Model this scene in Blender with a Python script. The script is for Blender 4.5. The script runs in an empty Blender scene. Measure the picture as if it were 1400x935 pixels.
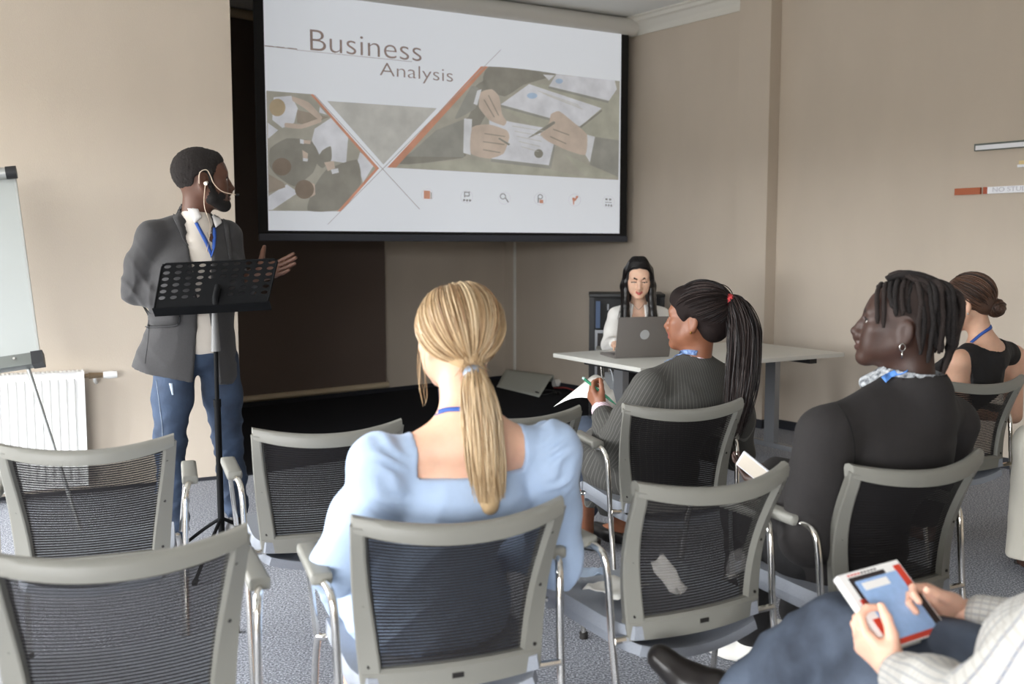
import bpy, bmesh, math, random
import numpy as np
from mathutils import Matrix, Vector

# ------------------------------------------------------------------ camera, daylight, exposure
scene = bpy.context.scene
COL = scene.collection
CAM_H, PITCH, FPX = 1.38, math.radians(5.4), 1361.0
cam_data = bpy.data.cameras.new('camera')
cam_data.sensor_width = 36.0
cam_data.lens = 36.0 * FPX / 1400.0
cam_data.dof.use_dof = True
cam_data.dof.focus_distance = 4.1
cam_data.dof.aperture_fstop = 3.2
cam = bpy.data.objects.new('camera', cam_data)
COL.objects.link(cam)
cam.location = (0, 0, CAM_H)
cam.rotation_euler = (math.radians(90) - PITCH, 0, 0)
scene.camera = cam

world = bpy.data.worlds.new('overcast_sky')
scene.world = world
world.use_nodes = True
bg = world.node_tree.nodes['Background']
# bright overcast sky above the horizon, darker ground below it
wn, wl = world.node_tree.nodes, world.node_tree.links
w_tc = wn.new('ShaderNodeTexCoord'); w_sep = wn.new('ShaderNodeSeparateXYZ'); w_rp = wn.new('ShaderNodeValToRGB')
wl.new(w_tc.outputs['Generated'], w_sep.inputs[0]); wl.new(w_sep.outputs['Z'], w_rp.inputs[0])
w_rp.color_ramp.elements[0].position = 0.0; w_rp.color_ramp.elements[0].color = (0.20, 0.19, 0.17, 1)
w_rp.color_ramp.elements[1].position = 0.03; w_rp.color_ramp.elements[1].color = (0.96, 0.98, 1.0, 1)
wl.new(w_rp.outputs[0], bg.inputs[0])
bg.inputs[1].default_value = 25.0

def portal(loc, rot, sx, sy):
    l = bpy.data.lights.new('window_portal', 'AREA')
    l.shape = 'RECTANGLE'; l.size = sx; l.size_y = sy
    l.cycles.is_portal = True
    o = bpy.data.objects.new('window_portal', l)
    COL.objects.link(o); o.location = loc; o.rotation_euler = rot
    return o

scene.view_settings.view_transform = 'Standard'
scene.view_settings.look = 'None'
scene.view_settings.gamma = 1.0
scene.view_settings.exposure = 0.2
scene.view_settings.use_curve_mapping = False

# ------------------------------------------------------------------ helpers
def ray(x, y):
    u = (x - 700) / FPX; v = (467.5 - y) / FPX
    return np.array([u, math.cos(PITCH) + v * math.sin(PITCH), -math.sin(PITCH) + v * math.cos(PITCH)])
def at(x, y, Y):
    """world point seen in direction (x, y), at ground distance Y"""
    d = ray(x, y); t = Y / d[1]
    return np.array([d[0] * t, Y, CAM_H + d[2] * t])
def atz(x, y, z):
    d = ray(x, y); t = (z - CAM_H) / d[2]
    return np.array([d[0] * t, d[1] * t, z])
V = lambda *a: np.array(a, dtype=float)
def unit(v):
    v = np.asarray(v, float); return v / (np.linalg.norm(v) + 1e-12)
def rotz(a):
    c, s = math.cos(a), math.sin(a)
    return np.array([[c, -s, 0], [s, c, 0], [0, 0, 1.0]])
def frame(fwd, up=(0, 0, 1)):
    """columns: right, forward, up"""
    f = unit(fwd); r = unit(np.cross(f, up)); u = np.cross(r, f)
    return np.stack([r, f, u], 1)

def lin(c):
    return tuple(((v / 255) / 12.92 if v / 255 <= 0.04045 else ((v / 255 + 0.055) / 1.055) ** 2.4) for v in c)

MATS = {}
def mat(name, rgb, rough=0.6, metal=0.0, var=0.0, vscale=8.0, bump=0.0, bscale=60.0, stretch=(1, 1, 1), spec=None,
        sheen=0.0, sss=0.0, rgb2=None, emit=0.0, coat=0.0, alpha=None):
    if name in MATS: return MATS[name]
    m = bpy.data.materials.new(name); m.use_nodes = True
    nt = m.node_tree; N = nt.nodes; L = nt.links
    b = N['Principled BSDF']
    c = lin(rgb)
    b.inputs['Base Color'].default_value = (*c, 1)
    b.inputs['Roughness'].default_value = rough
    b.inputs['Metallic'].default_value = metal
    if spec is not None: b.inputs['Specular IOR Level'].default_value = spec
    if sheen: b.inputs['Sheen Weight'].default_value = sheen; b.inputs['Sheen Roughness'].default_value = 0.5
    if coat: b.inputs['Coat Weight'].default_value = coat
    if sss:
        b.inputs['Subsurface Weight'].default_value = sss
        b.inputs['Subsurface Radius'].default_value = (0.012, 0.005, 0.003)
        b.inputs['Subsurface Scale'].default_value = 1.0
    if emit:
        b.inputs['Emission Color'].default_value = (*c, 1); b.inputs['Emission Strength'].default_value = emit
    if alpha is not None: b.inputs['Alpha'].default_value = alpha
    if var or bump or rgb2:
        tc = N.new('ShaderNodeTexCoord'); mp = N.new('ShaderNodeMapping')
        mp.inputs['Scale'].default_value = stretch
        L.new(tc.outputs['Object'], mp.inputs[0])
    if var or rgb2:
        nz = N.new('ShaderNodeTexNoise'); nz.inputs['Scale'].default_value = vscale; nz.inputs['Detail'].default_value = 4
        L.new(mp.outputs[0], nz.inputs['Vector'])
        rp = N.new('ShaderNodeValToRGB')
        c2 = lin(rgb2) if rgb2 else None
        lo = tuple(x * (1 - var) for x in c); hi = c2 if c2 else tuple(min(1, x * (1 + var)) for x in c)
        rp.color_ramp.elements[0].position = 0.32; rp.color_ramp.elements[1].position = 0.68
        rp.color_ramp.elements[0].color = (*lo, 1); rp.color_ramp.elements[1].color = (*hi, 1)
        L.new(nz.outputs['Fac'], rp.inputs[0]); L.new(rp.outputs[0], b.inputs['Base Color'])
        if emit: L.new(rp.outputs[0], b.inputs['Emission Color'])
    if bump:
        n2 = N.new('ShaderNodeTexNoise'); n2.inputs['Scale'].default_value = bscale; n2.inputs['Detail'].default_value = 3
        L.new(mp.outputs[0], n2.inputs['Vector'])
        bp = N.new('ShaderNodeBump'); bp.inputs['Distance'].default_value = bump; bp.inputs['Strength'].default_value = 1.0
        L.new(n2.outputs['Fac'], bp.inputs['Height']); L.new(bp.outputs[0], b.inputs['Normal'])
    MATS[name] = m
    return m

def thing(name, label, cat, loc=(0, 0, 0), group=None, rz=0.0):
    o = bpy.data.objects.new(name, None); COL.objects.link(o)
    o.location = tuple(float(v) for v in loc); o.rotation_euler = (0, 0, rz); o.empty_display_size = 0.1
    o['label'] = label; o['category'] = cat
    if group: o['group'] = group
    return o
def tag(o, label, cat, group=None):
    o['label'] = label; o['category'] = cat
    if group: o['group'] = group
    return o
def mesh_obj(name, verts, faces, mats, parent=None, mi=None, smooth=False, base=None, loc=None):
    """one mesh object; verts in world space unless parent/base shifts them"""
    me = bpy.data.meshes.new(name)
    v = np.asarray(verts, float)
    if base is not None: v = v - np.asarray(base, float)
    me.from_pydata(v.tolist(), [], [tuple(int(i) for i in f) for f in faces])
    if not isinstance(mats, (list, tuple)): mats = [mats]
    for m in mats: me.materials.append(m)
    if mi is not None: me.polygons.foreach_set('material_index', np.asarray(mi, np.int32))
    if smooth: me.polygons.foreach_set('use_smooth', np.ones(len(me.polygons), bool))
    me.update()
    o = bpy.data.objects.new(name, me); COL.objects.link(o)
    if parent is not None: o.parent = parent
    if loc is not None: o.location = loc
    return o
def struct(o):
    o['kind'] = 'structure'; return o

class MB:
    """collects simple solids into one mesh"""
    def __init__(s): s.v = []; s.f = []; s.mi = []; s.m = 0
    def add(s, v, f, mi=None):
        o = len(s.v); s.v += [tuple(map(float, p)) for p in v]; s.f += [tuple(i + o for i in q) for q in f]
        s.mi += ([s.m] * len(f) if mi is None else mi)
        return s
    def box(s, lo, hi, R=None, c=None, bev=0.0):
        lo = np.asarray(lo, float); hi = np.asarray(hi, float)
        if bev <= 0:
            v = [(x, y, z) for x in (lo[0], hi[0]) for y in (lo[1], hi[1]) for z in (lo[2], hi[2])]
            f = [(0, 1, 3, 2), (4, 6, 7, 5), (0, 4, 5, 1), (2, 3, 7, 6), (0, 2, 6, 4), (1, 5, 7, 3)]
        else:
            bm = bmesh.new(); bmesh.ops.create_cube(bm, size=1)
            for q in bm.verts: q.co = Vector(((lo + hi) / 2 + np.array(q.co) * (hi - lo)))
            bmesh.ops.bevel(bm, geom=bm.edges[:], offset=bev, segments=2, profile=0.6, affect='EDGES')
            bm.verts.index_update(); v = [tuple(q.co) for q in bm.verts]; f = [tuple(q.index for q in p.verts) for p in bm.faces]; bm.free()
        v = np.array(v)
        if R is not None: v = v @ np.asarray(R).T
        if c is not None: v = v + np.asarray(c)
        return s.add(v, f)
    def tube(s, pts, r, n=10, cap=True, smooth=0, sq=None):
        P = np.asarray(pts, float)
        if smooth: P = catmull(P, smooth)
        r = np.full(len(P), r, float) if np.isscalar(r) else np.interp(np.linspace(0, 1, len(P)), np.linspace(0, 1, len(r)), r)
        T = np.gradient(P, axis=0); T /= np.linalg.norm(T, axis=1)[:, None] + 1e-12
        a = np.array([0, 0, 1.0]) if abs(T[0][2]) < 0.9 else np.array([1.0, 0, 0])
        u = unit(np.cross(T[0], a)); V_ = []
        for i in range(len(P)):
            u = unit(u - T[i] * np.dot(u, T[i])); w = np.cross(T[i], u)
            for k in range(n):
                t = 2 * math.pi * k / n
                fl = (1, 1) if sq is None else sq
                V_.append(P[i] + r[i] * (fl[0] * math.cos(t) * u + fl[1] * math.sin(t) * w))
        f = [(i * n + k, i * n + (k + 1) % n, (i + 1) * n + (k + 1) % n, (i + 1) * n + k) for i in range(len(P) - 1) for k in range(n)]
        if cap: f += [tuple(range(n - 1, -1, -1)), tuple(range((len(P) - 1) * n, len(P) * n))]
        return s.add(V_, f)
    def grid(s, G, close=False):
        G = np.asarray(G, float); a, b = G.shape[:2]
        f = [(i * b + j, i * b + (j + 1) % b, (i + 1) * b + (j + 1) % b, (i + 1) * b + j) for i in range(a - 1) for j in range(b if close else b - 1)]
        return s.add(G.reshape(-1, 3), f)
    def sheet(s, G, th, nrm=None):
        """a grid of points given thickness th along its normals"""
        G = np.asarray(G, float); a, b = G.shape[:2]
        if nrm is None:
            du = np.gradient(G, axis=0); dv = np.gradient(G, axis=1); nn = np.cross(du, dv); nn /= np.linalg.norm(nn, axis=2)[..., None] + 1e-12
        else: nn = np.broadcast_to(np.asarray(nrm, float), G.shape)
        A = G + nn * th / 2; B = G - nn * th / 2
        o = a * b; ix = lambda i, j: i * b + j
        f = []
        for i in range(a - 1):
            for j in range(b - 1):
                f.append((ix(i, j), ix(i + 1, j), ix(i + 1, j + 1), ix(i, j + 1))); f.append((o + ix(i, j), o + ix(i, j + 1), o + ix(i + 1, j + 1), o + ix(i + 1, j)))
        for i in range(a - 1):
            f.append((ix(i, 0), o + ix(i, 0), o + ix(i + 1, 0), ix(i + 1, 0))); f.append((ix(i, b - 1), ix(i + 1, b - 1), o + ix(i + 1, b - 1), o + ix(i, b - 1)))
        for j in range(b - 1):
            f.append((ix(0, j), ix(0, j + 1), o + ix(0, j + 1), o + ix(0, j))); f.append((ix(a - 1, j), o + ix(a - 1, j), o + ix(a - 1, j + 1), ix(a - 1, j + 1)))
        return s.add(np.concatenate([A.reshape(-1, 3), B.reshape(-1, 3)]), f)
    def prism(s, poly, th, O, U, W):
        """flat outline (u, w pairs) on plane O,U,W, thickness th along U x W"""
        O = np.asarray(O, float); n = np.cross(U, W); k = len(poly)
        a = [O + p[0] * np.asarray(U) + p[1] * np.asarray(W) for p in poly]
        v = [p + n * th for p in a] + a
        f = [tuple(range(k)), tuple(range(2 * k - 1, k - 1, -1))] + [(k + i, k + (i + 1) % k, (i + 1) % k, i) for i in range(k)]
        return s.add(v, f)
    def build(s, name, mats, parent=None, smooth=False, base=None):
        o = mesh_obj(name, s.v, s.f, mats, parent, s.mi, smooth, base)
        return o

def catmull(P, n):
    P = np.asarray(P, float)
    Q = np.vstack([2 * P[0] - P[1], P, 2 * P[-1] - P[-2]])
    out = []
    for i in range(1, len(Q) - 2):
        for t in np.linspace(0, 1, n, endpoint=False):
            a, b, c, d = Q[i - 1], Q[i], Q[i + 1], Q[i + 2]
            out.append(0.5 * (2 * b + (c - a) * t + (2 * a - 5 * b + 4 * c - d) * t * t + (3 * b - a - 3 * c + d) * t ** 3))
    out.append(P[-1])
    return np.array(out)

def auto_smooth(o, ang=40):
    me = o.data
    me.polygons.foreach_set('use_smooth', np.ones(len(me.polygons), bool))
    try: me.set_sharp_from_angle(angle=math.radians(ang))
    except Exception: pass
    return o

# ------------------------------------------------------------------ sculpting with distance fields (surface nets)
def smin(a, b, k):
    if k <= 0: return np.minimum(a, b)
    h = np.maximum(k - np.abs(a - b), 0) / k
    return np.minimum(a, b) - h * h * k * 0.25

class Sculpt:
    def __init__(s, lo, hi, h):
        s.lo = np.asarray(lo, float); s.h = h
        s.n = np.maximum(4, np.ceil((np.asarray(hi, float) - s.lo) / h).astype(int) + 1)
        s.d = np.full(s.n, 0.4, np.float32); s.m = np.zeros(s.n, np.int8)
        s.R = np.eye(3); s.t = np.zeros(3)
    def use(s, R=None, t=None):
        s.R = np.eye(3) if R is None else np.asarray(R, float); s.t = np.zeros(3) if t is None else np.asarray(t, float); return s
    def w(s, p): return s.R @ np.asarray(p, float) + s.t
    def _blk(s, lo, hi, pad):
        i0 = np.clip(np.floor((lo - pad - s.lo) / s.h).astype(int), 0, s.n); i1 = np.clip(np.ceil((hi + pad - s.lo) / s.h).astype(int) + 1, 0, s.n)
        if np.any(i1 <= i0): return None, None
        ax = [(s.lo[a] + s.h * np.arange(i0[a], i1[a])).astype(np.float32) for a in range(3)]
        X, Y, Z = np.meshgrid(*ax, indexing='ij')
        return tuple(slice(i0[a], i1[a]) for a in range(3)), (X, Y, Z)
    def _put(s, sl, d, k, m, op):
        o = s.d[sl]; d = d.astype(np.float32)
        if op == 'add':
            if m is not None: s.m[sl] = np.where(d < o, m, s.m[sl])
            s.d[sl] = smin(o, d, k)
        elif op == 'sub': s.d[sl] = -smin(-o, d, k)
        elif op == 'paint': s.m[sl] = np.where((d < 0), m, s.m[sl])
        return s
    def cone(s, a, b, ra, rb, k=0.02, m=0, op='add', flat=None, fr=1.0):
        """tapered capsule; flat = direction stretched by fr"""
        a = s.w(a); b = s.w(b); R = max(ra, rb) * max(1, fr)
        sl, G = s._blk(np.minimum(a, b) - R, np.maximum(a, b) + R, k + 2.5 * s.h + 0.015)
        if sl is None: return s
        X, Y, Z = (G[i] - np.float32(a[i]) for i in range(3)); ba = (b - a)
        if flat is not None:
            f = unit(s.R @ np.asarray(flat, float)); g = (1 / fr - 1)
            q = X * f[0] + Y * f[1] + Z * f[2]
            X = X + g * q * f[0]; Y = Y + g * q * f[1]; Z = Z + g * q * f[2]
            ba = ba + g * np.dot(ba, f) * f
        L2 = float(ba @ ba) + 1e-9
        t = np.clip((X * ba[0] + Y * ba[1] + Z * ba[2]) / L2, 0, 1)
        d = np.sqrt((X - t * ba[0]) ** 2 + (Y - t * ba[1]) ** 2 + (Z - t * ba[2]) ** 2) - (ra + (rb - ra) * t)
        return s._put(sl, d, k, m, op)
    def chain(s, pts, rad, k=0.02, m=0, op='add', flat=None, fr=1.0):
        for i in range(len(pts) - 1): s.cone(pts[i], pts[i + 1], rad[i], rad[i + 1], k, m, op, flat, fr)
        return s
    def ell(s, c, r, k=0.02, m=0, op='add', R=None):
        c = s.w(c); r = np.asarray(r, float); M = s.R if R is None else s.R @ np.asarray(R, float)
        e = np.abs(M) @ r
        sl, G = s._blk(c - e, c + e, k + 2.5 * s.h + 0.015)
        if sl is None: return s
        X, Y, Z = (G[i] - np.float32(c[i]) for i in range(3))
        q = [X * M[0, i] + Y * M[1, i] + Z * M[2, i] for i in range(3)]
        k0 = np.sqrt(sum((q[i] / r[i]) ** 2 for i in range(3))); k1 = np.sqrt(sum((q[i] / r[i] ** 2) ** 2 for i in range(3))) + 1e-6
        return s._put(sl, k0 * (k0 - 1) / k1, k, m, op)
    def box(s, c, hs, rd=0.005, k=0.01, m=0, op='add', R=None):
        c = s.w(c); hs = np.asarray(hs, float); M = s.R if R is None else s.R @ np.asarray(R, float)
        e = np.abs(M) @ hs
        sl, G = s._blk(c - e, c + e, k + 2.5 * s.h + 0.015)
        if sl is None: return s
        X, Y, Z = (G[i] - np.float32(c[i]) for i in range(3))
        q = [np.abs(X * M[0, i] + Y * M[1, i] + Z * M[2, i]) - (hs[i] - rd) for i in range(3)]
        d = np.sqrt(sum(np.maximum(v, 0) ** 2 for v in q)) + np.minimum(np.maximum(np.maximum(q[0], q[1]), q[2]), 0) - rd
        return s._put(sl, d, k, m, op)
    def cut(s, p, n, k=0.0):
        """remove everything on the side n points to"""
        p = s.w(p); n = s.R @ unit(n)
        sl, G = s._blk(s.lo, s.lo + s.n * s.h, 0)
        d = sum((G[i] - np.float32(p[i])) * np.float32(n[i]) for i in range(3))
        s.d = -smin(-s.d, -d.astype(np.float32), k); return s
    def disp(s, fn):
        sl, G = s._blk(s.lo, s.lo + s.n * s.h, 0)
        msk = np.abs(s.d) < 0.06
        s.d[msk] += fn(G[0][msk], G[1][msk], G[2][msk]).astype(np.float32); return s
    def mesh(s):
        d = s.d.copy(); d[0] = d[-1] = 0.1; d[:, 0] = d[:, -1] = 0.1; d[:, :, 0] = d[:, :, -1] = 0.1
        ins = d < 0; c = np.zeros(s.n - 1, np.int8)
        for i in (0, 1):
            for j in (0, 1):
                for k in (0, 1): c += ins[i:s.n[0] - 1 + i, j:s.n[1] - 1 + j, k:s.n[2] - 1 + k]
        act = (c > 0) & (c < 8); I = np.argwhere(act)
        idx = np.full(s.n - 1, -1, np.int64); idx[act] = np.arange(len(I))
        acc = np.zeros((len(I), 3)); cnt = np.zeros(len(I))
        cor = [(i, j, k) for i in (0, 1) for j in (0, 1) for k in (0, 1)]
        val = {q: d[I[:, 0] + q[0], I[:, 1] + q[1], I[:, 2] + q[2]] for q in cor}
        for q in cor:
            for a in range(3):
                if q[a] == 0:
                    q2 = list(q); q2[a] = 1; q2 = tuple(q2)
                    d0, d1 = val[q], val[q2]; x = (d0 < 0) != (d1 < 0)
                    t = np.where(x, d0 / np.where(x, d0 - d1, 1), 0)
                    p = np.tile(np.array(q, float), (len(I), 1)); p[:, a] += t
                    acc[x] += p[x]; cnt[x] += 1
        Vv = (I + acc / np.maximum(cnt, 1)[:, None]) * s.h + s.lo
        F = []; Mi = []
        for a in range(3):
            b1, b2 = (a + 1) % 3, (a + 2) % 3
            s0 = [slice(None)] * 3; s1 = [slice(None)] * 3; s0[a] = slice(0, -1); s1[a] = slice(1, None)
            x = ins[tuple(s0)] != ins[tuple(s1)]; E = np.argwhere(x)
            E = E[(E[:, b1] > 0) & (E[:, b2] > 0) & (E[:, b1] < s.n[b1] - 1) & (E[:, b2] < s.n[b2] - 1)]
            def cell(o1, o2):
                Q = E.copy(); Q[:, b1] -= o1; Q[:, b2] -= o2; return idx[Q[:, 0], Q[:, 1], Q[:, 2]]
            q = np.stack([cell(1, 1), cell(0, 1), cell(0, 0), cell(1, 0)], 1)
            i0 = ins[E[:, 0], E[:, 1], E[:, 2]]
            q[~i0] = q[~i0][:, ::-1]
            E2 = E.copy(); E2[:, a] += 1
            m0 = s.m[E[:, 0], E[:, 1], E[:, 2]]; m1 = s.m[E2[:, 0], E2[:, 1], E2[:, 2]]
            F.append(q); Mi.append(np.where(i0, m0, m1))
        F = np.concatenate(F); Mi = np.concatenate(Mi); ok = (F >= 0).all(1)
        return Vv, F[ok], Mi[ok]

def relax(Vv, F, it=2, lam=0.5):
    e = np.concatenate([F[:, [0, 1]], F[:, [1, 2]], F[:, [2, 3]], F[:, [3, 0]]]); e = np.concatenate([e, e[:, ::-1]])
    deg = np.bincount(e[:, 0], minlength=len(Vv)).astype(float)[:, None] + 1e-9
    for i in range(it):
        for l in (lam, -lam * 1.04):
            a = np.stack([np.bincount(e[:, 0], weights=Vv[e[:, 1], k], minlength=len(Vv)) for k in range(3)], 1) / deg
            Vv = Vv + l * (a - Vv)
    return Vv

def sculpt_obj(name, parts, mats, parent, base, it=2):
    """parts: Sculpts (joined in one mesh)"""
    if isinstance(parts, Sculpt): parts = [parts]
    Vs, Fs, Ms, o = [], [], [], 0
    for p in parts:
        v, f, m = p.mesh()
        if len(v) == 0: continue
        v = relax(v, f, it)
        Vs.append(v); Fs.append(f + o); Ms.append(m); o += len(v)
    Vv = np.concatenate(Vs) - np.asarray(base, float); F = np.concatenate(Fs); M = np.concatenate(Ms)
    me = bpy.data.meshes.new(name)
    me.vertices.add(len(Vv)); me.vertices.foreach_set('co', Vv.astype(np.float32).ravel())
    me.loops.add(len(F) * 4); me.loops.foreach_set('vertex_index', F.astype(np.int32).ravel())
    me.polygons.add(len(F)); me.polygons.foreach_set('loop_start', (np.arange(len(F)) * 4).astype(np.int32))
    if not isinstance(mats, (list, tuple)): mats = [mats]
    for m_ in mats: me.materials.append(m_)
    me.polygons.foreach_set('material_index', np.minimum(M, len(mats) - 1).astype(np.int32))
    me.polygons.foreach_set('use_smooth', np.ones(len(F), bool))
    me.update(); me.validate()
    ob = bpy.data.objects.new(name, me); COL.objects.link(ob); ob.parent = parent
    return ob

def fold_fn(amp, freq, seed=0, dirs=None, n=5, warp=0.6):
    rg = np.random.RandomState(seed)
    D = [unit(np.asarray(d, float) + rg.normal(0, 0.35, 3)) for d in (dirs if dirs else rg.normal(0, 1, (n, 3)))]
    ph = rg.uniform(0, 6.28, (len(D), 3)); fr = freq * rg.uniform(0.6, 1.5, len(D)); W = rg.normal(0, 1, (len(D), 3))
    def fn(X, Y, Z):
        o = 0
        for d, p, f, w in zip(D, ph, fr, W):
            q = (X * d[0] + Y * d[1] + Z * d[2]) * f + p[0] + warp * np.sin((X * w[0] + Y * w[1] + Z * w[2]) * f * 0.5 + p[1]) * 2
            o = o + (1 - np.abs(np.sin(q))) ** 2
        return -amp * (o / math.sqrt(len(D)) - 0.5)
    return fn

def strands(name, paths, radius, mats, parent, base, seed=0, n=3):
    """thin tapered tubes, one per path; material picked per strand"""
    rg = np.random.RandomState(seed); vs, fs, mi, o = [], [], [], 0
    for P in paths:
        P = np.asarray(P, float); k = len(P)
        T = np.gradient(P, axis=0); T /= np.linalg.norm(T, axis=1)[:, None] + 1e-12
        a = rg.normal(0, 1, 3); u = np.cross(T, a); u /= np.linalg.norm(u, axis=1)[:, None] + 1e-12; w = np.cross(T, u)
        r = radius * rg.uniform(0.7, 1.3) * np.interp(np.linspace(0, 1, k), [0, 0.15, 0.75, 1], [0.6, 1, 1, 0.25])
        ring = np.stack([P + r[:, None] * (math.cos(6.2832 * j / n) * u + math.sin(6.2832 * j / n) * w) for j in range(n)], 1)
        vs.append(ring.reshape(-1, 3)); mm = rg.randint(len(mats)) if isinstance(mats, (list, tuple)) else 0
        ii = np.arange(k - 1)[:, None] * n; jj = np.arange(n)[None]
        q = np.stack([ii + jj, ii + (jj + 1) % n, ii + n + (jj + 1) % n, ii + n + jj], -1).reshape(-1, 4) + o
        fs.append(q); mi.append(np.full(len(q), mm)); o += k * n
    return mesh_obj(name, np.concatenate(vs), np.concatenate(fs), mats, parent, np.concatenate(mi), True, base)

def attach(o, parent):
    o.parent = parent; return o
# ------------------------------------------------------------------ the room
M_WALL = mat('wall_paint', (202, 190, 175), 0.85, var=0.03, vscale=3.0, bump=0.0006, bscale=260, stretch=(1, 1, 0.35))
M_CEIL = mat('ceiling_paint', (240, 242, 240), 0.9, bump=0.0004, bscale=120)
M_CROWN = mat('crown_paint', (226, 224, 216), 0.6)
M_BASE = mat('baseboard_dark', (34, 36, 44), 0.7)
M_BLIND = mat('dark_blind_fabric', (108, 94, 86), 0.9, var=0.08, vscale=200, bump=0.0003, bscale=500)
M_RAIL = mat('cream_metal', (205, 188, 160), 0.5)
CEIL = 3.36
RW0, RWD = V(2.1, 7.5, 0), V(-0.6, 0.8, 0)            # right wall: a point and its direction (towards the corner)
RWN = V(-0.8, -0.6, 0)                                 # its normal, into the room
NW0, NWD = V(-1.231, 9.433, 0), V(0.766, 0.643, 0)     # wall at the back of the niche
CORNER = RW0 + RWD * 3.628
LW1 = V(-1.636, 5.926, 0); LWD = V(0.899, 0.438, 0)    # left wall ends here, towards the niche
LW0 = LW1 - LWD * 2.9
NWN = V(0.643, -0.766, 0)
def meet(p, d, q, e):
    A = np.array([[d[0], -e[0]], [d[1], -e[1]]]); s = np.linalg.solve(A, (q - p)[:2]); return p + d * s[0]
NL = meet(NW0, NWD, LW1, V(-0.438, 0.899, 0))
R_END = RW0 - RWD * 6.2                                # right wall, off frame
XL, XR, YB = LW0[0], R_END[0], -4.2

def wall(name, a, b, z0=0.0, z1=CEIL, th=0.12, out=None, m=None, holes=()):
    """upright slab from a to b; out = direction away from the room; holes: (s0, s1, z0, z1) along it"""
    a = np.asarray(a, float); b = np.asarray(b, float); d = unit(b - a); L = np.linalg.norm(b - a)
    if out is None: out = V(d[1], -d[0], 0)
    R = np.stack([d, out, V(0, 0, 1)], 1); mb = MB()
    cuts = sorted({0.0, L} | {h[0] for h in holes} | {h[1] for h in holes})
    for s0, s1 in zip(cuts[:-1], cuts[1:]):
        hh = [h for h in holes if h[0] <= s0 + 1e-6 and h[1] >= s1 - 1e-6]
        if hh:
            mb.box((s0, 0, z0), (s1, th, hh[0][2]), R, a); mb.box((s0, 0, hh[0][3]), (s1, th, z1), R, a)
        else: mb.box((s0, 0, z0), (s1, th, z1), R, a)
    o = mb.build(name, m or M_WALL); struct(o); return o
wall('wall_left', LW0, LW1, out=V(-0.438, 0.899, 0))
wall('wall_niche_return', LW1 + V(-0.438, 0.899, 0) * 0.12, NL, out=V(-0.899, -0.438, 0))
wall('wall_niche', NL, CORNER, out=-NWN)
wall('wall_right', CORNER, R_END, out=-RWN)
wall('wall_far_right', V(XR, R_END[1], 0), V(XR, YB, 0), out=V(1, 0, 0))
WIN_S = (4.3, 6.6); WZ0, WZ1 = 0.30, 2.35; WB = (5.6, 3.9)   # low-silled windows on the left; one wide window behind
wall('wall_window_side', V(XL, YB, 0), V(XL, LW0[1], 0), out=V(-1, 0, 0), holes=tuple((q, q + 1.9, WZ0, WZ1) for q in WIN_S))
wall('wall_behind', V(XR, YB, 0), V(XL, YB, 0), out=V(0, -1, 0), holes=((WB[0], WB[0] + WB[1], WZ0, WZ1),))
for i, s in enumerate(WIN_S):
    portal((XL - 0.06, YB + s + 0.95, (WZ0 + WZ1) / 2), (0, math.radians(-90), 0), WZ1 - WZ0, 1.9)
    mb = MB()
    for u0, u1, z0, z1 in ((0, 1.9, WZ0, WZ0 + 0.06), (0, 1.9, WZ1 - 0.06, WZ1), (0, 0.06, WZ0 + 0.06, WZ1 - 0.06), (1.84, 1.9, WZ0 + 0.06, WZ1 - 0.06), (0.92, 0.98, WZ0 + 0.06, WZ1 - 0.06)):
        mb.box((XL - 0.09, YB + s + u0, z0), (XL - 0.03, YB + s + u1, z1))
    struct(mb.build('window_%d' % (i + 1), M_CROWN))
portal((XR - WB[0] - WB[1] / 2, YB - 0.06, (WZ0 + WZ1) / 2), (math.radians(-90), 0, math.radians(180)), WB[1], WZ1 - WZ0)
mb = MB()
for u0, u1, z0, z1 in ((0, WB[1], WZ0, WZ0 + 0.06), (0, WB[1], WZ1 - 0.06, WZ1)) + tuple((q, q + 0.06, WZ0 + 0.06, WZ1 - 0.06) for q in (0, 1.27, 2.55, WB[1] - 0.06)):
    mb.box((XR - WB[0] - u1, YB - 0.09, z0), (XR - WB[0] - u0, YB - 0.03, z1))
struct(mb.build('window_3', M_CROWN))

def poly_slab(name, pts, z0, z1, m):
    k = len(pts); v = [(p[0], p[1], z1) for p in pts] + [(p[0], p[1], z0) for p in pts]
    f = [tuple(range(k)), tuple(range(2 * k - 1, k - 1, -1))] + [(k + i, k + (i + 1) % k, (i + 1) % k, i) for i in range(k)]
    return struct(mesh_obj(name, v, f, m))
FOOT = [(XL - 0.12, YB - 0.12), (XR + 0.12, YB - 0.12), (XR + 0.12, R_END[1]), tuple((CORNER + V(0.1, 0.15, 0))[:2]), tuple((NL + V(-0.15, 0.1, 0))[:2]), tuple((LW0 + V(-0.12, 0.12, 0))[:2])]
# carpet: woven blue-grey tiles with pale flecks
mc = bpy.data.materials.new('carpet_blue_grey'); mc.use_nodes = True
nt = mc.node_tree; N = nt.nodes; L = nt.links; b = N['Principled BSDF']; b.inputs['Roughness'].default_value = 0.95
b.inputs['Specular IOR Level'].default_value = 0.15
tc = N.new('ShaderNodeTexCoord')
n1 = N.new('ShaderNodeTexNoise'); n1.inputs['Scale'].default_value = 130; n1.inputs['Detail'].default_value = 6; n1.inputs['Roughness'].default_value = 0.8
L.new(tc.outputs['Object'], n1.inputs['Vector'])
rp = N.new('ShaderNodeValToRGB'); e = rp.color_ramp.elements
e[0].position = 0.40; e[0].color = (*lin((92, 94, 102)), 1); e[1].position = 0.62; e[1].color = (*lin((225, 230, 240)), 1)
x = e.new(0.5); x.color = (*lin((142, 145, 153)), 1)
L.new(n1.outputs['Fac'], rp.inputs[0]); L.new(rp.outputs[0], b.inputs['Base Color'])
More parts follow.
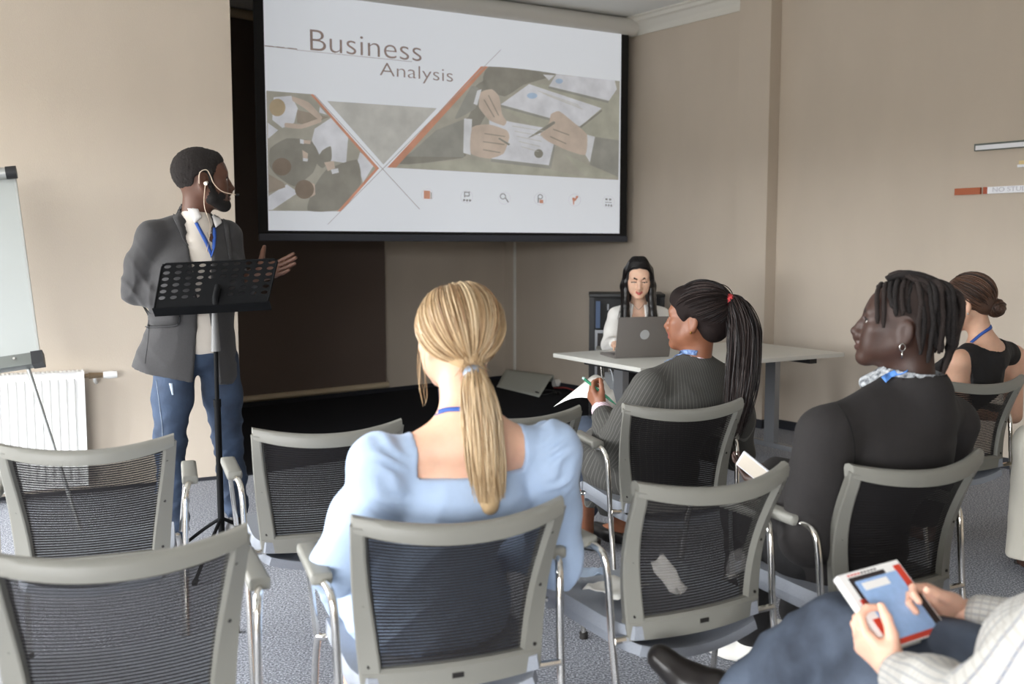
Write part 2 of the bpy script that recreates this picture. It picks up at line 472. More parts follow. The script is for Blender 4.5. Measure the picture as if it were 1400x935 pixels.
bp = N.new('ShaderNodeBump'); bp.inputs['Distance'].default_value = 0.003; L.new(n1.outputs['Fac'], bp.inputs['Height']); L.new(bp.outputs[0], b.inputs['Normal'])
M_CARPET = mc
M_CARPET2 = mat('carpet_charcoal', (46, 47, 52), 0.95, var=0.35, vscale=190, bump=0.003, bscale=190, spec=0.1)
poly_slab('floor', FOOT, -0.1, 0.0, M_CARPET)
poly_slab('ceiling', FOOT, CEIL, CEIL + 0.1, M_CEIL)
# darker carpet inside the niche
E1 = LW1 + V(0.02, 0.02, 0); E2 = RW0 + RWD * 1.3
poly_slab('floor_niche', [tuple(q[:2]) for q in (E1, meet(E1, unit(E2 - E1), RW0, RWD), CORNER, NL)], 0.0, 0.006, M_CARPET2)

def strip(name, a, b, n, prof, m):
    """extruded profile (out, z) along a wall"""
    mb = MB(); k = len(prof)
    v = [a + n * p[0] + V(0, 0, p[1]) for p in prof] + [b + n * p[0] + V(0, 0, p[1]) for p in prof]
    f = [(i, (i + 1) % k, k + (i + 1) % k, k + i) for i in range(k)] + [tuple(range(k - 1, -1, -1)), tuple(range(k, 2 * k))]
    mb.add(v, f); return struct(mb.build(name, m))
crown = [(0, CEIL - 0.15), (0.015, CEIL - 0.15), (0.022, CEIL - 0.12), (0.03, CEIL - 0.10), (0.06, CEIL - 0.055), (0.085, CEIL - 0.045), (0.092, CEIL - 0.02), (0.11, CEIL - 0.012), (0.11, CEIL), (0, CEIL)]
strip('trim_1', CORNER, RW0 + RWD * 0.445, RWN, crown, M_CROWN)
strip('trim_2', RW0 + RWD * 0.12, R_END, RWN, crown, M_CROWN)
strip('trim_3', NW0 + NWD * 0.06, CORNER, NWN, crown, M_CROWN)
bprof = [(0, 0), (0.012, 0), (0.012, 0.06), (0.008, 0.068), (0, 0.068)]
strip('baseboard_right', CORNER, RW0 + RWD * 0.4457, RWN, bprof, M_BASE)
strip('baseboard_right_near', RW0 + RWD * 0.148, R_END, RWN, bprof, M_BASE)
strip('baseboard_niche', NL, CORNER, NWN, [(0, 0), (0.01, 0), (0.01, 0.045), (0, 0.045)], M_BASE)
strip('baseboard_left', LW0, LW1, V(0.438, -0.899, 0), [(0, 0), (0.008, 0), (0.008, 0.02), (0, 0.02)], M_BASE)
# pilaster on the right wall
R_ = np.stack([RWD, RWN, V(0, 0, 1)], 1)
mb = MB().box((0.148, -0.02, 0), (0.4457, 0.12, CEIL), R_, RW0); po = struct(mb.build('trim_pilaster', M_WALL))
mb = MB().box((0.136, -0.01, 0), (0.458, 0.132, 0.068), R_, RW0); struct(mb.build('baseboard_pilaster', M_BASE))
# pale cable duct beside the corner
mb = MB().box((3.43, 0.0, 0.05), (3.455, 0.018, 1.9), R_, RW0); struct(mb.build('trim_cable_duct', M_CROWN))

# roller blind over the niche wall
bl = thing('roller_blind', 'dark brown floor-length roller blind with a cream bottom bar, behind the speaker', 'blind', tuple(NW0 + NWN * 0.06))
RB = np.stack([NWD, NWN, V(0, 0, 1)], 1)
mb = MB().box((-2.4, 0.05, 0.10), (0.0, 0.054, CEIL - 0.03), RB, NW0); mb.build('blind_fabric', M_BLIND, bl, base=bl.location)
mb = MB().tube([NW0 + NWN * 0.052 + NWD * s + V(0, 0, 0.085) for s in (-2.4, 0.02)], 0.028, 10); auto_smooth(mb.build('bottom_bar', M_RAIL, bl, base=bl.location))
mb = MB().tube([NW0 + NWN * 0.065 + NWD * s + V(0, 0, CEIL - 0.045) for s in (-2.4, 0.02)], 0.04, 12); auto_smooth(mb.build('roller', M_RAIL, bl, base=bl.location))

# wall stripes on the right wall
M_WSTR = mat('white_acrylic', (238, 240, 246), 0.35); M_GSTR = mat('grey_edge', (96, 104, 100), 0.5)
M_OSTR = mat('orange_strip', (176, 88, 44), 0.4); M_OSTR2 = mat('deep_orange_strip', (168, 70, 28), 0.4); M_YSTR = mat('pale_yellow_acrylic', (226, 204, 150), 0.4); M_FAINT = mat('faint_grey_letter', (205, 205, 214), 0.5)
def rw(px, py):
    """distance along the right wall (towards R_END) and height for a viewing direction"""
    d = ray(px, py); o = V(0, 0, CAM_H); t = np.dot(RW0 - o, RWN) / np.dot(d, RWN); p = o + d * t
    return np.dot(p - RW0, -RWD), p[2]
RS = np.stack([-RWD, RWN, V(0, 0, 1)], 1)
s0, z0 = rw(1335, 206); s1, z1 = rw(1335, 200)
t = thing('wall_strip', 'long white wall strip with a grey edge, higher of the bars on the right wall', 'wall decoration', tuple(RW0 - RWD * s0 + RWN * 0.0)); t['kind'] = 'thing'
MB().box((s0, 0, z0 - 0.005), (s0 + 1.6, 0.03, z1 + 0.012), RS, RW0).build('edge', M_GSTR, t, base=t.location)
MB().box((s0 + 0.012, 0.03, z0), (s0 + 1.6, 0.036, z1), RS, RW0).build('face_panel', M_WSTR, t, base=t.location)
s0, z0 = rw(1307, 267); s1, z1 = rw(1307, 258); sb, _ = rw(1344, 262); sc_, _ = rw(1352, 262)
t = thing('wall_strip', 'wall strip with an orange end and white lettered middle', 'wall decoration', tuple(RW0 - RWD * s0)); t['kind'] = 'thing'
MB().box((s0, 0, z0), (sb - 0.01, 0.02, z1), RS, RW0).build('orange_panel', M_OSTR, t, base=t.location)
MB().box((sb + 0.01, 0, z0), (sc_, 0.02, z1), RS, RW0).build('orange_panel', M_OSTR2, t, base=t.location)
MB().box((sc_, 0, z0), (sc_ + 1.5, 0.02, z1), RS, RW0).build('white_panel', M_WSTR, t, base=t.location)
def text_mesh(name, body, size, R, c, m, parent, base, sx=1.0, ext=0.0015, align='LEFT', font_sp=1.0, thin=0.0):
    cu = bpy.data.curves.new(name, 'FONT'); cu.body = body; cu.size = size; cu.extrude = ext; cu.align_x = align; cu.space_character = font_sp; cu.offset = thin
    o = bpy.data.objects.new(name, cu); COL.objects.link(o)
    dg = bpy.context.evaluated_depsgraph_get(); me = bpy.data.meshes.new_from_object(o.evaluated_get(dg))
    bpy.data.objects.remove(o)
    k = len(me.vertices); co = np.zeros(k * 3); me.vertices.foreach_get('co', co); co = co.reshape(-1, 3)
    co = co * np.array([sx, 1, 1]); co = co @ np.asarray(R, float).T + np.asarray(c, float) - np.asarray(base, float)
    me.vertices.foreach_set('co', co.ravel()); me.materials.clear(); me.materials.append(m); me.update()
    ob = bpy.data.objects.new(name, me); COL.objects.link(ob); ob.parent = parent; return ob
RT = np.stack([-RWD, V(0, 0, 1), RWN], 1)
text_mesh('lettering', 'NO STUDIO', (z1 - z0) * 0.95, RT, RW0 - RWD * (sc_ + 0.03) + V(0, 0, z0 + 0.01) + RWN * 0.0205, M_FAINT, t, t.location, 1.25)
s0, z0 = rw(1394, 229); s1, z1 = rw(1396, 220)
t = thing('wall_strip_block', 'small pale yellow block between the two wall strips', 'wall decoration', tuple(RW0 - RWD * s0)); t['kind'] = 'thing'
MB().box((s0, 0, z0), (s0 + 0.5, 0.03, z0 + 0.016), RS, RW0).build('edge', M_WSTR, t, base=t.location)
MB().box((s0 + 0.008, 0, z0 + 0.016), (s0 + 0.5, 0.03, z1), RS, RW0).build('face_panel', M_YSTR, t, base=t.location)

# ------------------------------------------------------------------ projection screen with its slide
SD = unit(V(0.871, 0.491, 0)); SN = V(SD[1], -SD[0], 0); S0 = V(1.03, 8.80, 0)
def sp(px, py):
    d = ray(px, py); o = V(0, 0, CAM_H); t = np.dot(S0 - o, SN) / np.dot(d, SN); p = o + d * t
    return np.dot(p - S0, SD), p[2]
M_SCRB = mat('screen_black', (18, 17, 18), 0.8); M_HOUS = mat('screen_housing', (214, 212, 206), 0.45); M_BAR = mat('screen_bottom_bar', (58, 62, 72), 0.4)
def slide_mat(name, rgb, e=0.5): return mat('slide_' + name, rgb, 0.8, emit=e, spec=0.1, var=0.0 if name == 'white' else 0.10, vscale=7.0)
SW = slide_mat('white', (206, 210, 216), 0.50)
tS = thing('projection_screen', 'pull-down projection screen showing a Business Analysis slide', 'screen', tuple(S0 + V(0, 0, 1.4)))
bS = np.array(tS.location)
u1, zt = sp(849.4, 45.7); _, zb = sp(846, 320); u0, zb2 = sp(367, 314); zb = (zb + zb2) / 2
SR = np.stack([SD, SN, V(0, 0, 1)], 1)
uo0, uo1 = sp(359, 320)[0] - 0.03, sp(858, 200)[0]
MB().box((uo0, -0.004, zb - 0.05), (uo1, 0.0, CEIL - 0.14), SR, S0).build('border', M_SCRB, tS, base=bS)
MB().box((u0, 0.0, zb), (u1, 0.002, zt), SR, S0).build('picture_area', SW, tS, base=bS)
MB().box((uo0, -0.012, zb - 0.075), (uo1, 0.014, zb - 0.022), SR, S0, bev=0.006).build('bottom_bar', M_BAR, tS, base=bS)
mb = MB().tube([S0 + SD * u - SN * 0.02 + V(0, 0, CEIL - 0.085) for u in (uo0 - 0.08, uo1 + 0.07)], 0.075, 18); auto_smooth(mb.build('housing', M_HOUS, tS, base=bS))
SX = np.stack([SD, V(0, 0, 1), SN], 1)
LAY = [0.0026]
ROUND = []
def soft(p, n=4):
    Q = np.array([p[-2], p[-1], *p, p[0], p[1]], float); o = []
    for i in range(2, len(Q) - 2):
        a, b_, c, d = Q[i - 1], Q[i], Q[i + 1], Q[i + 2]
        for t in np.arange(n) / n: o.append(tuple(0.5 * (2 * b_ + 0.8 * (c - a) * t + (2.6 * a - 5.2 * b_ + 3.4 * c - 0.8 * d - 1.0 * a + 0.2 * b_ + 0.8 * c) * 0 + 0) if False else (b_ * (1 - t) + c * t) * 0.5 + 0.5 * (0.5 * (2 * b_ + (c - a) * t + (2 * a - 5 * b_ + 4 * c - d) * t * t + (3 * b_ - a - 3 * c + d) * t ** 3))))
    return o
def flat(name, polys, m, parent=tS, lift=None, clip=None):
    """flat printed shapes of the slide, one object each; polys in viewing directions (px, py)"""
    LAY[0] += 0.00012; d = LAY[0] if lift is None else lift
    for p in polys:
        if m in ROUND and len(p) > 4: p = soft(p)
        if len(p) == 2 and len(p[0]) > 2:                      # an annulus: outer and inner outline
            k = len(p[0]); n_ = SN; v = [S0 + SD * sp(*q)[0] + V(0, 0, sp(*q)[1]) + SN * e for e in (d + 0.0001, d) for q in p[0] + p[1]]
            f = []
            for i in range(k):
                j = (i + 1) % k; f += [(i, j, k + j, k + i), (2 * k + j, 2 * k + i, 3 * k + i, 3 * k + j), (i, 2 * k + i, 2 * k + j, j), (k + i, k + j, 3 * k + j, 3 * k + i)]
            o = MB().add(v, f).build(name, m, parent, base=bS); continue
        o = MB().prism([sp(*q) for q in p][::-1], 0.0001, S0 + SN * d, SD, V(0, 0, 1)).build(name, m, parent, base=bS)
    return o
C_TXT = slide_mat('text_brown', (152, 136, 130), 0.25); C_OR = slide_mat('orange', (204, 152, 130), 0.3); C_LINE = slide_mat('hairline', (176, 172, 168), 0.3)
C_DARK = slide_mat('dark_suit', (146, 144, 136), 0.3); C_MID = slide_mat('desk', (172, 170, 160), 0.3); C_GREY = slide_mat('light_grey', (188, 188, 184), 0.35); C_DK2 = slide_mat('dim_brown', (160, 150, 138), 0.3)
C_PAP = slide_mat('paper', (204, 206, 212), 0.38); C_SKIN = slide_mat('skin', (196, 182, 170), 0.33); C_CUFF = slide_mat('cuff', (206, 208, 212), 0.38); C_SUIT = slide_mat('grey_suit', (156, 156, 150), 0.3); C_HAIR = slide_mat('hair', (140, 128, 116), 0.28); C_BLON = slide_mat('fair_hair', (180, 164, 138), 0.32); C_BENCH = slide_mat('pale_desk', (172, 172, 160), 0.33)
ROUND += [C_SKIN, C_HAIR, C_BLON, C_DARK, C_SUIT]
ua, za = sp(424, 71); ub, zc_ = sp(577, 86); 
def slide_text(name, body, x0, y0, x1, y1, cap_x, cap_y):
    """baseline from (x0,y0) to (x1,y1); cap height up to (cap_x, cap_y)"""
    a, z_ = sp(x0, y0); b_, _ = sp(x1, y1); h = sp(cap_x, cap_y)[1] - z_
    o = text_mesh(name, body, h / 0.72, SX, S0 + SD * a + SN * 0.0035 + V(0, 0, z_), C_TXT, tS, bS, 1.0, 0.0003, thin=-0.012 * h / 0.72)
    co = np.zeros(len(o.data.vertices) * 3); o.data.vertices.foreach_get('co', co); co = co.reshape(-1, 3)
    loc = (co + bS - S0) @ SD; w_ = loc.max() - loc.min(); k = (b_ - a) / w_
    co += np.outer((loc - loc.min()) * (k - 1) + (a - loc.min()) , SD); o.data.vertices.foreach_set('co', co.ravel()); o.data.update()
slide_text('slide_title', 'Business', 424, 69, 576, 84, 424, 38)
slide_text('slide_subtitle', 'Analysis', 519, 103, 619, 115, 519, 84)
flat('slide_rule', [[(361, 62), (405, 67), (405, 68.2), (361, 63.2)], [(405, 68), (563, 84), (563, 84.8), (405, 68.8)]], C_LINE)
flat('slide_rule', [[(362, 62), (374, 63.2), (374, 64.6), (362, 63.4)], [(377, 63.5), (389, 64.8), (389, 66.2), (377, 64.9)], [(393, 65.2), (406, 66.6), (406, 68), (393, 66.6)]], C_TXT)
# grey middle field
flat('slide_field', [[(447, 138), (597, 148), (524, 225)]], C_GREY)
# small photograph: a meeting seen from above
ph = flat('slide_photo', [[(364, 124), (428, 129), (518, 230), (463, 289), (367, 288)]], C_MID)
flat('slide_photo_shape', [[(366, 168), (380, 178), (366, 190)], [(430, 176), (454, 160), (476, 186), (473, 223), (452, 220), (450, 200), (436, 211), (426, 192)], [(367, 268), (392, 252), (408, 263), (372, 287), (367, 287)], [(492, 208), (512, 224), (496, 250), (488, 222)], [(437, 146), (447, 157), (436, 154)]], C_PAP, ph)
flat('slide_photo_shape', [[(369, 203), (392, 189), (424, 192), (436, 211), (428, 236), (402, 255), (378, 240), (368, 226)], [(428, 258), (446, 232), (488, 218), (493, 252), (462, 287), (420, 288)], [(440, 206), (452, 200), (453, 218), (441, 230), (432, 222)]], C_DARK, ph)
flat('slide_photo_shape', [[(367, 238), (388, 250), (390, 256), (367, 264)], [(405, 150), (440, 158), (450, 160), (420, 172), (406, 168)]], C_DK2, ph)
flat('slide_photo_shape', [[(374, 133), (398, 131), (407, 148), (402, 168), (386, 175), (372, 164)]], C_PAP, ph)
flat('slide_photo_shape', [[(400, 132), (422, 140), (440, 160), (436, 164), (416, 148), (400, 138)], [(390, 168), (412, 170), (436, 162), (439, 167), (412, 176), (390, 174)], [(413, 205), (421, 210), (420, 219), (414, 216)], [(412, 191), (425, 192), (424, 197), (412, 196)], [(443, 222), (456, 220), (458, 230), (448, 234)], [(418, 246), (430, 252), (431, 266), (424, 270)]], C_SKIN, ph)
def disc(cx, cy, rx, ry, n=18): return [(cx + rx * math.cos(6.2832 * i / n), cy + ry * math.sin(6.2832 * i / n)) for i in range(n)]
flat('slide_photo_shape', [disc(379, 147, 11, 12)], C_BLON, ph)
flat('slide_photo_shape', [disc(385, 228, 13, 12), disc(416, 259, 13, 13)], C_HAIR, ph)
flat('slide_photo_shape', [[(410, 190), (415, 191), (415, 197), (410, 196)], [(452, 232), (462, 230), (463, 236), (454, 238)], [(414, 216), (421, 217), (420, 221), (414, 220)]], C_CUFF, ph)
flat('slide_photo_shape', [[(372, 287), (402, 268), (408, 272), (384, 288)]], C_MID, ph)
flat('slide_edge', [[(424, 129), (428, 129), (518, 230), (466, 289), (461, 289), (513, 230.5)]], C_OR)
# large photograph: hands over papers on a desk
P2 = [(664, 91), (847, 111), (845, 246), (530, 229)]
pb = flat('slide_photo', [P2], C_MID)
flat('slide_photo_shape', [[(660, 120), (668, 91), (760, 101), (716, 116), (690, 132)], [(540, 224), (640, 160), (648, 120), (664, 110), (672, 140), (640, 200), (632, 216)]], C_DARK, pb)
flat('slide_photo_shape', [[(690, 150), (730, 114), (846, 130), (846, 190), (800, 200), (760, 190)]], C_BENCH, pb)
flat('slide_photo_shape', [[(684, 143), (723, 115), (822, 148), (793, 173)], [(750, 118), (760, 102), (840, 110), (843, 122), (832, 138)], [(668, 160), (700, 167), (757, 177), (759, 200), (750, 226), (672, 217)]], C_PAP, pb)
flat('slide_photo_shape', [[(684, 143), (793, 173), (792, 176), (683, 146)], [(750, 118), (832, 138), (831, 141), (749, 121)], [(672, 217), (750, 226), (752, 231), (670, 221)], [(759, 198), (753, 230), (750, 226), (757, 196)]], C_SUIT, pb)
flat('slide_photo_shape', [[(596, 178), (634, 163), (634, 215), (556, 214)], [(622, 160), (644, 118), (656, 124), (650, 148), (626, 162)], [(812, 187), (846, 192), (845, 242), (806, 225)]], C_SUIT, pb)
flat('slide_photo_shape', [[(634, 162), (645, 163), (643, 212), (633, 209)], [(652, 124), (658, 122), (652, 144), (647, 142)], [(802, 184), (813, 187), (806, 222), (800, 212)], [(742, 102), (758, 103), (750, 110)]], C_CUFF, pb)
flat('slide_photo_shape', [[(645, 174), (668, 170), (692, 178), (696, 188), (688, 210), (668, 217), (643, 210)], [(657, 126), (672, 122), (682, 132), (686, 156), (692, 166), (688, 172), (668, 164), (654, 146)], [(753, 156), (764, 152), (782, 166), (802, 184), (800, 212), (776, 206), (750, 194), (738, 184), (750, 168)]], C_SKIN, pb)
flat('slide_photo_shape', [[(721, 189), (740, 176), (756, 166), (758, 169), (740, 181)], [(682, 188), (697, 197), (695, 199), (681, 190)], [(792, 173), (822, 150), (823, 152), (794, 175)], disc(736, 210, 6, 6)], C_DARK, pb)
flat('slide_photo_shape', [[(662, 182), (690, 186), (690, 187.4), (662, 183.4)], [(660, 193), (690, 197), (689, 198.4), (660, 194.4)], [(660, 204), (684, 208), (683, 209.4), (660, 205.4)], [(668, 130), (682, 158), (680.6, 158.4), (666.6, 130.6)], [(662, 136), (676, 160), (674.6, 160.6), (660.6, 136.6)], [(756, 176), (778, 184), (777.4, 185.4), (755.4, 177.4)], [(752, 186), (774, 196), (773.4, 197.4), (751.4, 187.4)]], C_DK2, pb)
flat('slide_photo_shape', [disc(727, 131, 7, 4), disc(764, 111, 5, 3.4)], slide_mat('chart_blue', (170, 190, 212), .34), pb)
flat('slide_photo_shape', [[(700 + 3 * i, 172 + 7 * i), (744 - 2 * i, 179 + 7 * i), (744 - 2 * i, 179.8 + 7 * i), (700 + 3 * i, 172.8 + 7 * i)] for i in range(5)] + [[(735 + 6 * i, 124 + 3 * i), (790 + 3 * i, 143 + 3 * i), (790 + 3 * i, 143.8 + 3 * i), (735 + 6 * i, 124.8 + 3 * i)] for i in range(3)], C_GREY, pb)
flat('slide_photo_shape', [[(540, 228), (640, 218), (752, 231), (800, 243)], [(770, 210), (806, 226), (845, 243), (800, 242)]], C_BENCH, pb)
flat('slide_edge', [[(657, 91), (667, 91), (541, 229), (529, 229)]], C_OR)
flat('slide_rule', [[(524, 229), (684, 68), (685, 68), (525.5, 229)], [(430, 129.5), (574, 286), (572.6, 286), (428.6, 129.5)], [(447, 307), (524, 229), (525.4, 229), (448, 307)]], C_LINE)
# row of icons
def ring(cx, cy, r, w_, n=24):
    return [[disc(cx, cy, r, r, n), disc(cx, cy, r - w_, r - w_, n)]]
C_RING = slide_mat('icon_ring', (202, 200, 200), 0.35); C_ICON = slide_mat('icon_grey', (142, 142, 142), 0.28)
for cx, cy in ((584, 266.5), (637.5, 269), (689, 271), (738, 272), (785, 273.5), (831, 276)): flat('slide_icon_ring', ring(cx, cy, 8.5, 0.5), C_RING)
flat('slide_icon', [[(579, 260.5), (587.5, 261), (587.5, 272), (579, 271.5)]], C_OR)
flat('slide_icon', [[(588, 262.5), (590, 263), (590, 272), (588, 272)]], C_LINE)
flat('slide_icon', [[(634, 262), (641.5, 262.5), (641.5, 263.7), (634, 263.2)], [(634, 262), (635.2, 262), (635.2, 270), (634, 270)], [(640.3, 262), (641.5, 262), (641.5, 268), (640.3, 268)], [(634, 267), (641, 267.5), (641, 268.8), (634, 268.2)], disc(634, 273.5, 1.6, 1.6, 8), disc(638, 274, 1.6, 1.6, 8), disc(642, 274, 1.6, 1.6, 8)], C_ICON)
flat('slide_icon', ring(687, 268.5, 4.2, 1.2, 14) + [[(690, 271), (691.2, 270), (695, 276), (693.8, 277)]], C_ICON)
flat('slide_icon', ring(738, 269, 3.6, 1.1, 12) + [[(734.5, 270.5), (736, 270.5), (736, 277), (734.5, 277)]], C_ICON)
flat('slide_icon', [[(737, 273), (742, 273.3), (742, 277.8), (737, 277.5)]], C_OR)
flat('slide_icon', [[(782, 270), (785, 273), (784, 280), (783, 280)], [(784, 273), (789, 267.5), (790, 269), (786, 275)], disc(788, 269.5, 1.8, 1.8, 8), disc(783.5, 272, 2, 2, 8)], C_OR)
flat('slide_icon', [[(827, 271), (830, 271.2), (830, 273.8), (827, 273.6)], [(832, 271.4), (835, 271.6), (835, 274.2), (832, 274)], [(826.5, 276), (835.5, 276.5), (835.5, 277.3), (826.5, 276.8)], [(827, 279), (829, 279.2), (829, 282), (827, 281.8)], [(830.5, 279.2), (832.5, 279.4), (832.5, 282.2), (830.5, 282)], [(834, 279.4), (835.8, 279.6), (835.8, 282.4), (834, 282.2)]], C_ICON)
# ------------------------------------------------------------------ conference chairs
M_FRAME = mat('chair_grey_plastic', (128, 127, 120), 0.45, bump=0.0001, bscale=900)
M_SEAT = mat('seat_fabric_blue_grey', (150, 155, 164), 0.8, var=0.06, vscale=300, bump=0.0004, bscale=700)
M_CHROME = mat('chrome', (225, 222, 216), 0.12, 1.0)
M_SCREW = mat('screw_dark', (40, 38, 36), 0.5, 0.3)
M_PAD = mat('armrest_grey', (134, 133, 126), 0.5)
def mesh_mat():
    m = bpy.data.materials.new('black_mesh_fabric'); m.use_nodes = True; nt = m.node_tree; N = nt.nodes; L = nt.links
    b = N['Principled BSDF']; b.inputs['Base Color'].default_value = (*lin((34, 32, 33)), 1); b.inputs['Roughness'].default_value = 0.75; b.inputs['Specular IOR Level'].default_value = 0.25
    uv = N.new('ShaderNodeUVMap'); uv.uv_map = 'weave'
    sep = N.new('ShaderNodeSeparateXYZ'); L.new(uv.outputs[0], sep.inputs[0])
    def band(sock, freq, width):
        a = N.new('ShaderNodeMath'); a.operation = 'MULTIPLY'; a.inputs[1].default_value = freq; L.new(sock, a.inputs[0])
        f = N.new('ShaderNodeMath'); f.operation = 'FRACT'; L.new(a.outputs[0], f.inputs[0])
        g = N.new('ShaderNodeMath'); g.operation = 'LESS_THAN'; g.inputs[1].default_value = width; L.new(f.outputs[0], g.inputs[0]); return g.outputs[0]
    h = band(sep.outputs[1], 122.0, 0.70); v = band(sep.outputs[0], 320.0, 0.42)
    mx = N.new('ShaderNodeMath'); mx.operation = 'MAXIMUM'; L.new(h, mx.inputs[0]); L.new(v, mx.inputs[1])
    L.new(mx.outputs[0], b.inputs['Alpha'])
    return m
M_MESH = mesh_mat()
BW_T, BW_B = 0.232, 0.205          # half widths of the back, top and bottom
def back_pt(s, t):
    """centre surface of the backrest: s in -1..1 across, t in 0..1 up"""
    z = 0.455 + 0.365 * t
    w = BW_B + (BW_T - BW_B) * t
    y = -0.205 - 0.10 * t + 0.030 * math.sin(math.pi * min(1, t * 1.05)) + 0.058 * s * s * (0.55 + 0.45 * t) - 0.012
    return V(s * w, y, z - 0.024 * (1 - s * s) * t + 0.004 * (1 - t) * (1 - s * s))
def make_chair():
    c = thing('conference_chair', 'x', 'chair', group='grey mesh-back conference chairs')
    # two posts
    for sg in (-1, 1):
        G = []
        for t in np.linspace(-0.05, 1.0, 14):
            p = back_pt(sg, t); q = back_pt(sg * 0.9, t); ac = unit(p - q); nn = unit(np.cross(ac, unit(back_pt(sg, t + .02) - back_pt(sg, t - .02))))
            w_ = 0.020 + 0.004 * math.cos(3.1 * t); d_ = 0.015
            G.append([p - ac * 2 * w_ + nn * d_, p - ac * 2 * w_ - nn * d_, p - ac * (2 * w_ - 0.004) - nn * (d_ + .003), p - nn * (d_ + .003) - ac * .004, p - nn * d_, p + nn * d_])
        mb = MB().grid(G, close=True); mb.add(G[0], [tuple(range(6))]); mb.add(G[-1], [tuple(range(5, -1, -1))])
        po = auto_smooth(mb.build('side_post', M_FRAME, c), 35)
        for t in (0.83, 0.46, 0.07):
            p = back_pt(sg * 0.92, t); nb = V(0, -1, 0.2); nb = unit(nb)
            side = V(1, 0, 0); up = np.cross(side, nb)
            mb = MB(); ring_ = [p + nb * 0.0195 + 0.0042 * (math.cos(a) * side + math.sin(a) * up) for a in np.linspace(0, 6.283, 8, endpoint=False)]
            ring0 = [q - nb * 0.006 for q in ring_]
            mb.add(ring_ + ring0, [tuple(range(7, -1, -1))] + [(i, (i + 1) % 8, 8 + (i + 1) % 8, 8 + i) for i in range(8)])
            mb.build('screw', M_SCREW, po)
    # top rail
    G = []
    for s in np.linspace(-1, 1, 25):
        p = back_pt(s, 1.0); e = 0.006 * (1 - s ** 4)
        G.append([p + V(0, a, b_) for a, b_ in ((-0.017, -0.018 - e), (0.013, -0.018 - e), (0.016, 0.004), (0.012, 0.014), (0.0, 0.018), (-0.014, 0.014), (-0.019, 0.004))])
    mb = MB().grid(G, close=True); mb.add(G[0], [tuple(range(7))]); mb.add(G[-1], [tuple(range(6, -1, -1))]); auto_smooth(mb.build('top_rail', M_FRAME, c), 50)
    # lower rail with a small label slot
    G = []
    for s in np.linspace(-1, 1, 21):
        p = back_pt(s, 0.0); e = 0.018 * (1 - s * s)
        G.append([p + V(0, a, b_) for a, b_ in ((-0.020, -0.030 - e * .3), (0.014, -0.030 - e * .3), (0.014, 0.012), (0.006, 0.020), (-0.012, 0.020), (-0.020, 0.012))])
    mb = MB().grid(G, close=True); mb.add(G[0], [tuple(range(6))]); mb.add(G[-1], [tuple(range(5, -1, -1))]); lr = auto_smooth(mb.build('lower_rail', M_FRAME, c), 40)
    p = back_pt(0, 0); MB().box((-0.013, p[1] - 0.0225, p[2] - 0.012), (0.013, p[1] - 0.0195, p[2] - 0.001)).build('label_slot', M_SCREW, lr)
    # mesh panel
    ns, n_t = 17, 13; Sx = np.linspace(-0.9, 0.9, ns); T = np.linspace(0.02, 0.985, n_t)
    G = np.array([[back_pt(s, t) + V(0, 0.002, 0) for s in Sx] for t in T])
    mb = MB().grid(G); pan = mb.build('mesh_panel', M_MESH, c, smooth=True)
    me = pan.data; uvl = me.uv_layers.new(name='weave'); li = np.zeros(len(me.loops), np.int32); me.loops.foreach_get('vertex_index', li)
    UV = np.array([[s * 0.2, t * 0.37] for t in T for s in Sx]); uvl.data.foreach_set('uv', UV[li].astype(np.float32).ravel())
    # seat: upholstered pad on a grey shell
    def seat_grid(z, inset, th):
        G = []
        for y in np.linspace(-0.215, 0.245, 15):
            w_ = (0.225 - 0.03 * max(0, (abs(y - 0.02) / 0.235)) ** 6) - inset
            row = []
            for x in np.linspace(-1, 1, 13):
                row.append(V(x * w_, y * (1 - inset * 1.5), z - 0.012 * (1 - x * x) * (y < 0.2) - 0.05 * max(0, (y - 0.13) / 0.115) ** 2 * 0.7))
            G.append(row)
        return np.array(G)
    auto_smooth(MB().sheet(seat_grid(0.445, 0.0, 0), 0.034).build('seat_pad', M_SEAT, c), 60)
    auto_smooth(MB().sheet(np.array([[q + V(0, -0.012, -0.030 * (1 - (q[0] / 0.22) ** 2) * max(0.3, 1 - (q[1] + 0.215) * 1.5)) for q in r] for r in seat_grid(0.412, 0.012, 0)]), 0.026).build('seat_shell', M_SEAT, c), 60)
    for sg in (-1, 1):
        X = sg * 0.275
        # rear leg rising into the arm
        path = [V(sg * 0.25, -0.27, 0.012), V(sg * 0.252, -0.235, 0.25), V(sg * 0.255, -0.205, 0.44), V(sg * 0.258, -0.19, 0.58), V(sg * 0.262, -0.178, 0.635), V(sg * 0.268, -0.155, 0.655), V(X, -0.12, 0.655), V(X, -0.06, 0.652)]
        auto_smooth(MB().tube(path, 0.0095, 10, smooth=5).build('rear_leg', M_CHROME, c), 60)
        auto_smooth(MB().box((X - 0.024, -0.135, 0.650), (X + 0.024, 0.115, 0.678), bev=0.009).build('armrest_pad', M_PAD, c), 60)
        path = [V(sg * 0.25, 0.27, 0.012), V(sg * 0.245, 0.25, 0.22), V(sg * 0.238, 0.232, 0.375), V(sg * 0.225, 0.21, 0.398), V(sg * 0.19, 0.16, 0.402), V(sg * 0.185, -0.16, 0.402)]
        auto_smooth(MB().tube(path, 0.0095, 10, smooth=5).build('front_leg', M_CHROME, c), 60)
        path = [V(X, 0.10, 0.655), V(sg * 0.273, 0.15, 0.64), V(sg * 0.262, 0.17, 0.58), V(sg * 0.246, 0.18, 0.42)]
        auto_smooth(MB().tube(path, 0.008, 10, smooth=5).build('arm_strut', M_CHROME, c), 60)
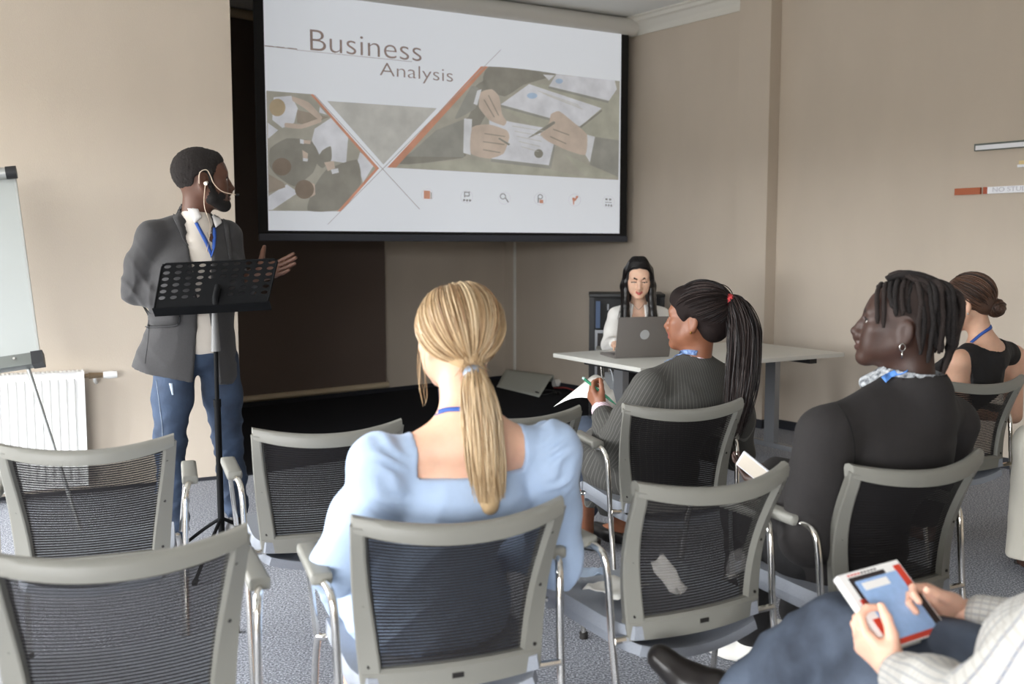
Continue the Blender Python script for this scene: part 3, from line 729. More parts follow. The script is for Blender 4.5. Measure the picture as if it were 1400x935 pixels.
        for yy in (-0.27, 0.27): auto_smooth(MB().tube([V(sg * 0.25, yy, 0.0), V(sg * 0.25, yy, 0.022)], 0.015, 10).build('foot_glide', M_SCREW, c))
        MB().tube([V(sg * 0.253, -0.21, 0.435), V(sg * 0.18, -0.19, 0.425)], 0.009, 8).build('bracket', M_CHROME, c)
    return c
def copy_tree(o, parent=None):
    n = o.copy(); COL.objects.link(n); n.parent = parent
    for ch in o.children: copy_tree(ch, n)
    return n
CHAIR0 = make_chair(); CH = {}
def chair_pose(l=None, r=None, ang=None):
    """from the image positions of the rail ends (height 0.82)"""
    if l is not None and r is not None:
        a, b_ = atz(*l, 0.82), atz(*r, 0.82); ang = math.atan2(b_[1] - a[1], b_[0] - a[0]); mid = (a + b_) / 2
    else:
        d = V(math.cos(ang), math.sin(ang), 0); mid = (atz(*l, 0.82) + d * BW_T) if l is not None else (atz(*r, 0.82) - d * BW_T)
    f = V(-math.sin(ang), math.cos(ang), 0); o = mid + f * 0.26; o[2] = 0
    return o, ang
_first = [True]
def chair(key, label, **kw):
    o, a = chair_pose(**kw) if 'pos' not in kw else (np.asarray(kw['pos'], float), kw['ang'])
    c = CHAIR0 if _first[0] else copy_tree(CHAIR0); _first[0] = False
    c.location = tuple(o); c.rotation_euler = (0, 0, a); c['label'] = label; CH[key] = (o, a); return c
D_ = math.radians
chair('F', 'grey mesh-back chair the blonde woman in pale blue sits on', l=(482, 714), r=(766, 688))
chair('A', 'empty mesh-back chair in the near bottom left corner, closest to the camera', r=(337, 726), ang=D_(23))
chair('B', 'empty mesh-back chair in front of the radiator and flipchart', r=(238, 600), ang=D_(19))
chair('C', 'empty mesh-back chair between the speaker and the blonde woman', l=(345, 592), ang=D_(21))
chair('D', 'mostly hidden mesh-back chair beyond the right shoulder of the blonde woman', r=(792, 560), ang=D_(21))
chair('E', 'mesh-back chair under the woman in the pinstripe blazer', l=(860, 557), r=(1006, 550))
chair('G', 'empty mesh-back chair with torn clear tape on its back and paper on its seat', l=(864, 668), r=(1076, 639))
chair('H', 'mesh-back chair under the man with dreadlocks', r=(1338, 621), ang=D_(25))
chair('I', 'mesh-back chair under the woman with a hair bun', r=(1397, 517), ang=D_(21))
def cl(key, p):
    """chair-local point to world"""
    o, a = CH[key]; return o + rotz(a) @ np.asarray(p, float)
# torn tape and creased clear film on chair G, loose paper on its seat
M_FILM = mat('clear_film', (190, 186, 180), 0.3, alpha=0.32)
def wrinkled(key, corners, nu, nv, amp, seed, lift):
    rg = np.random.RandomState(seed); G = []
    for i in range(nu):
        row = []
        for j in range(nv):
            u, v = i / (nu - 1), j / (nv - 1)
            s = (1 - v) * ((1 - u) * corners[0][0] + u * corners[1][0]) + v * ((1 - u) * corners[3][0] + u * corners[2][0]); t = (1 - v) * ((1 - u) * corners[0][1] + u * corners[1][1]) + v * ((1 - u) * corners[3][1] + u * corners[2][1])
            if i in (0, nu - 1) or j in (0, nv - 1): s += rg.normal(0, 0.015); t += rg.normal(0, 0.012)
            row.append(cl(key, back_pt(s, t) + V(0, -lift - abs(rg.normal(0, amp)), 0)))
        G.append(row)
    return np.array(G)
mb = MB().sheet(wrinkled('G', [(-0.72, 0.46), (-0.58, 0.52), (-0.20, 0.24), (-0.36, 0.17)], 9, 5, 0.003, 3, 0.006), 0.0008)
c0 = cl('G', back_pt(-0.45, 0.35)); t = mb.build('torn_tape', M_FILM, None, True, c0); t.location = tuple(c0); tag(t, 'torn strip of clear tape stuck on the empty chair back', 'tape')
mb = MB().sheet(wrinkled('G', [(0.35, 0.44), (0.62, 0.47), (0.72, 0.26), (0.40, 0.24)], 7, 5, 0.002, 5, 0.006), 0.0006)
c0 = cl('G', back_pt(0.5, 0.35)); t = mb.build('clear_tape_patch', mat('thin_clear_film', (170, 168, 166), 0.3, alpha=0.12), None, True, c0); t.location = tuple(c0); tag(t, 'faint patch of clear tape beside the torn strip', 'tape')
M_PAPER = mat('white_paper', (236, 234, 228), 0.7); M_PAPER_B = mat('pale_blue_paper', (186, 204, 228), 0.7)
def crumple(name, key, c, sx, sy, ang, m, label, seed, z=0.478):
    rg = np.random.RandomState(seed); G = []
    for i in range(7):
        row = []
        for j in range(6):
            u, v = (i / 6 - 0.5) * sx, (j / 5 - 0.5) * sy; q = rotz(ang) @ V(u, v, 0)
            row.append(cl(key, V(c[0] + q[0], c[1] + q[1], z + 0.008 + abs(rg.normal(0, 0.007)))))
        G.append(row)
    c0 = cl(key, V(c[0], c[1], z)); t = MB().sheet(np.array(G), 0.001).build(name, m, None, True, c0); t.location = tuple(c0)
    return tag(t, label, 'paper')
crumple('crumpled_paper', 'G', (-0.12, -0.02), 0.15, 0.11, 0.4, M_PAPER, 'crumpled white paper on the seat of the empty chair', 2)
crumple('folded_leaflet', 'G', (-0.12, 0.11), 0.10, 0.06, -0.3, M_PAPER_B, 'pale blue folded paper behind the crumpled white one', 4)

# ------------------------------------------------------------------ table with laptop
M_TOP = mat('white_laminate', (214, 214, 208), 0.35); M_LEG = mat('table_grey_metal', (140, 142, 146), 0.35, 0.6); M_DARK = mat('dark_plastic', (26, 27, 30), 0.5)
TZ = 0.72
tl, tn_, tr = atz(767, 482, TZ), atz(876, 503, TZ), atz(1155, 482, TZ)
ta = math.atan2(tr[1] - tn_[1], tr[0] - tn_[0]); TU = V(math.cos(ta), math.sin(ta), 0); TV = V(-math.sin(ta), math.cos(ta), 0)
TLEN = np.dot(tr - tn_, TU); TW = 0.80
if abs(np.dot(tl - tn_, TV)) > 0.5: TW = min(0.92, abs(np.dot(tl - tn_, TV)))
tb = thing('folding_table', 'white folding table with grey T-shaped legs on castors', 'table', (tn_[0], tn_[1], 0), rz=ta)
auto_smooth(MB().box((0, 0, TZ - 0.026), (TLEN, TW, TZ), bev=0.003).build('table_top', M_TOP, tb))
for x in (0.20, TLEN - 0.17):
    MB().box((x - 0.022, TW / 2 - 0.045, 0.075), (x + 0.022, TW / 2 + 0.045, TZ - 0.07)).build('leg', M_LEG, tb)
    auto_smooth(MB().box((x - 0.028, 0.06, 0.055), (x + 0.028, TW - 0.06, 0.09), bev=0.006).build('foot_bar', M_LEG, tb))
    MB().box((x - 0.03, 0.10, TZ - 0.07), (x + 0.03, TW - 0.10, TZ - 0.027)).build('bracket', M_DARK, tb)
    for y in (0.09, TW - 0.09):
        w_ = auto_smooth(MB().tube([V(x - 0.022, y, 0.034), V(x - 0.006, y, 0.034)], 0.034, 14).build('castor_wheel', M_DARK, tb), 50)
        auto_smooth(MB().tube([V(x + 0.006, y, 0.034), V(x + 0.022, y, 0.034)], 0.034, 14).build('castor_wheel', M_DARK, tb), 50)
MB().box((0.2, TW / 2 - 0.02, TZ - 0.085), (TLEN - 0.17, TW / 2 + 0.02, TZ - 0.045)).build('cross_beam', M_LEG, tb)
def tl_(p): return V(tn_[0], tn_[1], 0) + rotz(ta) @ np.asarray(p, float)
# laptop
M_ALU = mat('laptop_grey', (122, 117, 113), 0.5, 0.25); M_KEY = mat('laptop_keys', (36, 36, 38), 0.6); M_LOGO = mat('laptop_badge', (188, 190, 192), 0.3, 0.3)
lp0 = atz(878, 489, TZ); 
lt = thing('laptop', 'open grey laptop with a round pale badge on its lid', 'laptop', tuple(lp0), rz=ta * 0.55)
auto_smooth(MB().box((-0.178, 0.0, 0.0), (0.178, 0.24, 0.016), bev=0.004).build('base', M_ALU, lt))
MB().box((-0.15, 0.03, 0.0158), (0.15, 0.14, 0.0166)).build('keyboard', M_KEY, lt)
RL = np.array([[1, 0, 0], [0, 1, 0], [0, 0, 1.0]]); la = math.radians(-12); RL = np.array([[1, 0, 0], [0, math.cos(la), -math.sin(la)], [0, math.sin(la), math.cos(la)]])
ld = auto_smooth(MB().box((-0.178, -0.007, 0.0), (0.178, 0.0, 0.245), np.array([[1, 0, 0], [0, math.cos(-la), -math.sin(-la)], [0, math.sin(-la), math.cos(-la)]]), V(0, 0.002, 0.012), bev=0.003).build('lid', M_ALU, lt))
RLi = np.array([[1, 0, 0], [0, math.cos(-la), -math.sin(-la)], [0, math.sin(-la), math.cos(-la)]])
mb = MB(); rr = [RLi @ V(0.03 * math.cos(a), -0.0078, 0.135 + 0.03 * math.sin(a)) + V(0, 0.002, 0.012) for a in np.linspace(0, 6.2832, 28, endpoint=False)]; r2 = [q + RLi @ V(0, 0.002, 0) for q in rr]
mb.add(rr + r2, [tuple(range(28))] + [(i, (i + 1) % 28, 28 + (i + 1) % 28, 28 + i) for i in range(28)]); mb.build('badge', M_LOGO, ld)
MB().box((-0.165, 0.0, 0.012), (0.165, 0.001, 0.235), RLi, V(0, 0.002, 0.012)).build('display', mat('laptop_display', (150, 160, 175), 0.2, emit=0.6), ld)

# ------------------------------------------------------------------ black rack cabinet behind the table
M_BLK = mat('rack_black', (20, 21, 24), 0.45); M_BLK2 = mat('rack_panel', (52, 48, 46), 0.6); M_BLUE = mat('rack_blue_strip', (70, 92, 128), 0.5)
rc = atz(806, 545, 0.0); rc = V(0.62, 7.95, 0)
ra_ = math.atan2(0.8, -0.6) - math.pi; rk = thing('equipment_rack', 'black equipment rack standing behind the seated woman with the laptop', 'cabinet', tuple(rc), rz=D_(-4))
for x in (0.0, 0.56):
    for y in (0.0, 0.40): MB().box((x, y, 0), (x + 0.035, y + 0.035, 1.01)).build('upright', M_BLK, rk)
auto_smooth(MB().box((-0.005, -0.005, 0.985), (0.60, 0.44, 1.015), bev=0.008).build('top_panel', M_BLK, rk)); MB().box((0.02, 0.40, 0.02), (0.575, 0.42, 0.99)).build('back_panel', M_BLK, rk)
MB().box((0.0, 0.0, 0.04), (0.60, 0.43, 0.07)).build('bottom_panel', M_BLK, rk)
MB().box((0.05, 0.02, 0.08), (0.555, 0.38, 0.70), bev=0.004).build('amplifier_case', M_BLK2, rk)
MB().box((0.045, 0.005, 0.70), (0.56, 0.02, 0.725)).build('case_trim', M_LEG, rk); MB().box((0.045, 0.005, 0.08), (0.065, 0.02, 0.70)).build('case_trim', M_LEG, rk)
MB().box((0.05, 0.012, 0.74), (0.085, 0.03, 0.955)).build('blue_strip', M_BLUE, rk); MB().box((0.15, 0.39, 0.86), (0.165, 0.398, 0.91)).build('latch', M_LEG, rk)

# small grey device standing under the table
M_DEV = mat('device_silver', (168, 172, 176), 0.35, 0.5)
dv = tl_((0.30, TW * 0.70, 0)); dt = thing('control_unit', 'silver tower unit with a dark display under the table', 'electronics', tuple(dv), rz=D_(12))
auto_smooth(MB().box((-0.05, -0.06, 0.0), (0.05, 0.10, 0.60), bev=0.006).build('case', M_DEV, dt)); MB().box((-0.033, -0.0625, 0.50), (0.033, -0.059, 0.565)).build('display', M_DARK, dt)
cbl = [tl_((0.22, TW * 0.7, 0.69)), tl_((0.24, TW * 0.66, 0.6)), tl_((0.24, TW * 0.62, 0.5)), tl_((0.28, TW * 0.62, 0.38)), tl_((0.27, TW * 0.66, 0.2)), tl_((0.25, TW * 0.66, 0.008))]
o = MB().tube(cbl, 0.004, 6, smooth=6).build('table_cable', M_DEV, None, True, cbl[-1]); o.location = tuple(cbl[-1]); tag(o, 'thin pale cable hanging under the table', 'cable')

# grey mat curling over on the niche floor, with a white tube and cables behind
M_MAT = mat('grey_vinyl_mat', (206, 210, 202), 0.6); 
ca, cb_, cc, cd = atz(679, 529, 0.01), atz(737, 543, 0.01), atz(757, 517, 0.10), atz(692, 509, 0.10)
G = []
for i in np.linspace(0, 1, 12):
    a = ca + (cb_ - ca) * i; d = cd + (cc - cd) * i; row = []
    for j in np.linspace(0, 1, 11):
        p = a + (d - a) * min(1, j * 1.3); h_ = 0.012 + 0.12 * math.sin(min(j, 0.85) * 1.75) ** 1.3; q = p.copy(); q[2] = h_
        if j > 0.8: q[2] = h_ - (j - 0.8) * 0.35
        row.append(q)
    G.append(row)
o = MB().sheet(np.array(G), 0.006).build('floor_mat', M_MAT, None, True, ca); o.location = tuple(ca); tag(o, 'pale grey vinyl mat curling up on the dark niche carpet', 'mat')
pa, pb_ = atz(757, 524, 0.06), atz(783, 522, 0.06)
o = auto_smooth(MB().tube([pa, pb_], 0.038, 16).build('paper_roll', M_PAPER, None, False, pa)); o.location = tuple(pa); tag(o, 'white paper roll lying at the end of the grey mat', 'roll')
rg = np.random.RandomState(8)
for k, (m_, lb) in enumerate(((M_DARK, 'black cable coiled beside the white paper roll'), (mat('red_cable', (150, 60, 56), 0.5), 'thin reddish cable beside the grey mat'))):
    c0 = atz(748 + 26 * k, 538 - 6 * k, 0.015); pts = [c0 + V(0.13 * math.cos(a * (1 + k * .3)) * (1 - a / 20), 0.10 * math.sin(a), 0.0 + 0.012 * (a % 2)) for a in np.arange(0, 11 - 6 * k, 0.6)]
    o = MB().tube(pts, 0.007, 6, smooth=4).build('coiled_cable', m_, None, True, c0); o.location = tuple(c0); tag(o, lb, 'cable')

# ------------------------------------------------------------------ radiator on the left wall
M_RADI = mat('radiator_white', (232, 232, 230), 0.4); M_BRASS = mat('valve_metal', (150, 130, 105), 0.35, 0.8)
LN = V(0.438, -0.899, 0)
def lwp(px, py, off):
    d = ray(px, py); o = V(0, 0, CAM_H); q = LW1 + LN * off; t = np.dot(q - o, LN) / np.dot(d, LN); p = o + d * t
    return np.dot(p - LW1, LWD), p[2]
s1, zt_ = lwp(114, 509, 0.13); _, zb_ = lwp(116, 665, 0.13)
rd = thing('radiator', 'white ribbed panel radiator on the wall behind the flipchart', 'radiator', tuple(LW1 + LWD * s1))
RR = np.stack([LWD, LN, V(0, 0, 1)], 1); s0 = s1 - 1.15; bR = np.array(rd.location)
pitch = 0.0411; nx = int(1.15 / pitch); G = []
xs = []; ys = []
for i in range(nx):
    x0 = s0 + i * pitch
    for a, b_ in ((0.0, 0.0), (0.25, 0.0), (0.38, 0.010), (0.80, 0.010), (0.93, 0.0)): xs.append(x0 + a * pitch); ys.append(0.115 + b_)
xs.append(s1); ys.append(0.115)
for z in (zb_ + 0.0, zb_ + 0.035, zb_ + 0.05, zt_ - 0.05, zt_ - 0.035, zt_):
    rib = 1.0 if zb_ + 0.04 < z < zt_ - 0.04 else 0.0
    G.append([LW1 + LWD * a + LN * (0.115 + (b_ - 0.115) * rib) + V(0, 0, z) for a, b_ in zip(xs, ys)])
auto_smooth(MB().grid(np.array(G)[:, ::-1]).build('front_panel', M_RADI, rd, base=bR), 30)
MB().box((s0, 0.03, zb_), (s1, 0.05, zt_), RR, LW1).build('back_panel', M_RADI, rd, base=bR)
MB().box((s1 - 0.004, 0.028, zb_ - 0.003), (s1 + 0.004, 0.127, zt_ + 0.006), RR, LW1).build('side_cover', M_RADI, rd, base=bR)
MB().box((s0 - 0.004, 0.028, zb_ - 0.003), (s0 + 0.004, 0.127, zt_ + 0.006), RR, LW1).build('side_cover', M_RADI, rd, base=bR)
for i in range(52):
    x0 = s0 + 0.01 + i * (1.13 / 52); MB().box((x0, 0.032, zt_ - 0.002), (x0 + 0.012, 0.124, zt_ + 0.005), RR, LW1).build('grille_slat', M_RADI, rd, base=bR)
for yy in (0.036, 0.078, 0.12): MB().box((s0, yy - 0.004, zt_ - 0.004), (s1, yy + 0.004, zt_ + 0.003), RR, LW1).build('grille_rail', M_RADI, rd, base=bR)
vz = lwp(135, 513, 0.08)[1]; va, vb, vc = (lwp(x, 513, 0.08)[0] for x in (118, 141, 160))
W_ = lambda s, o_, z: LW1 + LWD * s + LN * o_ + V(0, 0, z)
auto_smooth(MB().tube([W_(s1, 0.08, vz), W_(va + 0.01, 0.08, vz), W_(va + 0.012, 0.08, vz), W_(vb, 0.08, vz)], [0.012, 0.012, 0.018, 0.014], 12).build('valve_body', M_BRASS, rd, base=bR))
auto_smooth(MB().tube([W_(vb, 0.08, vz), W_((vb + vc) / 2, 0.08, vz), W_(vc, 0.08, vz)], [0.019, 0.022, 0.019], 14).build('thermostat_knob', M_RADI, rd, base=bR), 50)
auto_smooth(MB().tube([W_((va + vb) / 2, 0.08, vz), W_((va + vb) / 2, 0.07, vz - 0.03), W_((va + vb) / 2 + 0.01, 0.0, vz - 0.05)], 0.010, 8, smooth=4).build('supply_pipe', M_RADI, rd, base=bR))

# ------------------------------------------------------------------ flipchart at the left edge
M_BOARD = mat('whiteboard', (162, 166, 164), 0.25); M_ALU2 = mat('flipchart_aluminium', (176, 178, 176), 0.4, 0.6); M_TRAY = mat('tray_grey', (118, 122, 118), 0.4, 0.4)
f_br, f_tr = at(54, 488, 4.62), at(20, 238, 4.92)
up_ = unit(f_tr - f_br); fl = unit(V(-0.93, -0.30, 0)); fl = unit(fl - up_ * np.dot(fl, up_)); fn_ = np.cross(fl, up_)   # towards the viewer
if fn_[1] > 0: fn_ = -fn_
Hb = np.linalg.norm(f_tr - f_br); fb = f_br.copy(); fb[2] = 0
fc = thing('flipchart', 'flipchart easel with a grey-white board cut by the left frame edge', 'flipchart', tuple(fb)); Fm = np.stack([-fl, -fn_, up_], 1)
MB().box((-0.70, 0, 0), (0.0, 0.018, Hb), Fm, f_br).build('board', M_BOARD, fc, base=fb)
MB().box((-0.006, -0.004, 0), (0.004, 0.022, Hb), Fm, f_br).build('board_edge', M_ALU2, fc, base=fb)
auto_smooth(MB().tube([f_tr + fl * 0.03 + fn_ * 0.02, f_tr + fl * 0.72 + fn_ * 0.02], 0.028, 14).build('paper_clamp', M_ALU2, fc, base=fb)); auto_smooth(MB().tube([f_tr - fl * 0.012 + fn_ * 0.02, f_tr + fl * 0.035 + fn_ * 0.02], 0.031, 14).build('clamp_cap', M_DARK, fc, base=fb))
auto_smooth(MB().box((-0.72, -0.055, -0.045), (0.012, 0.02, 0.012), Fm, f_br, bev=0.004).build('pen_tray', M_TRAY, fc, base=fb)); MB().box((-0.03, -0.058, -0.047), (0.02, 0.022, 0.015), Fm, f_br).build('tray_cap', M_DARK, fc, base=fb)
for x in (-0.10, -0.24): auto_smooth(MB().tube([f_br + Fm @ V(x, -0.056, -0.008), f_br + Fm @ V(x, -0.062, -0.008)], 0.006, 8).build('screw', M_CHROME, fc, base=fb))
foot = atz(112, 733, 0.0)
auto_smooth(MB().tube([f_br + Fm @ V(-0.06, 0.03, -0.02), foot + V(0, 0, 0.01)], 0.010, 10).build('leg', M_ALU2, fc, base=fb)); auto_smooth(MB().tube([foot + V(0, 0, 0), foot + V(-0.006, 0, 0.03)], 0.014, 10).build('rubber_foot', M_ALU2, fc, base=fb))
foot2 = foot + fl * 1.05; foot2[2] = 0; auto_smooth(MB().tube([f_br + Fm @ V(-0.62, 0.03, -0.02), foot2 + V(0, 0, 0.01)], 0.010, 10).build('leg', M_ALU2, fc, base=fb))
foot3 = foot + fl * 0.5 - V(fn_[0], fn_[1], 0) * 0.75; foot3[2] = 0; auto_smooth(MB().tube([f_br + Fm @ V(-0.35, 0.04, 0.75), foot3 + V(0, 0, 0.01)], 0.010, 10).build('leg', M_ALU2, fc, base=fb))

# ------------------------------------------------------------------ music stand used as a lectern
M_STAND = mat('stand_black', (10, 11, 13), 0.7, 0.0, spec=0.15, bump=0.0001, bscale=800)
YS = 4.28
ms_foot = at(303, 728, YS); ms_foot[2] = 0
mst = thing('music_stand', 'black perforated music stand in front of the standing speaker', 'stand', tuple(ms_foot)); bM = ms_foot
A_, B_, C_, D4 = at(222, 361, YS + 0.03), at(380, 354, YS + 0.10), at(366, 412, YS - 0.06), at(211, 421, YS - 0.12)
def plate(u, v): return (1 - v) * ((1 - u) * D4 + u * C_) + v * ((1 - u) * A_ + u * B_)
pn = unit(np.cross(C_ - D4, A_ - D4)); pn = pn if pn[1] < 0 else -pn
nu, nv = 10, 7; th = 0.002; mb = MB(); K = 12
for i in range(nu):
    for j in range(nv):
        cu, cv = (i + 0.5) / nu, (j + 0.5) / nv
        hole = 0 < j < nv and not (4 <= i <= 5 and j < 4)
        sq = []; ci = []
        for k in range(K):
            a = 2 * math.pi * (k + 0.5) / K; ca_, sa_ = math.cos(a), math.sin(a); mx = max(abs(ca_), abs(sa_))
            sq.append((cu + ca_ / mx * 0.5 / nu, cv + sa_ / mx * 0.5 / nv)); ci.append((cu + ca_ * 0.28 / nu * 1.08, cv + sa_ * 0.30 / nv))
        cs = [(cu + a / nu * 0.5, cv + b_ / nv * 0.5) for a, b_ in ((1, 1), (-1, 1), (-1, -1), (1, -1))]
        fr_, bk = [], []
        for off in (th / 2, -th / 2):
            P_ = [plate(*q) + pn * off for q in (sq + ci + cs)]
            F_ = [(k, (k + 1) % K, K + (k + 1) % K, K + k) for k in range(K)] if hole else [tuple(range(K))]
            for q in range(4):
                tgt = np.array(cs[q]); ds = [np.hypot(*(np.array(s_) - tgt)) for s_ in sq]; k1, k2 = np.argsort(ds)[:2]; F_.append((int(k1), int(k2), 2 * K + q))
            mb.add(P_, F_)
        if hole:
            P_ = [plate(*q) + pn * th / 2 for q in ci] + [plate(*q) - pn * th / 2 for q in ci]
            mb.add(P_, [(k, (k + 1) % K, K + (k + 1) % K, K + k) for k in range(K)])
mb.build('desk_plate', M_STAND, mst, base=bM)
edge = [D4, A_, B_, C_]
auto_smooth(MB().tube([D4, D4 + (A_ - D4) * 0.93, A_ + (B_ - A_) * 0.03, B_ + (A_ - B_) * 0.03, C_ + (B_ - C_) * 0.93, C_], 0.0042, 8).build('plate_rim', M_STAND, mst, base=bM))
led = [plate(-0.02, 0.0), plate(1.02, 0.0)]; Gl = np.array([[q, q + pn * 0.0 + V(0, 0, -0.004) - pn * 0.0, q + pn * -0.05] for q in led])
MB().sheet(np.array([[plate(u, 0) + pn * -w_ + V(0, 0, -0.002) for w_ in (0, 0.03, 0.055)] for u in np.linspace(-0.02, 1.02, 6)]), 0.004).build('ledge', M_STAND, mst, base=bM)
hub = plate(0.53, 0.12) + pn * 0.012; ptop = at(293, 438, YS); pole_x, pole_y = ms_foot[0], ms_foot[1]
auto_smooth(MB().tube([plate(0.53, 0.38) + pn * 0.012, hub, hub + V(0, 0, -0.03)], 0.014, 10).build('tilt_joint', M_STAND, mst, base=bM)); 
k1 = at(292, 405, YS - .03); auto_smooth(MB().tube([k1 + V(-0.03, 0, 0.0), k1 + V(0.03, 0, 0.0)], 0.012, 10).build('clamp_knob', M_STAND, mst, base=bM))
auto_smooth(MB().tube([at(293, 418, YS), at(295, 480, YS)], [0.010, 0.020, 0.021, 0.022, 0.021], 12).build('grip', mat('grip_grey', (104, 104, 104), 0.5), mst, base=bM), 50)
auto_smooth(MB().tube([at(295, 478, YS), at(297, 552, YS)], 0.0095, 10).build('upper_pole', M_STAND, mst, base=bM)); auto_smooth(MB().tube([at(297, 548, YS), V(ms_foot[0], ms_foot[1], 0.12)], 0.0145, 12).build('lower_pole', M_STAND, mst, base=bM))
auto_smooth(MB().tube([at(296.8, 546, YS), at(297.2, 556, YS)], 0.017, 12).build('collar', M_STAND, mst, base=bM))
for k in range(3):
    a = D_(25 + 120 * k); e = V(math.cos(a), math.sin(a), 0); auto_smooth(MB().tube([ms_foot + V(0, 0, 0.20), ms_foot + e * 0.12 + V(0, 0, 0.13), ms_foot + e * 0.30 + V(0, 0, 0.012)], 0.008, 8, smooth=4).build('leg', M_STAND, mst, base=bM)); auto_smooth(MB().tube([ms_foot + e * 0.285 + V(0, 0, 0.016), ms_foot + e * 0.31 + V(0, 0, 0.008)], 0.012, 8).build('rubber_foot', M_STAND, mst, base=bM))
# ------------------------------------------------------------------ people: shared builders
from mathutils.bvhtree import BVHTree
def skin_mats(tag_, rgb, lip, dark, brow=(24, 18, 16), iris=(40, 24, 16)):
    return [mat('skin_' + tag_, rgb, 0.5, var=0.05, vscale=30, bump=0.0004, bscale=260, sss=0.15), mat('lips_' + tag_, lip, 0.4), mat('eye_white', (226, 222, 216), 0.25), mat('iris_' + tag_, iris, 0.2),
            mat('brow_' + tag_, brow, 0.8), mat('beard_' + tag_, dark, 0.9, bump=0.003, bscale=300)]
def head(S, R, t, sc=1.0, fem=False, jaw=1.0, beard=False, lids=0.0, smile=0.0, mouth=1.0):
    """skull and face in a head frame: x right, y forward, z up"""
    S.use(np.asarray(R) * sc, t) if False else S.use(R, t); q = lambda *a: [v * sc for v in a]; g = sc
    S.ell(q(0, -.014, .032), q(.075, .096, .086), .02); S.ell(q(0, .028, -.025), q(.064, .066, .084), .03)
    S.ell(q(0, .052, .04), q(.058, .04, .045), .03)
    for s in (-1, 1):
        S.cone(q(s * .056, .0, -.045), q(s * .020 * jaw, .068, -.097), .020 * g, .017 * g * jaw, .03 * g)
        S.ell(q(s * .043, .062, -.018), q(.022, .020, .018), .03 * g)
        S.ell(q(s * .032, .062, -.055), q(.022, .022, .026), .03 * g)
    S.ell(q(0, .079, -.098), q(.020, .016, .016), .025 * g)
    S.cone(q(-.040, .080, .024), q(.040, .080, .024), .011 * g, .011 * g, .022 * g)
    for s in (-1, 1): S.ell(q(s * .032, .101, .003), q(.021, .014, .011), .014 * g, 0, 'sub')
    S.chain([q(0, .086, .018), q(0, .098, -.012), q(0, .112, -.034)], [.008 * g, .009 * g, .0115 * g], .014 * g)
    for s in (-1, 1): S.ell(q(s * .0125, .099, -.038), q(.0085, .011, .008), .008 * g)
    S.chain([q(-.012, .1, -.048), q(0, .104, -.052), q(.012, .1, -.048)], [.006 * g] * 3, .012 * g)
    for s in (-1, 1):
        S.ell(q(s * .032, .0765, .003), q(.0135, .0135, .0135), .001, 2); S.ell(q(s * .032, .0885, .002), q(.0058, .0030, .0058), .0, 3)
        zc = .003 + .0085 - lids
        S.chain([q(s * .017, .082, zc - .008), q(s * .026, .0905, zc - .001), q(s * .036, .0905, zc), q(s * .048, .082, zc - .007)], [.0032 * g, .0042 * g, .0042 * g, .003 * g], .004 * g)
        S.chain([q(s * .018, .083, -.006), q(s * .032, .089, -.0105), q(s * .046, .081, -.006)], [.003 * g] * 3, .006 * g)
    mz = -.066; w = .023 * mouth
    S.chain([q(-w, .086, mz - .001 + smile), q(-.008, .098, mz + .004), q(0, .0985, mz + .0025), q(.008, .098, mz + .004), q(w, .086, mz - .001 + smile)], [.0028 * g, .0052 * g, .005 * g, .0052 * g, .0028 * g], .006 * g, 1)
    S.chain([q(-w, .086, mz - .003 + smile), q(0, .098, mz - .0085), q(w, .086, mz - .003 + smile)], [.003 * g, .0068 * g, .003 * g], .006 * g, 1)
    S.cone(q(-w * .9, .103, mz - .002 + smile * .6), q(w * .9, .103, mz - .002 + smile * .6), .0016 * g, .0016 * g, .004, 0, 'sub')
    for s in (-1, 1):
        Re = rotz(s * .35)
        S.ell(q(s * .076, -.012, -.008), q(.009, .020, .032), .006 * g, 0, R=Re); S.ell(q(s * .0775, -.010, -.034), q(.007, .010, .011), .006 * g, 0)
        S.ell(q(s * .086, -.006, -.003), q(.006, .011, .018), .004 * g, 0, 'sub', R=Re)
    for s in (-1, 1):                                          # brows and lash lines
        zc = .003 + .0085 - lids
        S.chain([q(s * .015, .093, .020), q(s * .030, .092, .0265), q(s * .050, .080, .022)], [.0048 * g, .0058 * g, .0040 * g], 0, 4, 'paint')
        S.chain([q(s * .019, .087, zc - .0085), q(s * .032, .095, zc - .0045), q(s * .048, .084, zc - .0085)], [.0036 * g, .0042 * g, .0036 * g], 0, 4, 'paint')
    if beard:
        for s in (-1, 1):
            S.cone(q(s * .061, .014, -.022), q(s * .055, .026, -.070), .016 * g, .023 * g, .012, 5); S.cone(q(s * .053, .028, -.072), q(s * .016, .076, -.102), .024 * g, .024 * g, .015, 5); S.ell(q(s * .048, .052, -.066), q(.022, .024, .022), .012, 5)
            S.cone(q(s * .026, .088, -.078), q(s * .026, .084, -.06), .006 * g, .005 * g, .006, 5); S.chain([q(s * .003, .1035, -.054), q(s * .024, .093, -.062)], [.0042 * g, .005 * g], .004, 5)
        S.ell(q(0, .082, -.104), q(.026, .018, .020), .015, 5)
    S.use()
def neck(S, R, t, base, sc=1.0, r=.055, r2=.062, k=.04):
    a = np.asarray(R) @ (V(0, -.022, -.035) * sc) + t; S.cone(a, base, r, r2, k); return S
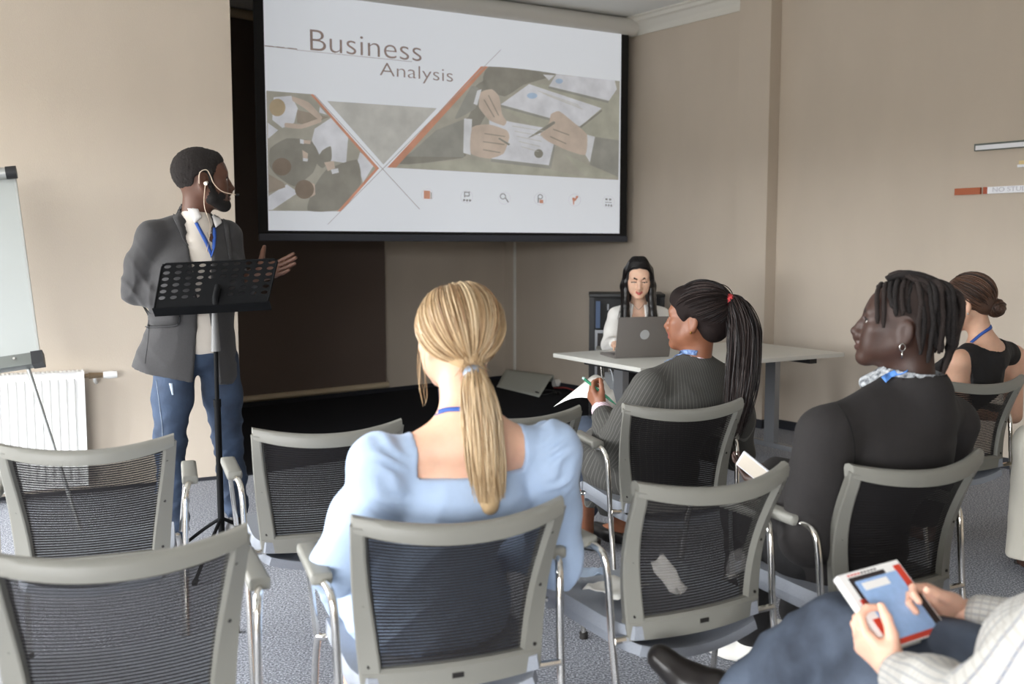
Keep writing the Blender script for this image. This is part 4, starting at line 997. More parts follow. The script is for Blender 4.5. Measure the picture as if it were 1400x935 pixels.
def hand(S, w, d, n, th, sc=1.0, curl=(.25, .3, .35, .4), spread=.06, thumb=(.55, .25), fore=None, r_w=.024, tc=.3, nails=None):
    """w wrist, d fingers' direction, n where the palm faces, th thumb side"""
    d = unit(d); n = unit(np.asarray(n) - d * np.dot(n, d)); x = unit(np.cross(d, n)); x = x if np.dot(x, th) > 0 else -x
    w = np.asarray(w, float); P = lambda a, b, c: w + sc * (x * a + d * b + n * c)
    S.cone(P(0, -.03, 0), P(0, .02, 0), r_w * sc, .023 * sc, .02, flat=x, fr=1.25)
    if fore is not None: S.cone(P(0, -.02, 0), fore, r_w * sc, .036 * sc, .02)
    for i, a in enumerate((.028, .0095, -.009, -.027)): S.cone(P(a * .55, .018, 0), P(a, .082 - .006 * (i in (0,)) - .008 * (i == 3), -.001), .0155 * sc, .0118 * sc, .012)
    S.ell(P(.022, .035, .010), V(.018, .024, .013) * sc, .012, R=np.stack([x, d, n], 1)); S.ell(P(-.022, .035, .009), V(.014, .028, .012) * sc, .012, R=np.stack([x, d, n], 1))
    for i, (a, L_, r) in enumerate(((.029, .074, .0088), (.0098, .082, .0090), (-.0095, .076, .0086), (-.028, .060, .0078))):
        c = curl[i]; ang = c * .8; p = P(a, .084 - .008 * (i == 3), -.001); dirx = unit(d + x * spread * (1.5 - i) * 1.3)
        for k, fr in enumerate((.45, .31, .24)):
            q = p + sc * L_ * fr * (dirx * math.cos(ang) + n * math.sin(ang)); S.cone(p, q, r * sc * (1 - .07 * k), r * sc * (.95 - .08 * k), .004); p = q; ang += c * (1.2 if k == 0 else .9)
    p = P(.024, .022, .006); v = unit(x * math.sin(thumb[0] * 1.5) + d * math.cos(thumb[0] * 1.5) + n * thumb[1]); q = p + v * .040 * sc
    S.cone(p, q, .0155 * sc, .0115 * sc, .012); v2 = unit(v + d * tc); r_ = q + v2 * .030 * sc; S.cone(q, r_, .0112 * sc, .0098 * sc, .006); v3 = unit(v2 + d * tc); S.cone(r_, r_ + v3 * .024 * sc, .0098 * sc, .0078 * sc, .004)
    return S
class Drape:
    """lays strips of cloth on a finished mesh, along lines of sight"""
    def __init__(s, *objs):
        vs, fs, o = [], [], 0
        for ob in objs:
            me = ob.data; co = np.zeros(len(me.vertices) * 3); me.vertices.foreach_get('co', co); co = co.reshape(-1, 3)
            p = ob
            loc = np.zeros(3)
            while p is not None: loc = loc + np.array(p.location); p = p.parent
            vs.append(co + loc); fs += [tuple(i + o for i in q.vertices) for q in me.polygons]; o += len(co)
        s.t = BVHTree.FromPolygons(np.concatenate(vs).tolist(), fs); s.last = np.concatenate(vs).mean(0)
    def hit(s, px, py, lift=0.003):
        d = ray(px, py); h = s.t.ray_cast(Vector((0, 0, CAM_H)), Vector(d).normalized())
        if h[0] is None:
            p = at(px, py, s.last[1]); n_ = s.t.find_nearest(Vector(p)); s.last = np.array(n_[0]); return np.array(n_[0]) + np.array(n_[1]) * lift
        s.last = np.array(h[0]); return np.array(h[0]) + np.array(h[1]) * lift
    def near(s, p, lift=0.003):
        n_ = s.t.find_nearest(Vector(p)); return np.array(n_[0]) + np.array(n_[1]) * lift
    def patch(s, quad, nu, nv, lift, th, name, m, parent, base, smooth=True):
        """quad: two polylines (left side, right side) in viewing directions"""
        A = np.asarray(quad[0], float); B = np.asarray(quad[1], float)
        f = lambda P, t: np.array([np.interp(t, np.linspace(0, 1, len(P)), P[:, k]) for k in range(2)])
        G = [[s.hit(*(f(A, t) * (1 - u) + f(B, t) * u), lift) for u in np.linspace(0, 1, nu)] for t in np.linspace(0, 1, nv)]
        return MB().sheet(np.array(G), th).build(name, m, parent, smooth, base)
    def line(s, pts, r, lift, name, m, parent, base, n=8, sq=None, sm=4):
        P = [s.hit(x, y, lift) for x, y in catmull([(a, b, 0) for a, b in pts], sm)[:, :2]]
        return MB().tube(P, r, n, sq=sq).build(name, m, parent, True, base)
def ribbon(P, wdir, width, th, name, m, parent, base):
    P = catmull(P, 6); G = [[p + np.asarray(wdir) * width * k for k in (-.5, .5)] for p in P]; return MB().sheet(np.array(G), th).build(name, m, parent, True, base)
def shell_cap(S, R, t, sc, infl=.006, m=0, hairline=.03, k=.02):
    """close-cropped hair over the skull, cut along a hairline"""
    S.use(R, t); S.ell(V(0, -.014, .034) * sc, V(.075 + infl, .096 + infl, .086 + infl) * sc, k, m); return S.use()
def shoe(S, ankle, toe, r=.038, m=0):
    a = np.asarray(ankle, float); b = np.asarray(toe, float); d = unit(b - a); S.cone(a + V(0, 0, .02), a + V(0, 0, -.04), .040, .042, .02, m); S.chain([a - d * .04 + V(0, 0, -.05), a + d * .07 + V(0, 0, -.04), b], [.036, .040, .030], .03, m); return S
def pin_mat(name, rgb, line, period, axis=(1, 0, 0), width=.10, line2=None, axis2=None, rough=.85, var=.05, soft=True):
    """woven cloth with fine stripes across one or two directions"""
    if name in MATS: return MATS[name]
    m = mat(name, rgb, rough, var=var, vscale=160, bump=.0004, bscale=600); nt = m.node_tree; N = nt.nodes; L = nt.links; b = N['Principled BSDF']
    src = b.inputs['Base Color'].links[0].from_socket; tc = N.new('ShaderNodeTexCoord')
    for ax, col in ((axis, line), (axis2, line2)):
        if ax is None: continue
        dt = N.new('ShaderNodeVectorMath'); dt.operation = 'DOT_PRODUCT'; dt.inputs[1].default_value = tuple(float(v) / period for v in ax); L.new(tc.outputs['Object'], dt.inputs[0])
        fr = N.new('ShaderNodeMath'); fr.operation = 'FRACT'; L.new(dt.outputs['Value'], fr.inputs[0]); lt = N.new('ShaderNodeMath'); lt.operation = 'LESS_THAN'; lt.inputs[1].default_value = width; L.new(fr.outputs[0], lt.inputs[0])
        mx = N.new('ShaderNodeMix'); mx.data_type = 'RGBA'; mx.inputs['B'].default_value = (*lin(col), 1); L.new(lt.outputs[0], mx.inputs['Factor']); L.new(src, mx.inputs['A']); src = mx.outputs['Result']
    L.new(src, b.inputs['Base Color']); return m
def limb_mat(name, rgb, line, p0, u, N_, width=.15, line2=None, period2=.015, rough=.85, var=.05):
    """woven cloth whose stripes run along a limb: p0 a point on its axis (object space), u the axis; line2 adds rings"""
    m = mat(name, rgb, rough, var=var, vscale=160, bump=.0004, bscale=600); nt = m.node_tree; N = nt.nodes; L = nt.links; b = N['Principled BSDF']
    src = b.inputs['Base Color'].links[0].from_socket; tc = N.new('ShaderNodeTexCoord'); u = unit(u); e1 = unit(np.cross(u, V(.3, -.8, .5))); e2 = np.cross(u, e1)
    sb = N.new('ShaderNodeVectorMath'); sb.operation = 'SUBTRACT'; sb.inputs[1].default_value = tuple(float(v) for v in p0); L.new(tc.outputs['Object'], sb.inputs[0])
    def dot(e, k=1.0):
        d = N.new('ShaderNodeVectorMath'); d.operation = 'DOT_PRODUCT'; d.inputs[1].default_value = tuple(float(v) * k for v in e); L.new(sb.outputs[0], d.inputs[0]); return d.outputs['Value']
    at_ = N.new('ShaderNodeMath'); at_.operation = 'ARCTAN2'; L.new(dot(e2), at_.inputs[0]); L.new(dot(e1), at_.inputs[1])
    ml = N.new('ShaderNodeMath'); ml.operation = 'MULTIPLY'; ml.inputs[1].default_value = N_ / 6.28318; L.new(at_.outputs[0], ml.inputs[0])
    for sock, col in ((ml.outputs[0], line), (dot(u, 1 / period2) if line2 else None, line2)):
        if sock is None: continue
        fr = N.new('ShaderNodeMath'); fr.operation = 'FRACT'; L.new(sock, fr.inputs[0]); lt = N.new('ShaderNodeMath'); lt.operation = 'LESS_THAN'; lt.inputs[1].default_value = width; L.new(fr.outputs[0], lt.inputs[0])
        mx = N.new('ShaderNodeMix'); mx.data_type = 'RGBA'; mx.inputs['B'].default_value = (*lin(col), 1); L.new(lt.outputs[0], mx.inputs['Factor']); L.new(src, mx.inputs['A']); src = mx.outputs['Result']
    L.new(src, b.inputs['Base Color']); return m
def person(label, base): return thing('person', label, 'person', (base[0], base[1], 0), 'people in the seminar room')
M_LAN = mat('lanyard_blue', (44, 84, 164), 0.6)

# ------------------------------------------------------------------ the speaker
def speaker():
    SK = skin_mats('speaker', (92, 60, 45), (104, 64, 58), (22, 18, 17))
    HT = at(277, 246, 4.50); HF = unit(V(.90, .42, .03)); HR = frame(HF); sc = 1.12
    nb = at(267, 303, 4.50); F = unit(V(.42, -.907, 0)); Lf = V(-F[1], F[0], 0)
    sR, sL = at(208, 324, 4.40), at(309, 324, 4.58)
    eR, wR = at(186, 398, 4.44), at(236, 402, 4.40); eL, wL = at(322, 404, 4.66), at(352, 376, 4.55)
    pel = at(266, 470, 4.48); base = V(pel[0], pel[1], 0); who = person('standing man in a grey blazer and jeans gesturing at the screen', base); B = np.array(who.location)
    hR, kR, aR = at(240, 485, 4.42), at(232, 602, 4.36), at(241, 722, 4.36); hL, kL, aL = at(298, 485, 4.54), at(311, 598, 4.58), at(323, 694, 4.66)
    # body
    Sk = Sculpt(HT - .24, HT + V(.2, .2, .2), .0042); head(Sk, HR, HT, sc, beard=True); neck(Sk, HR, HT, nb - V(0, 0, .04) - F * .025, sc, .060, .062)
    H1 = Sculpt(wL - .26, wL + .30, .0042); hand(H1, wL, V(.93, -.06, .30), V(.05, -.80, .62), V(-.25, -.1, 1), 1.18, curl=(.06, .08, .10, .14), spread=.07, thumb=(.95, .05), fore=wL + unit(eL - wL) * .12, tc=.12)
    H2 = Sculpt(wR - .22, wR + .25, .0055); hand(H2, wR, V(.6, .1, -.6), V(.3, .9, 0), V(.3, .2, .8), 1.0, curl=(.5, .5, .5, .5), fore=wR + unit(eR - wR) * .12)
    Bd = Sculpt(B + V(-.5, -.5, 0), B + V(.5, .5, 1.62), .012); Bd.chain([pel, nb - V(0, 0, .1)], [.10, .10], .03, flat=Lf, fr=1.2).chain([nb - V(0, 0, .12), nb], [.09, .05], .03).chain([hR, kR, aR], [.07, .05, .04]).chain([hL, kL, aL], [.07, .05, .04]).chain([sR, eR, wR], [.045, .04, .03]).chain([sL, eL, wL], [.045, .04, .03]).cone(sR, sL, .05, .05)
    sculpt_obj('body', [Bd, Sk, H1, H2], SK, who, B)
    # hair: tight short curls
    Hs = Sculpt(HT - .22, HT + .22, .0045); Hs.use(HR, HT); q = lambda *a: V(*a) * sc
    Hs.ell(q(0, -.018, .036), q(.083, .103, .094), .01).ell(q(0, .040, .075), q(.060, .042, .040), .02)
    Hs.box(q(0, .13, .0), q(.12, .055, .062), .02, .012, 0, 'sub'); Hs.box(q(0, .05, -.10), q(.12, .09, .115), .02, .015, 0, 'sub'); Hs.cut(q(0, 0, -.052), (0, .3, -1), .01)
    for s in (-1, 1): Hs.ell(q(s * .085, -.006, -.012), q(.02, .028, .042), .006, 0, 'sub'); Hs.cone(q(s * .076, .022, .025), q(s * .075, .020, -.03), .011, .008, .008)
    Hs.use(); rg = np.random.RandomState(2)
    Hs.disp(lambda X, Y, Z: .0034 * (np.sin(X * 260 + 2 * np.sin(Z * 150)) * np.sin(Y * 255 + 2 * np.sin(X * 140)) * np.sin(Z * 270 + Y * 80)))
    sculpt_obj('hair', Hs, mat('hair_black_curly', (30, 24, 22), 0.85, var=.4, vscale=220, bump=.004, bscale=420), who, B, 1)
    # shirt
    M_SH = mat('shirt_offwhite', (206, 198, 188), 0.8, bump=.0008, bscale=30); M_COL = mat('shirt_collar_white', (232, 230, 228), 0.75)
    St = Sculpt(B + V(-.4, -.4, .75), B + V(.4, .4, 1.60), .0075); ch = nb - V(0, 0, .20); St.cone(pel + V(0, 0, .0), ch, .118, .125, .03, flat=Lf, fr=1.28).cone(ch, nb - V(0, 0, .05), .12, .080, .03, flat=Lf, fr=1.3).cone(nb - V(0, 0, .10) + F * .012, nb - V(0, 0, .0), .092, .072, .02); St.disp(fold_fn(.003, 26, 3, [(0, 0, 1), (.5, 0, 1), (-.5, 0, 1)]))
    sh = sculpt_obj('shirt', St, M_SH, who, B)
    # jeans and shoes
    M_J = mat('jeans_blue', (38, 50, 70), 0.85, rgb2=(62, 79, 104), var=.25, vscale=5.5, bump=.0012, bscale=45)
    Tr = Sculpt(B + V(-.45, -.5, .02), B + V(.45, .5, 1.05), .0085)
    Tr.ell(pel + V(0, 0, -.02), V(.155, .112, .12), .03, R=np.stack([Lf, -F, V(0, 0, 1)], 1))
    for h_, k_, a_ in ((hR, kR, aR), (hL, kL, aL)):
        Tr.chain([h_ + V(0, 0, -.02), (h_ + k_) / 2, k_, (k_ + a_) / 2 + F * -.012, a_], [.092, .086, .066, .064, .058], .03)
    Tr.disp(lambda X, Y, Z, f=fold_fn(.011, 30, 5, [(0, 0, 1), (.3, .1, 1), (-.4, .2, 1), (.1, 0, 1)]): f(X, Y, Z) * np.clip((.75 - Z) * 4, .15, 1))
    jeans = sculpt_obj('jeans', Tr, M_J, who, B); dj = Drape(jeans)
    M_ST = mat('jeans_seam', (128, 140, 156), 0.8); 
    dj.line([(214, 520), (219, 560), (222, 585), (222, 605)], .0016, .001, 'side_seam', M_ST, jeans, [0, 0, 0] if False else B)
    dj.patch(([(231, 524), (235, 540)], [(236, 524), (237.5, 540)]), 3, 6, .001, .0015, 'distressed_patch', mat('jeans_worn', (176, 190, 206), 0.9), jeans, B)
    for a_, dd, lb in ((aR, unit(V(.25, -.95, 0)), 'r'), (aL, unit(V(.6, -.75, 0)), 'l')):
        g = V(a_[0], a_[1], .075); Ss = Sculpt(g + V(-.25, -.25, -.08), g + V(.25, .25, .1), .006); shoe(Ss, g, g + dd * .18 + V(0, 0, -.045)); Ss.cut((0, 0, .012), (0, 0, -1)); sho = sculpt_obj('shoe', Ss, mat('shoe_black', (26, 24, 24), 0.4), who, B)
    # blazer
    M_BL = mat('blazer_grey', (54, 53, 54), 0.85, var=.06, vscale=120, bump=.0006, bscale=500, sheen=.1)
    Jk = Sculpt(B + V(-.55, -.5, .72), B + V(.5, .5, 1.66), .0075)
    wa = pel + V(0, 0, .15); ch = nb - V(0, 0, .22); hem = pel + V(0, 0, -.13) - Lf * .03 - F * .02
    Jk.cone(wa, ch, .128, .150, .04, flat=Lf, fr=1.28).cone(wa, hem, .126, .165, .04, flat=Lf, fr=1.36).cone(ch, nb - V(0, 0, .08), .145, .09, .05, flat=Lf, fr=1.35)
    Jk.chain([wa - Lf * .07 + V(0, 0, .02), hem - Lf * .135 + V(0, 0, .03), hem - Lf * .175 + V(0, 0, -.08)], [.075, .082, .085], .05)
    Jk.cone(sR, sL, .062, .062, .05).cone(sR + V(0, 0, .015), nb + V(0, 0, .0) - F * .02, .050, .058, .03).cone(sL + V(0, 0, .015), nb + V(0, 0, 0) - F * .02, .050, .058, .03).cone(nb - F * .03, nb - F * .035 + V(0, 0, .035), .066, .064, .03)
    Jk.chain([sR, (sR + eR) / 2 - Lf * .01, eR, (eR + wR) / 2, wR - unit(wR - eR) * .03], [.066, .068, .062, .058, .050], .03); Jk.chain([sL, eL, wL - unit(wL - eL) * .05], [.072, .062, .045], .03)
    bx_c = (wa + ch) / 2 + F * .20; Rb = np.stack([Lf, -F, V(0, 0, 1)], 1)
    pT = nb + F * .11 + V(0, 0, -.06) + Lf * .004; pB = wa + F * .17 + V(0, 0, .03) + Lf * .028; pH = pel + F * .19 + V(0, 0, -.20) + Lf * .030
    Jk.cone(pT, pB, .056, .026, .008, 0, 'sub', flat=F, fr=3.2); Jk.cone(pB, pH, .026, .062, .012, 0, 'sub', flat=F, fr=4.0)
    Jk.ell(nb + F * .09 + V(0, 0, .02), (.052, .075, .11), .01, 0, 'sub', R=Rb); Jk.cone(nb + V(0, 0, -.03), nb + V(0, 0, .14), .056, .066, .004, 0, 'sub'); Jk.cut(hem + V(0, 0, -.015), unit(V(-.22, 0, -1)), .004)
    f1 = fold_fn(.009, 24, 11, [(.3, .2, 1), (-.4, 0, 1), (.8, 0, .8)])
    Jk.disp(lambda X, Y, Z: f1(X, Y, Z) * np.clip(.35 + 1.2 * np.exp(-(((X - eR[0]) / .14) ** 2 + ((Z - eR[2]) / .13) ** 2)), 0, 1.5))
    bz = sculpt_obj('blazer', Jk, M_BL, who, B); db = Drape(bz)
    M_BD = mat('blazer_seam', (56, 56, 58), 0.9)
    db.patch(([(241, 275), (235, 296), (252, 330), (270, 362)], [(252, 276), (262, 300), (272, 330), (277, 362)]), 4, 12, .008, .006, 'lapel', M_BL, bz, B)
    db.patch(([(305, 300), (309, 330), (313, 355)], [(312, 304), (315, 330), (317, 356)]), 3, 8, .004, .004, 'lapel', M_BL, bz, B)
    db.line([(240, 274), (237, 292), (242, 300), (256, 330), (270, 358)], .0022, .004, 'lapel_edge', M_BD, bz, B)
    db.patch(([(197, 429), (196, 446)], [(246, 430), (244, 443)]), 6, 3, .009, .008, 'pocket_flap', M_BL, bz, B); db.line([(195, 447), (220, 447), (243, 444), (246, 432)], .0026, .008, 'flap_edge', M_BD, bz, B)
    db.line([(204, 448), (202, 470), (198, 497)], .0012, .001, 'dart_seam', M_BD, bz, B)
    p = db.hit(276, 442, .004); auto_smooth(MB().tube([p, p + V(0, -.006, 0)], .009, 12).build('button', M_DARK, bz, base=B))
    dsh = Drape(sh); dsh.line([(283, 318), (288, 345), (291, 380), (293, 410), (294, 440)], .0018, .0015, 'placket_seam', mat('shirt_seam', (176, 168, 158), .8), sh, B)
    for bx_, by_ in ((284, 322), (289, 346), (292, 425), (293, 440)):
        p = dsh.hit(bx_ + 2, by_, .001); auto_smooth(MB().tube([p, p + V(0, -.004, 0)], .005, 10).build('button', mat('shirt_seam', (176, 168, 158), .8), sh, base=B))
    belt = Drape(jeans); belt.patch(([(272, 447), (290, 449), (312, 450)], [(272, 456), (290, 458), (312, 459)]), 3, 10, .004, .004, 'belt', mat('belt_brown', (70, 44, 32), .5), jeans, B)
    # shirt collar, lanyard, headset
    ds = Drape(sh, bz); hs = Drape(bpy.data.objects[who.children[0].name], sh)
    hs.patch(([(248, 268), (258, 288), (266, 306)], [(256, 262), (268, 282), (275, 298)]), 4, 8, .008, .006, 'shirt_collar', M_COL, who, B)
    hs.patch(([(288, 296), (291, 304), (294, 312)], [(296, 292), (300, 300), (303, 306)]), 4, 5, .008, .006, 'shirt_collar', M_COL, who, B)
    ds.patch(([(266, 306), (272, 318), (280, 334), (287, 350)], [(270, 304), (276, 316), (284, 331), (290.5, 350)]), 2, 10, .006, .002, 'lanyard', M_LAN, who, B)
    ds.patch(([(290.5, 312), (291.5, 325), (291, 338), (287, 351)], [(294, 312), (294.8, 325), (294, 338), (290, 353)]), 2, 10, .006, .002, 'lanyard', M_LAN, who, B)
    hs.patch(([(246, 266), (250, 280)], [(249, 264), (253, 279)]), 2, 4, .012, .002, 'lanyard', M_LAN, who, B)
    W = mat('headset_cream', (226, 206, 184), 0.4); L = Drape(bpy.data.objects[who.children[0].name])
    ear = HR @ (V(.088, -.01, .02) * sc) + HT
    loop = [HR @ (V(*p_) * sc) + HT for p_ in ((.086, -.026, -.02), (.090, -.022, .022), (.086, .004, .034), (.086, .018, .012), (.086, .030, -.020), (.078, .062, -.050), (.050, .118, -.062))]
    hd = MB().tube(loop, .0021, 8, smooth=6).build('headset_boom', W, who, True, B)
    auto_smooth(MB().tube([loop[-1], loop[-1] + HR @ V(-.004, .014, 0)], .005, 10).build('microphone_tip', M_DARK, hd, base=B))
    auto_smooth(MB().tube([HR @ (V(.084, .004, -.014) * sc) + HT, HR @ (V(.096, -.004, -.020) * sc) + HT], [.006, .009], 10).build('earbud', mat('earbud_white', (232, 226, 216), .4), who, base=B))
    wire = [HR @ (V(.094, -.004, -.022) * sc) + HT, at(279, 272, HT[1] - .10), at(280, 285, HT[1] - .13), at(284, 296, HT[1] - .15)] + [ds.hit(x_, y_, .006) for x_, y_ in ((286, 308), (285, 325), (282, 345))]
    MB().tube(wire, .0016, 6, smooth=6).build('earphone_wire', W, who, True, B)
speaker()
# ------------------------------------------------------------------ hair helpers
def flow(R, t, sc, tie, n, seed, cen=(0, -.018, .034), rad=(.084, .107, .095), hair=None, jit=.003, pts=12, lift=.004, spread=.012):
    """combed hair: paths over the scalp towards a tie point (head frame)"""
    rg = np.random.RandomState(seed); out = []; c = V(*cen) * sc; r = V(*rad) * sc; tie = V(*tie) * sc; d1 = unit((tie - c) / r)
    while len(out) < n:
        d0 = unit(rg.normal(0, 1, 3))
        if not hair(d0): continue
        w = math.acos(np.clip(np.dot(d0, d1), -1, 1))
        if w < .15 or w > 2.75: continue
        P = []; rj = 1 + rg.normal(0, jit / .09); te = tie + rg.normal(0, spread, 3) * sc
        for s in np.linspace(0, 1, pts):
            d = (math.sin((1 - s) * w) * d0 + math.sin(s * w) * d1) / math.sin(w); p = c + r * d * rj + unit(d) * lift * math.sin(math.pi * s)
            e = max(0, (s - .75) / .25); P.append(p * (1 - e * e) + te * e * e)
        out.append((np.asarray(R) @ np.array(P).T).T + t)
    return out
def tail(P, rad, n, seed, wob=.006, tip=.05, flatdir=None, fl=1.0):
    """a hank of strands along a guide curve, rad = half-thickness along it"""
    rg = np.random.RandomState(seed); G = catmull(np.asarray(P, float), 6); k = len(G); T = np.gradient(G, axis=0); T /= np.linalg.norm(T, axis=1)[:, None]
    R_ = np.interp(np.linspace(0, 1, k), np.linspace(0, 1, len(rad)), rad); out = []
    a = unit(flatdir) if flatdir is not None else V(1, 0, 0)
    for i in range(n):
        th = rg.uniform(0, 6.283); q = math.sqrt(rg.uniform(0, 1)); ph = rg.uniform(0, 6.28); cutk = max(6, int(k * rg.uniform(1 - tip * 3, 1))); Q = []
        for j in range(cutk):
            u = unit(a - T[j] * np.dot(a, T[j])); w = np.cross(T[j], u); ww = wob * math.sin(j / k * 7 + ph)
            Q.append(G[j] + u * (R_[j] * q * math.cos(th) * fl + ww) + w * (R_[j] * q * math.sin(th) + ww * .6))
        out.append(Q)
    return out
def tail_core(S, P, rad, m=0): G = catmull(np.asarray(P, float), 4); r = np.interp(np.linspace(0, 1, len(G)), np.linspace(0, 1, len(rad)), rad) * .86; S.chain(list(G), list(r), .01, m); return S
def scalp(S, R, t, sc, infl=1.0, m=0):
    S.use(R, t); S.ell(V(0, -.018, .034) * sc, V(.0815, .104, .092) * sc * infl, .01, m); return S
def bounds(pts, pad): A = np.array(pts); return A.min(0) - pad, A.max(0) + pad
def seat_legs(S, hips, knees, ankles, r=(.098, .082, .066, .056), k=.03):
    for h_, q, a in zip(hips, knees, ankles): S.chain([h_, (h_ + q) / 2, q, (q + a) / 2, a], [r[0], (r[0] + r[1]) / 2, r[1] * .92, r[2], r[3]], k)
    return S

# ------------------------------------------------------------------ blonde woman, seen from behind
def blonde():
    SK = skin_mats('fair', (222, 176, 150), (196, 110, 104), (160, 130, 96), brow=(150, 120, 86), iris=(90, 110, 120))
    HT = at(624, 463, 2.34); HF = unit(V(-.50, .86, -.06)); HR = frame(HF); sc = 1.0
    nb = at(640, 588, 2.27); F = unit(V(-.36, .933, 0)); Rt = V(F[1], -F[0], 0)
    B0 = cl('F', (0, .02, 0)); who = person('blonde woman with a low ponytail and pale blue puff-sleeve dress, back turned', B0); B = np.array(who.location)
    mid = nb + V(0, 0, -.075); sL, sR = mid - Rt * .168, mid + Rt * .168; pel = cl('F', (0, -.02, .53)); chest = nb * .72 + pel * .28 + V(0, 0, -.04)
    eL, wL = at(463, 775, 2.22), cl('F', (-.16, .24, .62)); eR, wR = sR + Rt * .055 + V(0, .03, -.27), cl('F', (.16, .24, .62))
    Up = Sculpt(HT + V(-.32, -.32, -.46), HT + V(.34, .30, .18), .0052); head(Up, HR, HT, sc, fem=True, jaw=.85); neck(Up, HR, HT, nb + V(0, 0, -.01), sc, .053, .064, .04)
    Up.cone(nb + V(0, 0, .01), sL + V(0, 0, .012), .046, .042, .045).cone(nb + V(0, 0, .01), sR + V(0, 0, .012), .046, .042, .045).cone(nb + V(0, 0, -.06), chest, .075, .095, .05, flat=Rt, fr=1.5)
    Bd = Sculpt(B + V(-.42, -.35, .05), B + V(.42, .75, 1.0), .011); hips = [cl('F', (s * .09, .0, .53)) for s in (-1, 1)]; kn = [cl('F', (s * .10, .42, .53)) for s in (-1, 1)]; an = [cl('F', (s * .09, .46, .10)) for s in (-1, 1)]
    seat_legs(Bd, hips, kn, an, (.075, .055, .05, .04)); Bd.chain([pel, chest], [.09, .085], .03, flat=Rt, fr=1.2).chain([sL, eL, wL], [.04, .036, .026]).chain([sR, eR, wR], [.04, .036, .026]); Bd.cone(chest, nb - V(0, 0, .08), .085, .06, .03)
    hs = []
    for w_, s in ((wL, 1), (wR, -1)):
        H = Sculpt(w_ - .2, w_ + .22, .006); hand(H, w_, F + V(0, 0, -.3), V(0, 0, -1), Rt * s, .9, curl=(.3, .3, .3, .3)); hs.append(H)
    sculpt_obj('body', [Bd, Up] + hs, SK, who, B)
    # dress
    M_D = mat('dress_pale_blue', (164, 184, 212), 0.75, var=.02, vscale=40, bump=.0006, bscale=90, sheen=.15)
    D = Sculpt(B + V(-.46, -.40, .30), B + V(.48, .70, 1.08), .0062)
    waist = pel + V(0, 0, .14)
    D.cone(pel, waist, .128, .108, .04, flat=Rt, fr=1.35).cone(waist, chest, .108, .116, .04, flat=Rt, fr=1.38).cone(chest, nb + V(0, 0, -.07), .118, .080, .03, flat=Rt, fr=1.55)
    D.cone(sL + V(0, 0, .012), nb + V(0, 0, -.005), .055, .052, .04).cone(sR + V(0, 0, .012), nb + V(0, 0, -.005), .055, .052, .04)
    Rb = np.stack([Rt, F, V(0, 0, 1)], 1)
    for s_, e_, w_, sg in ((sL, eL, wL, -1), (sR, eR, wR, 1)):
        D.ell(s_ + Rt * sg * .048 + V(0, 0, .004), (.070, .074, .080), .02, R=Rb); D.chain([s_ + Rt * sg * .035 + V(0, 0, -.05), (s_ + e_) / 2 + Rt * sg * .016, e_, (e_ + w_) / 2, w_], [.068, .070, .062, .055, .036], .03)
    seat_legs(D, hips, kn, [k_ + V(0, 0, -.12) + F * .03 for k_ in kn], (.11, .10, .10, .09)); D.box(pel + F * .22, (.17, .2, .085), .05, .05, R=Rb)
    # square neckline
    D.box(nb + V(0, 0, .005) + Rt * -.006 + F * -.04, (.128, .30, .098), .006, .004, 0, 'sub', R=Rb)
    fa = fold_fn(.009, 26, 4, [(1, .3, .6), (.9, 0, -.5), (.4, .2, 1)]); 
    def gather(X, Y, Z):
        o = fa(X, Y, Z) * np.clip(.25 + (.88 - Z) * 2.2, .25, 1)
        for s_, sg in ((sL, -1), (sR, 1)):
            c = s_ + Rt * sg * .0; a = (X - c[0]) * Rt[0] * sg + (Y - c[1]) * Rt[1] * sg; f_ = (X - c[0]) * F[0] + (Y - c[1]) * F[1]; ang = np.arctan2(Z - c[2] + .02, f_); rr = np.clip(1 - np.abs(a - .03) / .05, 0, 1) * np.clip((Z - c[2] + .14) / .10, 0, 1)
            o = o + .0062 * rr * np.sin(ang * 11 + 5 * a / .05 + np.sin(ang * 5) * 2)
        return o
    D.disp(gather); dr = sculpt_obj('dress', D, M_D, who, B)
    # shoes out of sight keep the feet complete
    for a in an:
        g = V(a[0], a[1], .07); S = Sculpt(g + V(-.2, -.2, -.08), g + V(.2, .25, .08), .008); shoe(S, g, g + F * .15 + V(0, 0, -.045)); sculpt_obj('shoe', S, mat('shoe_beige', (190, 160, 130), .5), who, B)
    # hair
    hm = [mat('hair_blonde_a', (190, 162, 124), 0.38, var=.12, vscale=30, stretch=(1, 1, .2)), mat('hair_blonde_b', (212, 188, 152), 0.35), mat('hair_blonde_c', (162, 132, 96), 0.4), mat('hair_blonde_d', (140, 108, 76), 0.45)]
    tie = V(-.012, -.112, -.052); tw = HR @ (tie * sc) + HT
    tie = HR.T @ (at(647, 510, HT[1] - .095) - HT); tw = HR @ tie + HT
    S = Sculpt(HT - .2, HT + .2, .005); scalp(S, HR, HT, sc, 1.02); S.ell((0, -.018, .03), (.0895, .109, .090), .01); S.ell((0, -.060, -.03), (.054, .036, .040), .03).cone((0, -.070, -.03), tie, .030, .012, .03); S.ell((0, .03, .088), (.055, .05, .03), .03)
    S.box((0, .145, -.04), (.1, .085, .105), .03, .01, 0, 'sub'); S.box((0, .03, -.14), (.14, .075, .10), .02, .01, 0, 'sub')
    for s in (-1, 1): S.ell((s * .085, .010, -.03), (.022, .030, .045), .01, 0, 'sub')
    S.use(); hb = sculpt_obj('hair', S, hm[0], who, B)
    hl = lambda d: (d[1] < .62 - .1 * d[2] and d[2] > -.55 and (d[1] < .25 or d[2] > .05) and not (abs(d[0]) > .7 and d[2] < -.25 and d[1] > -.1))
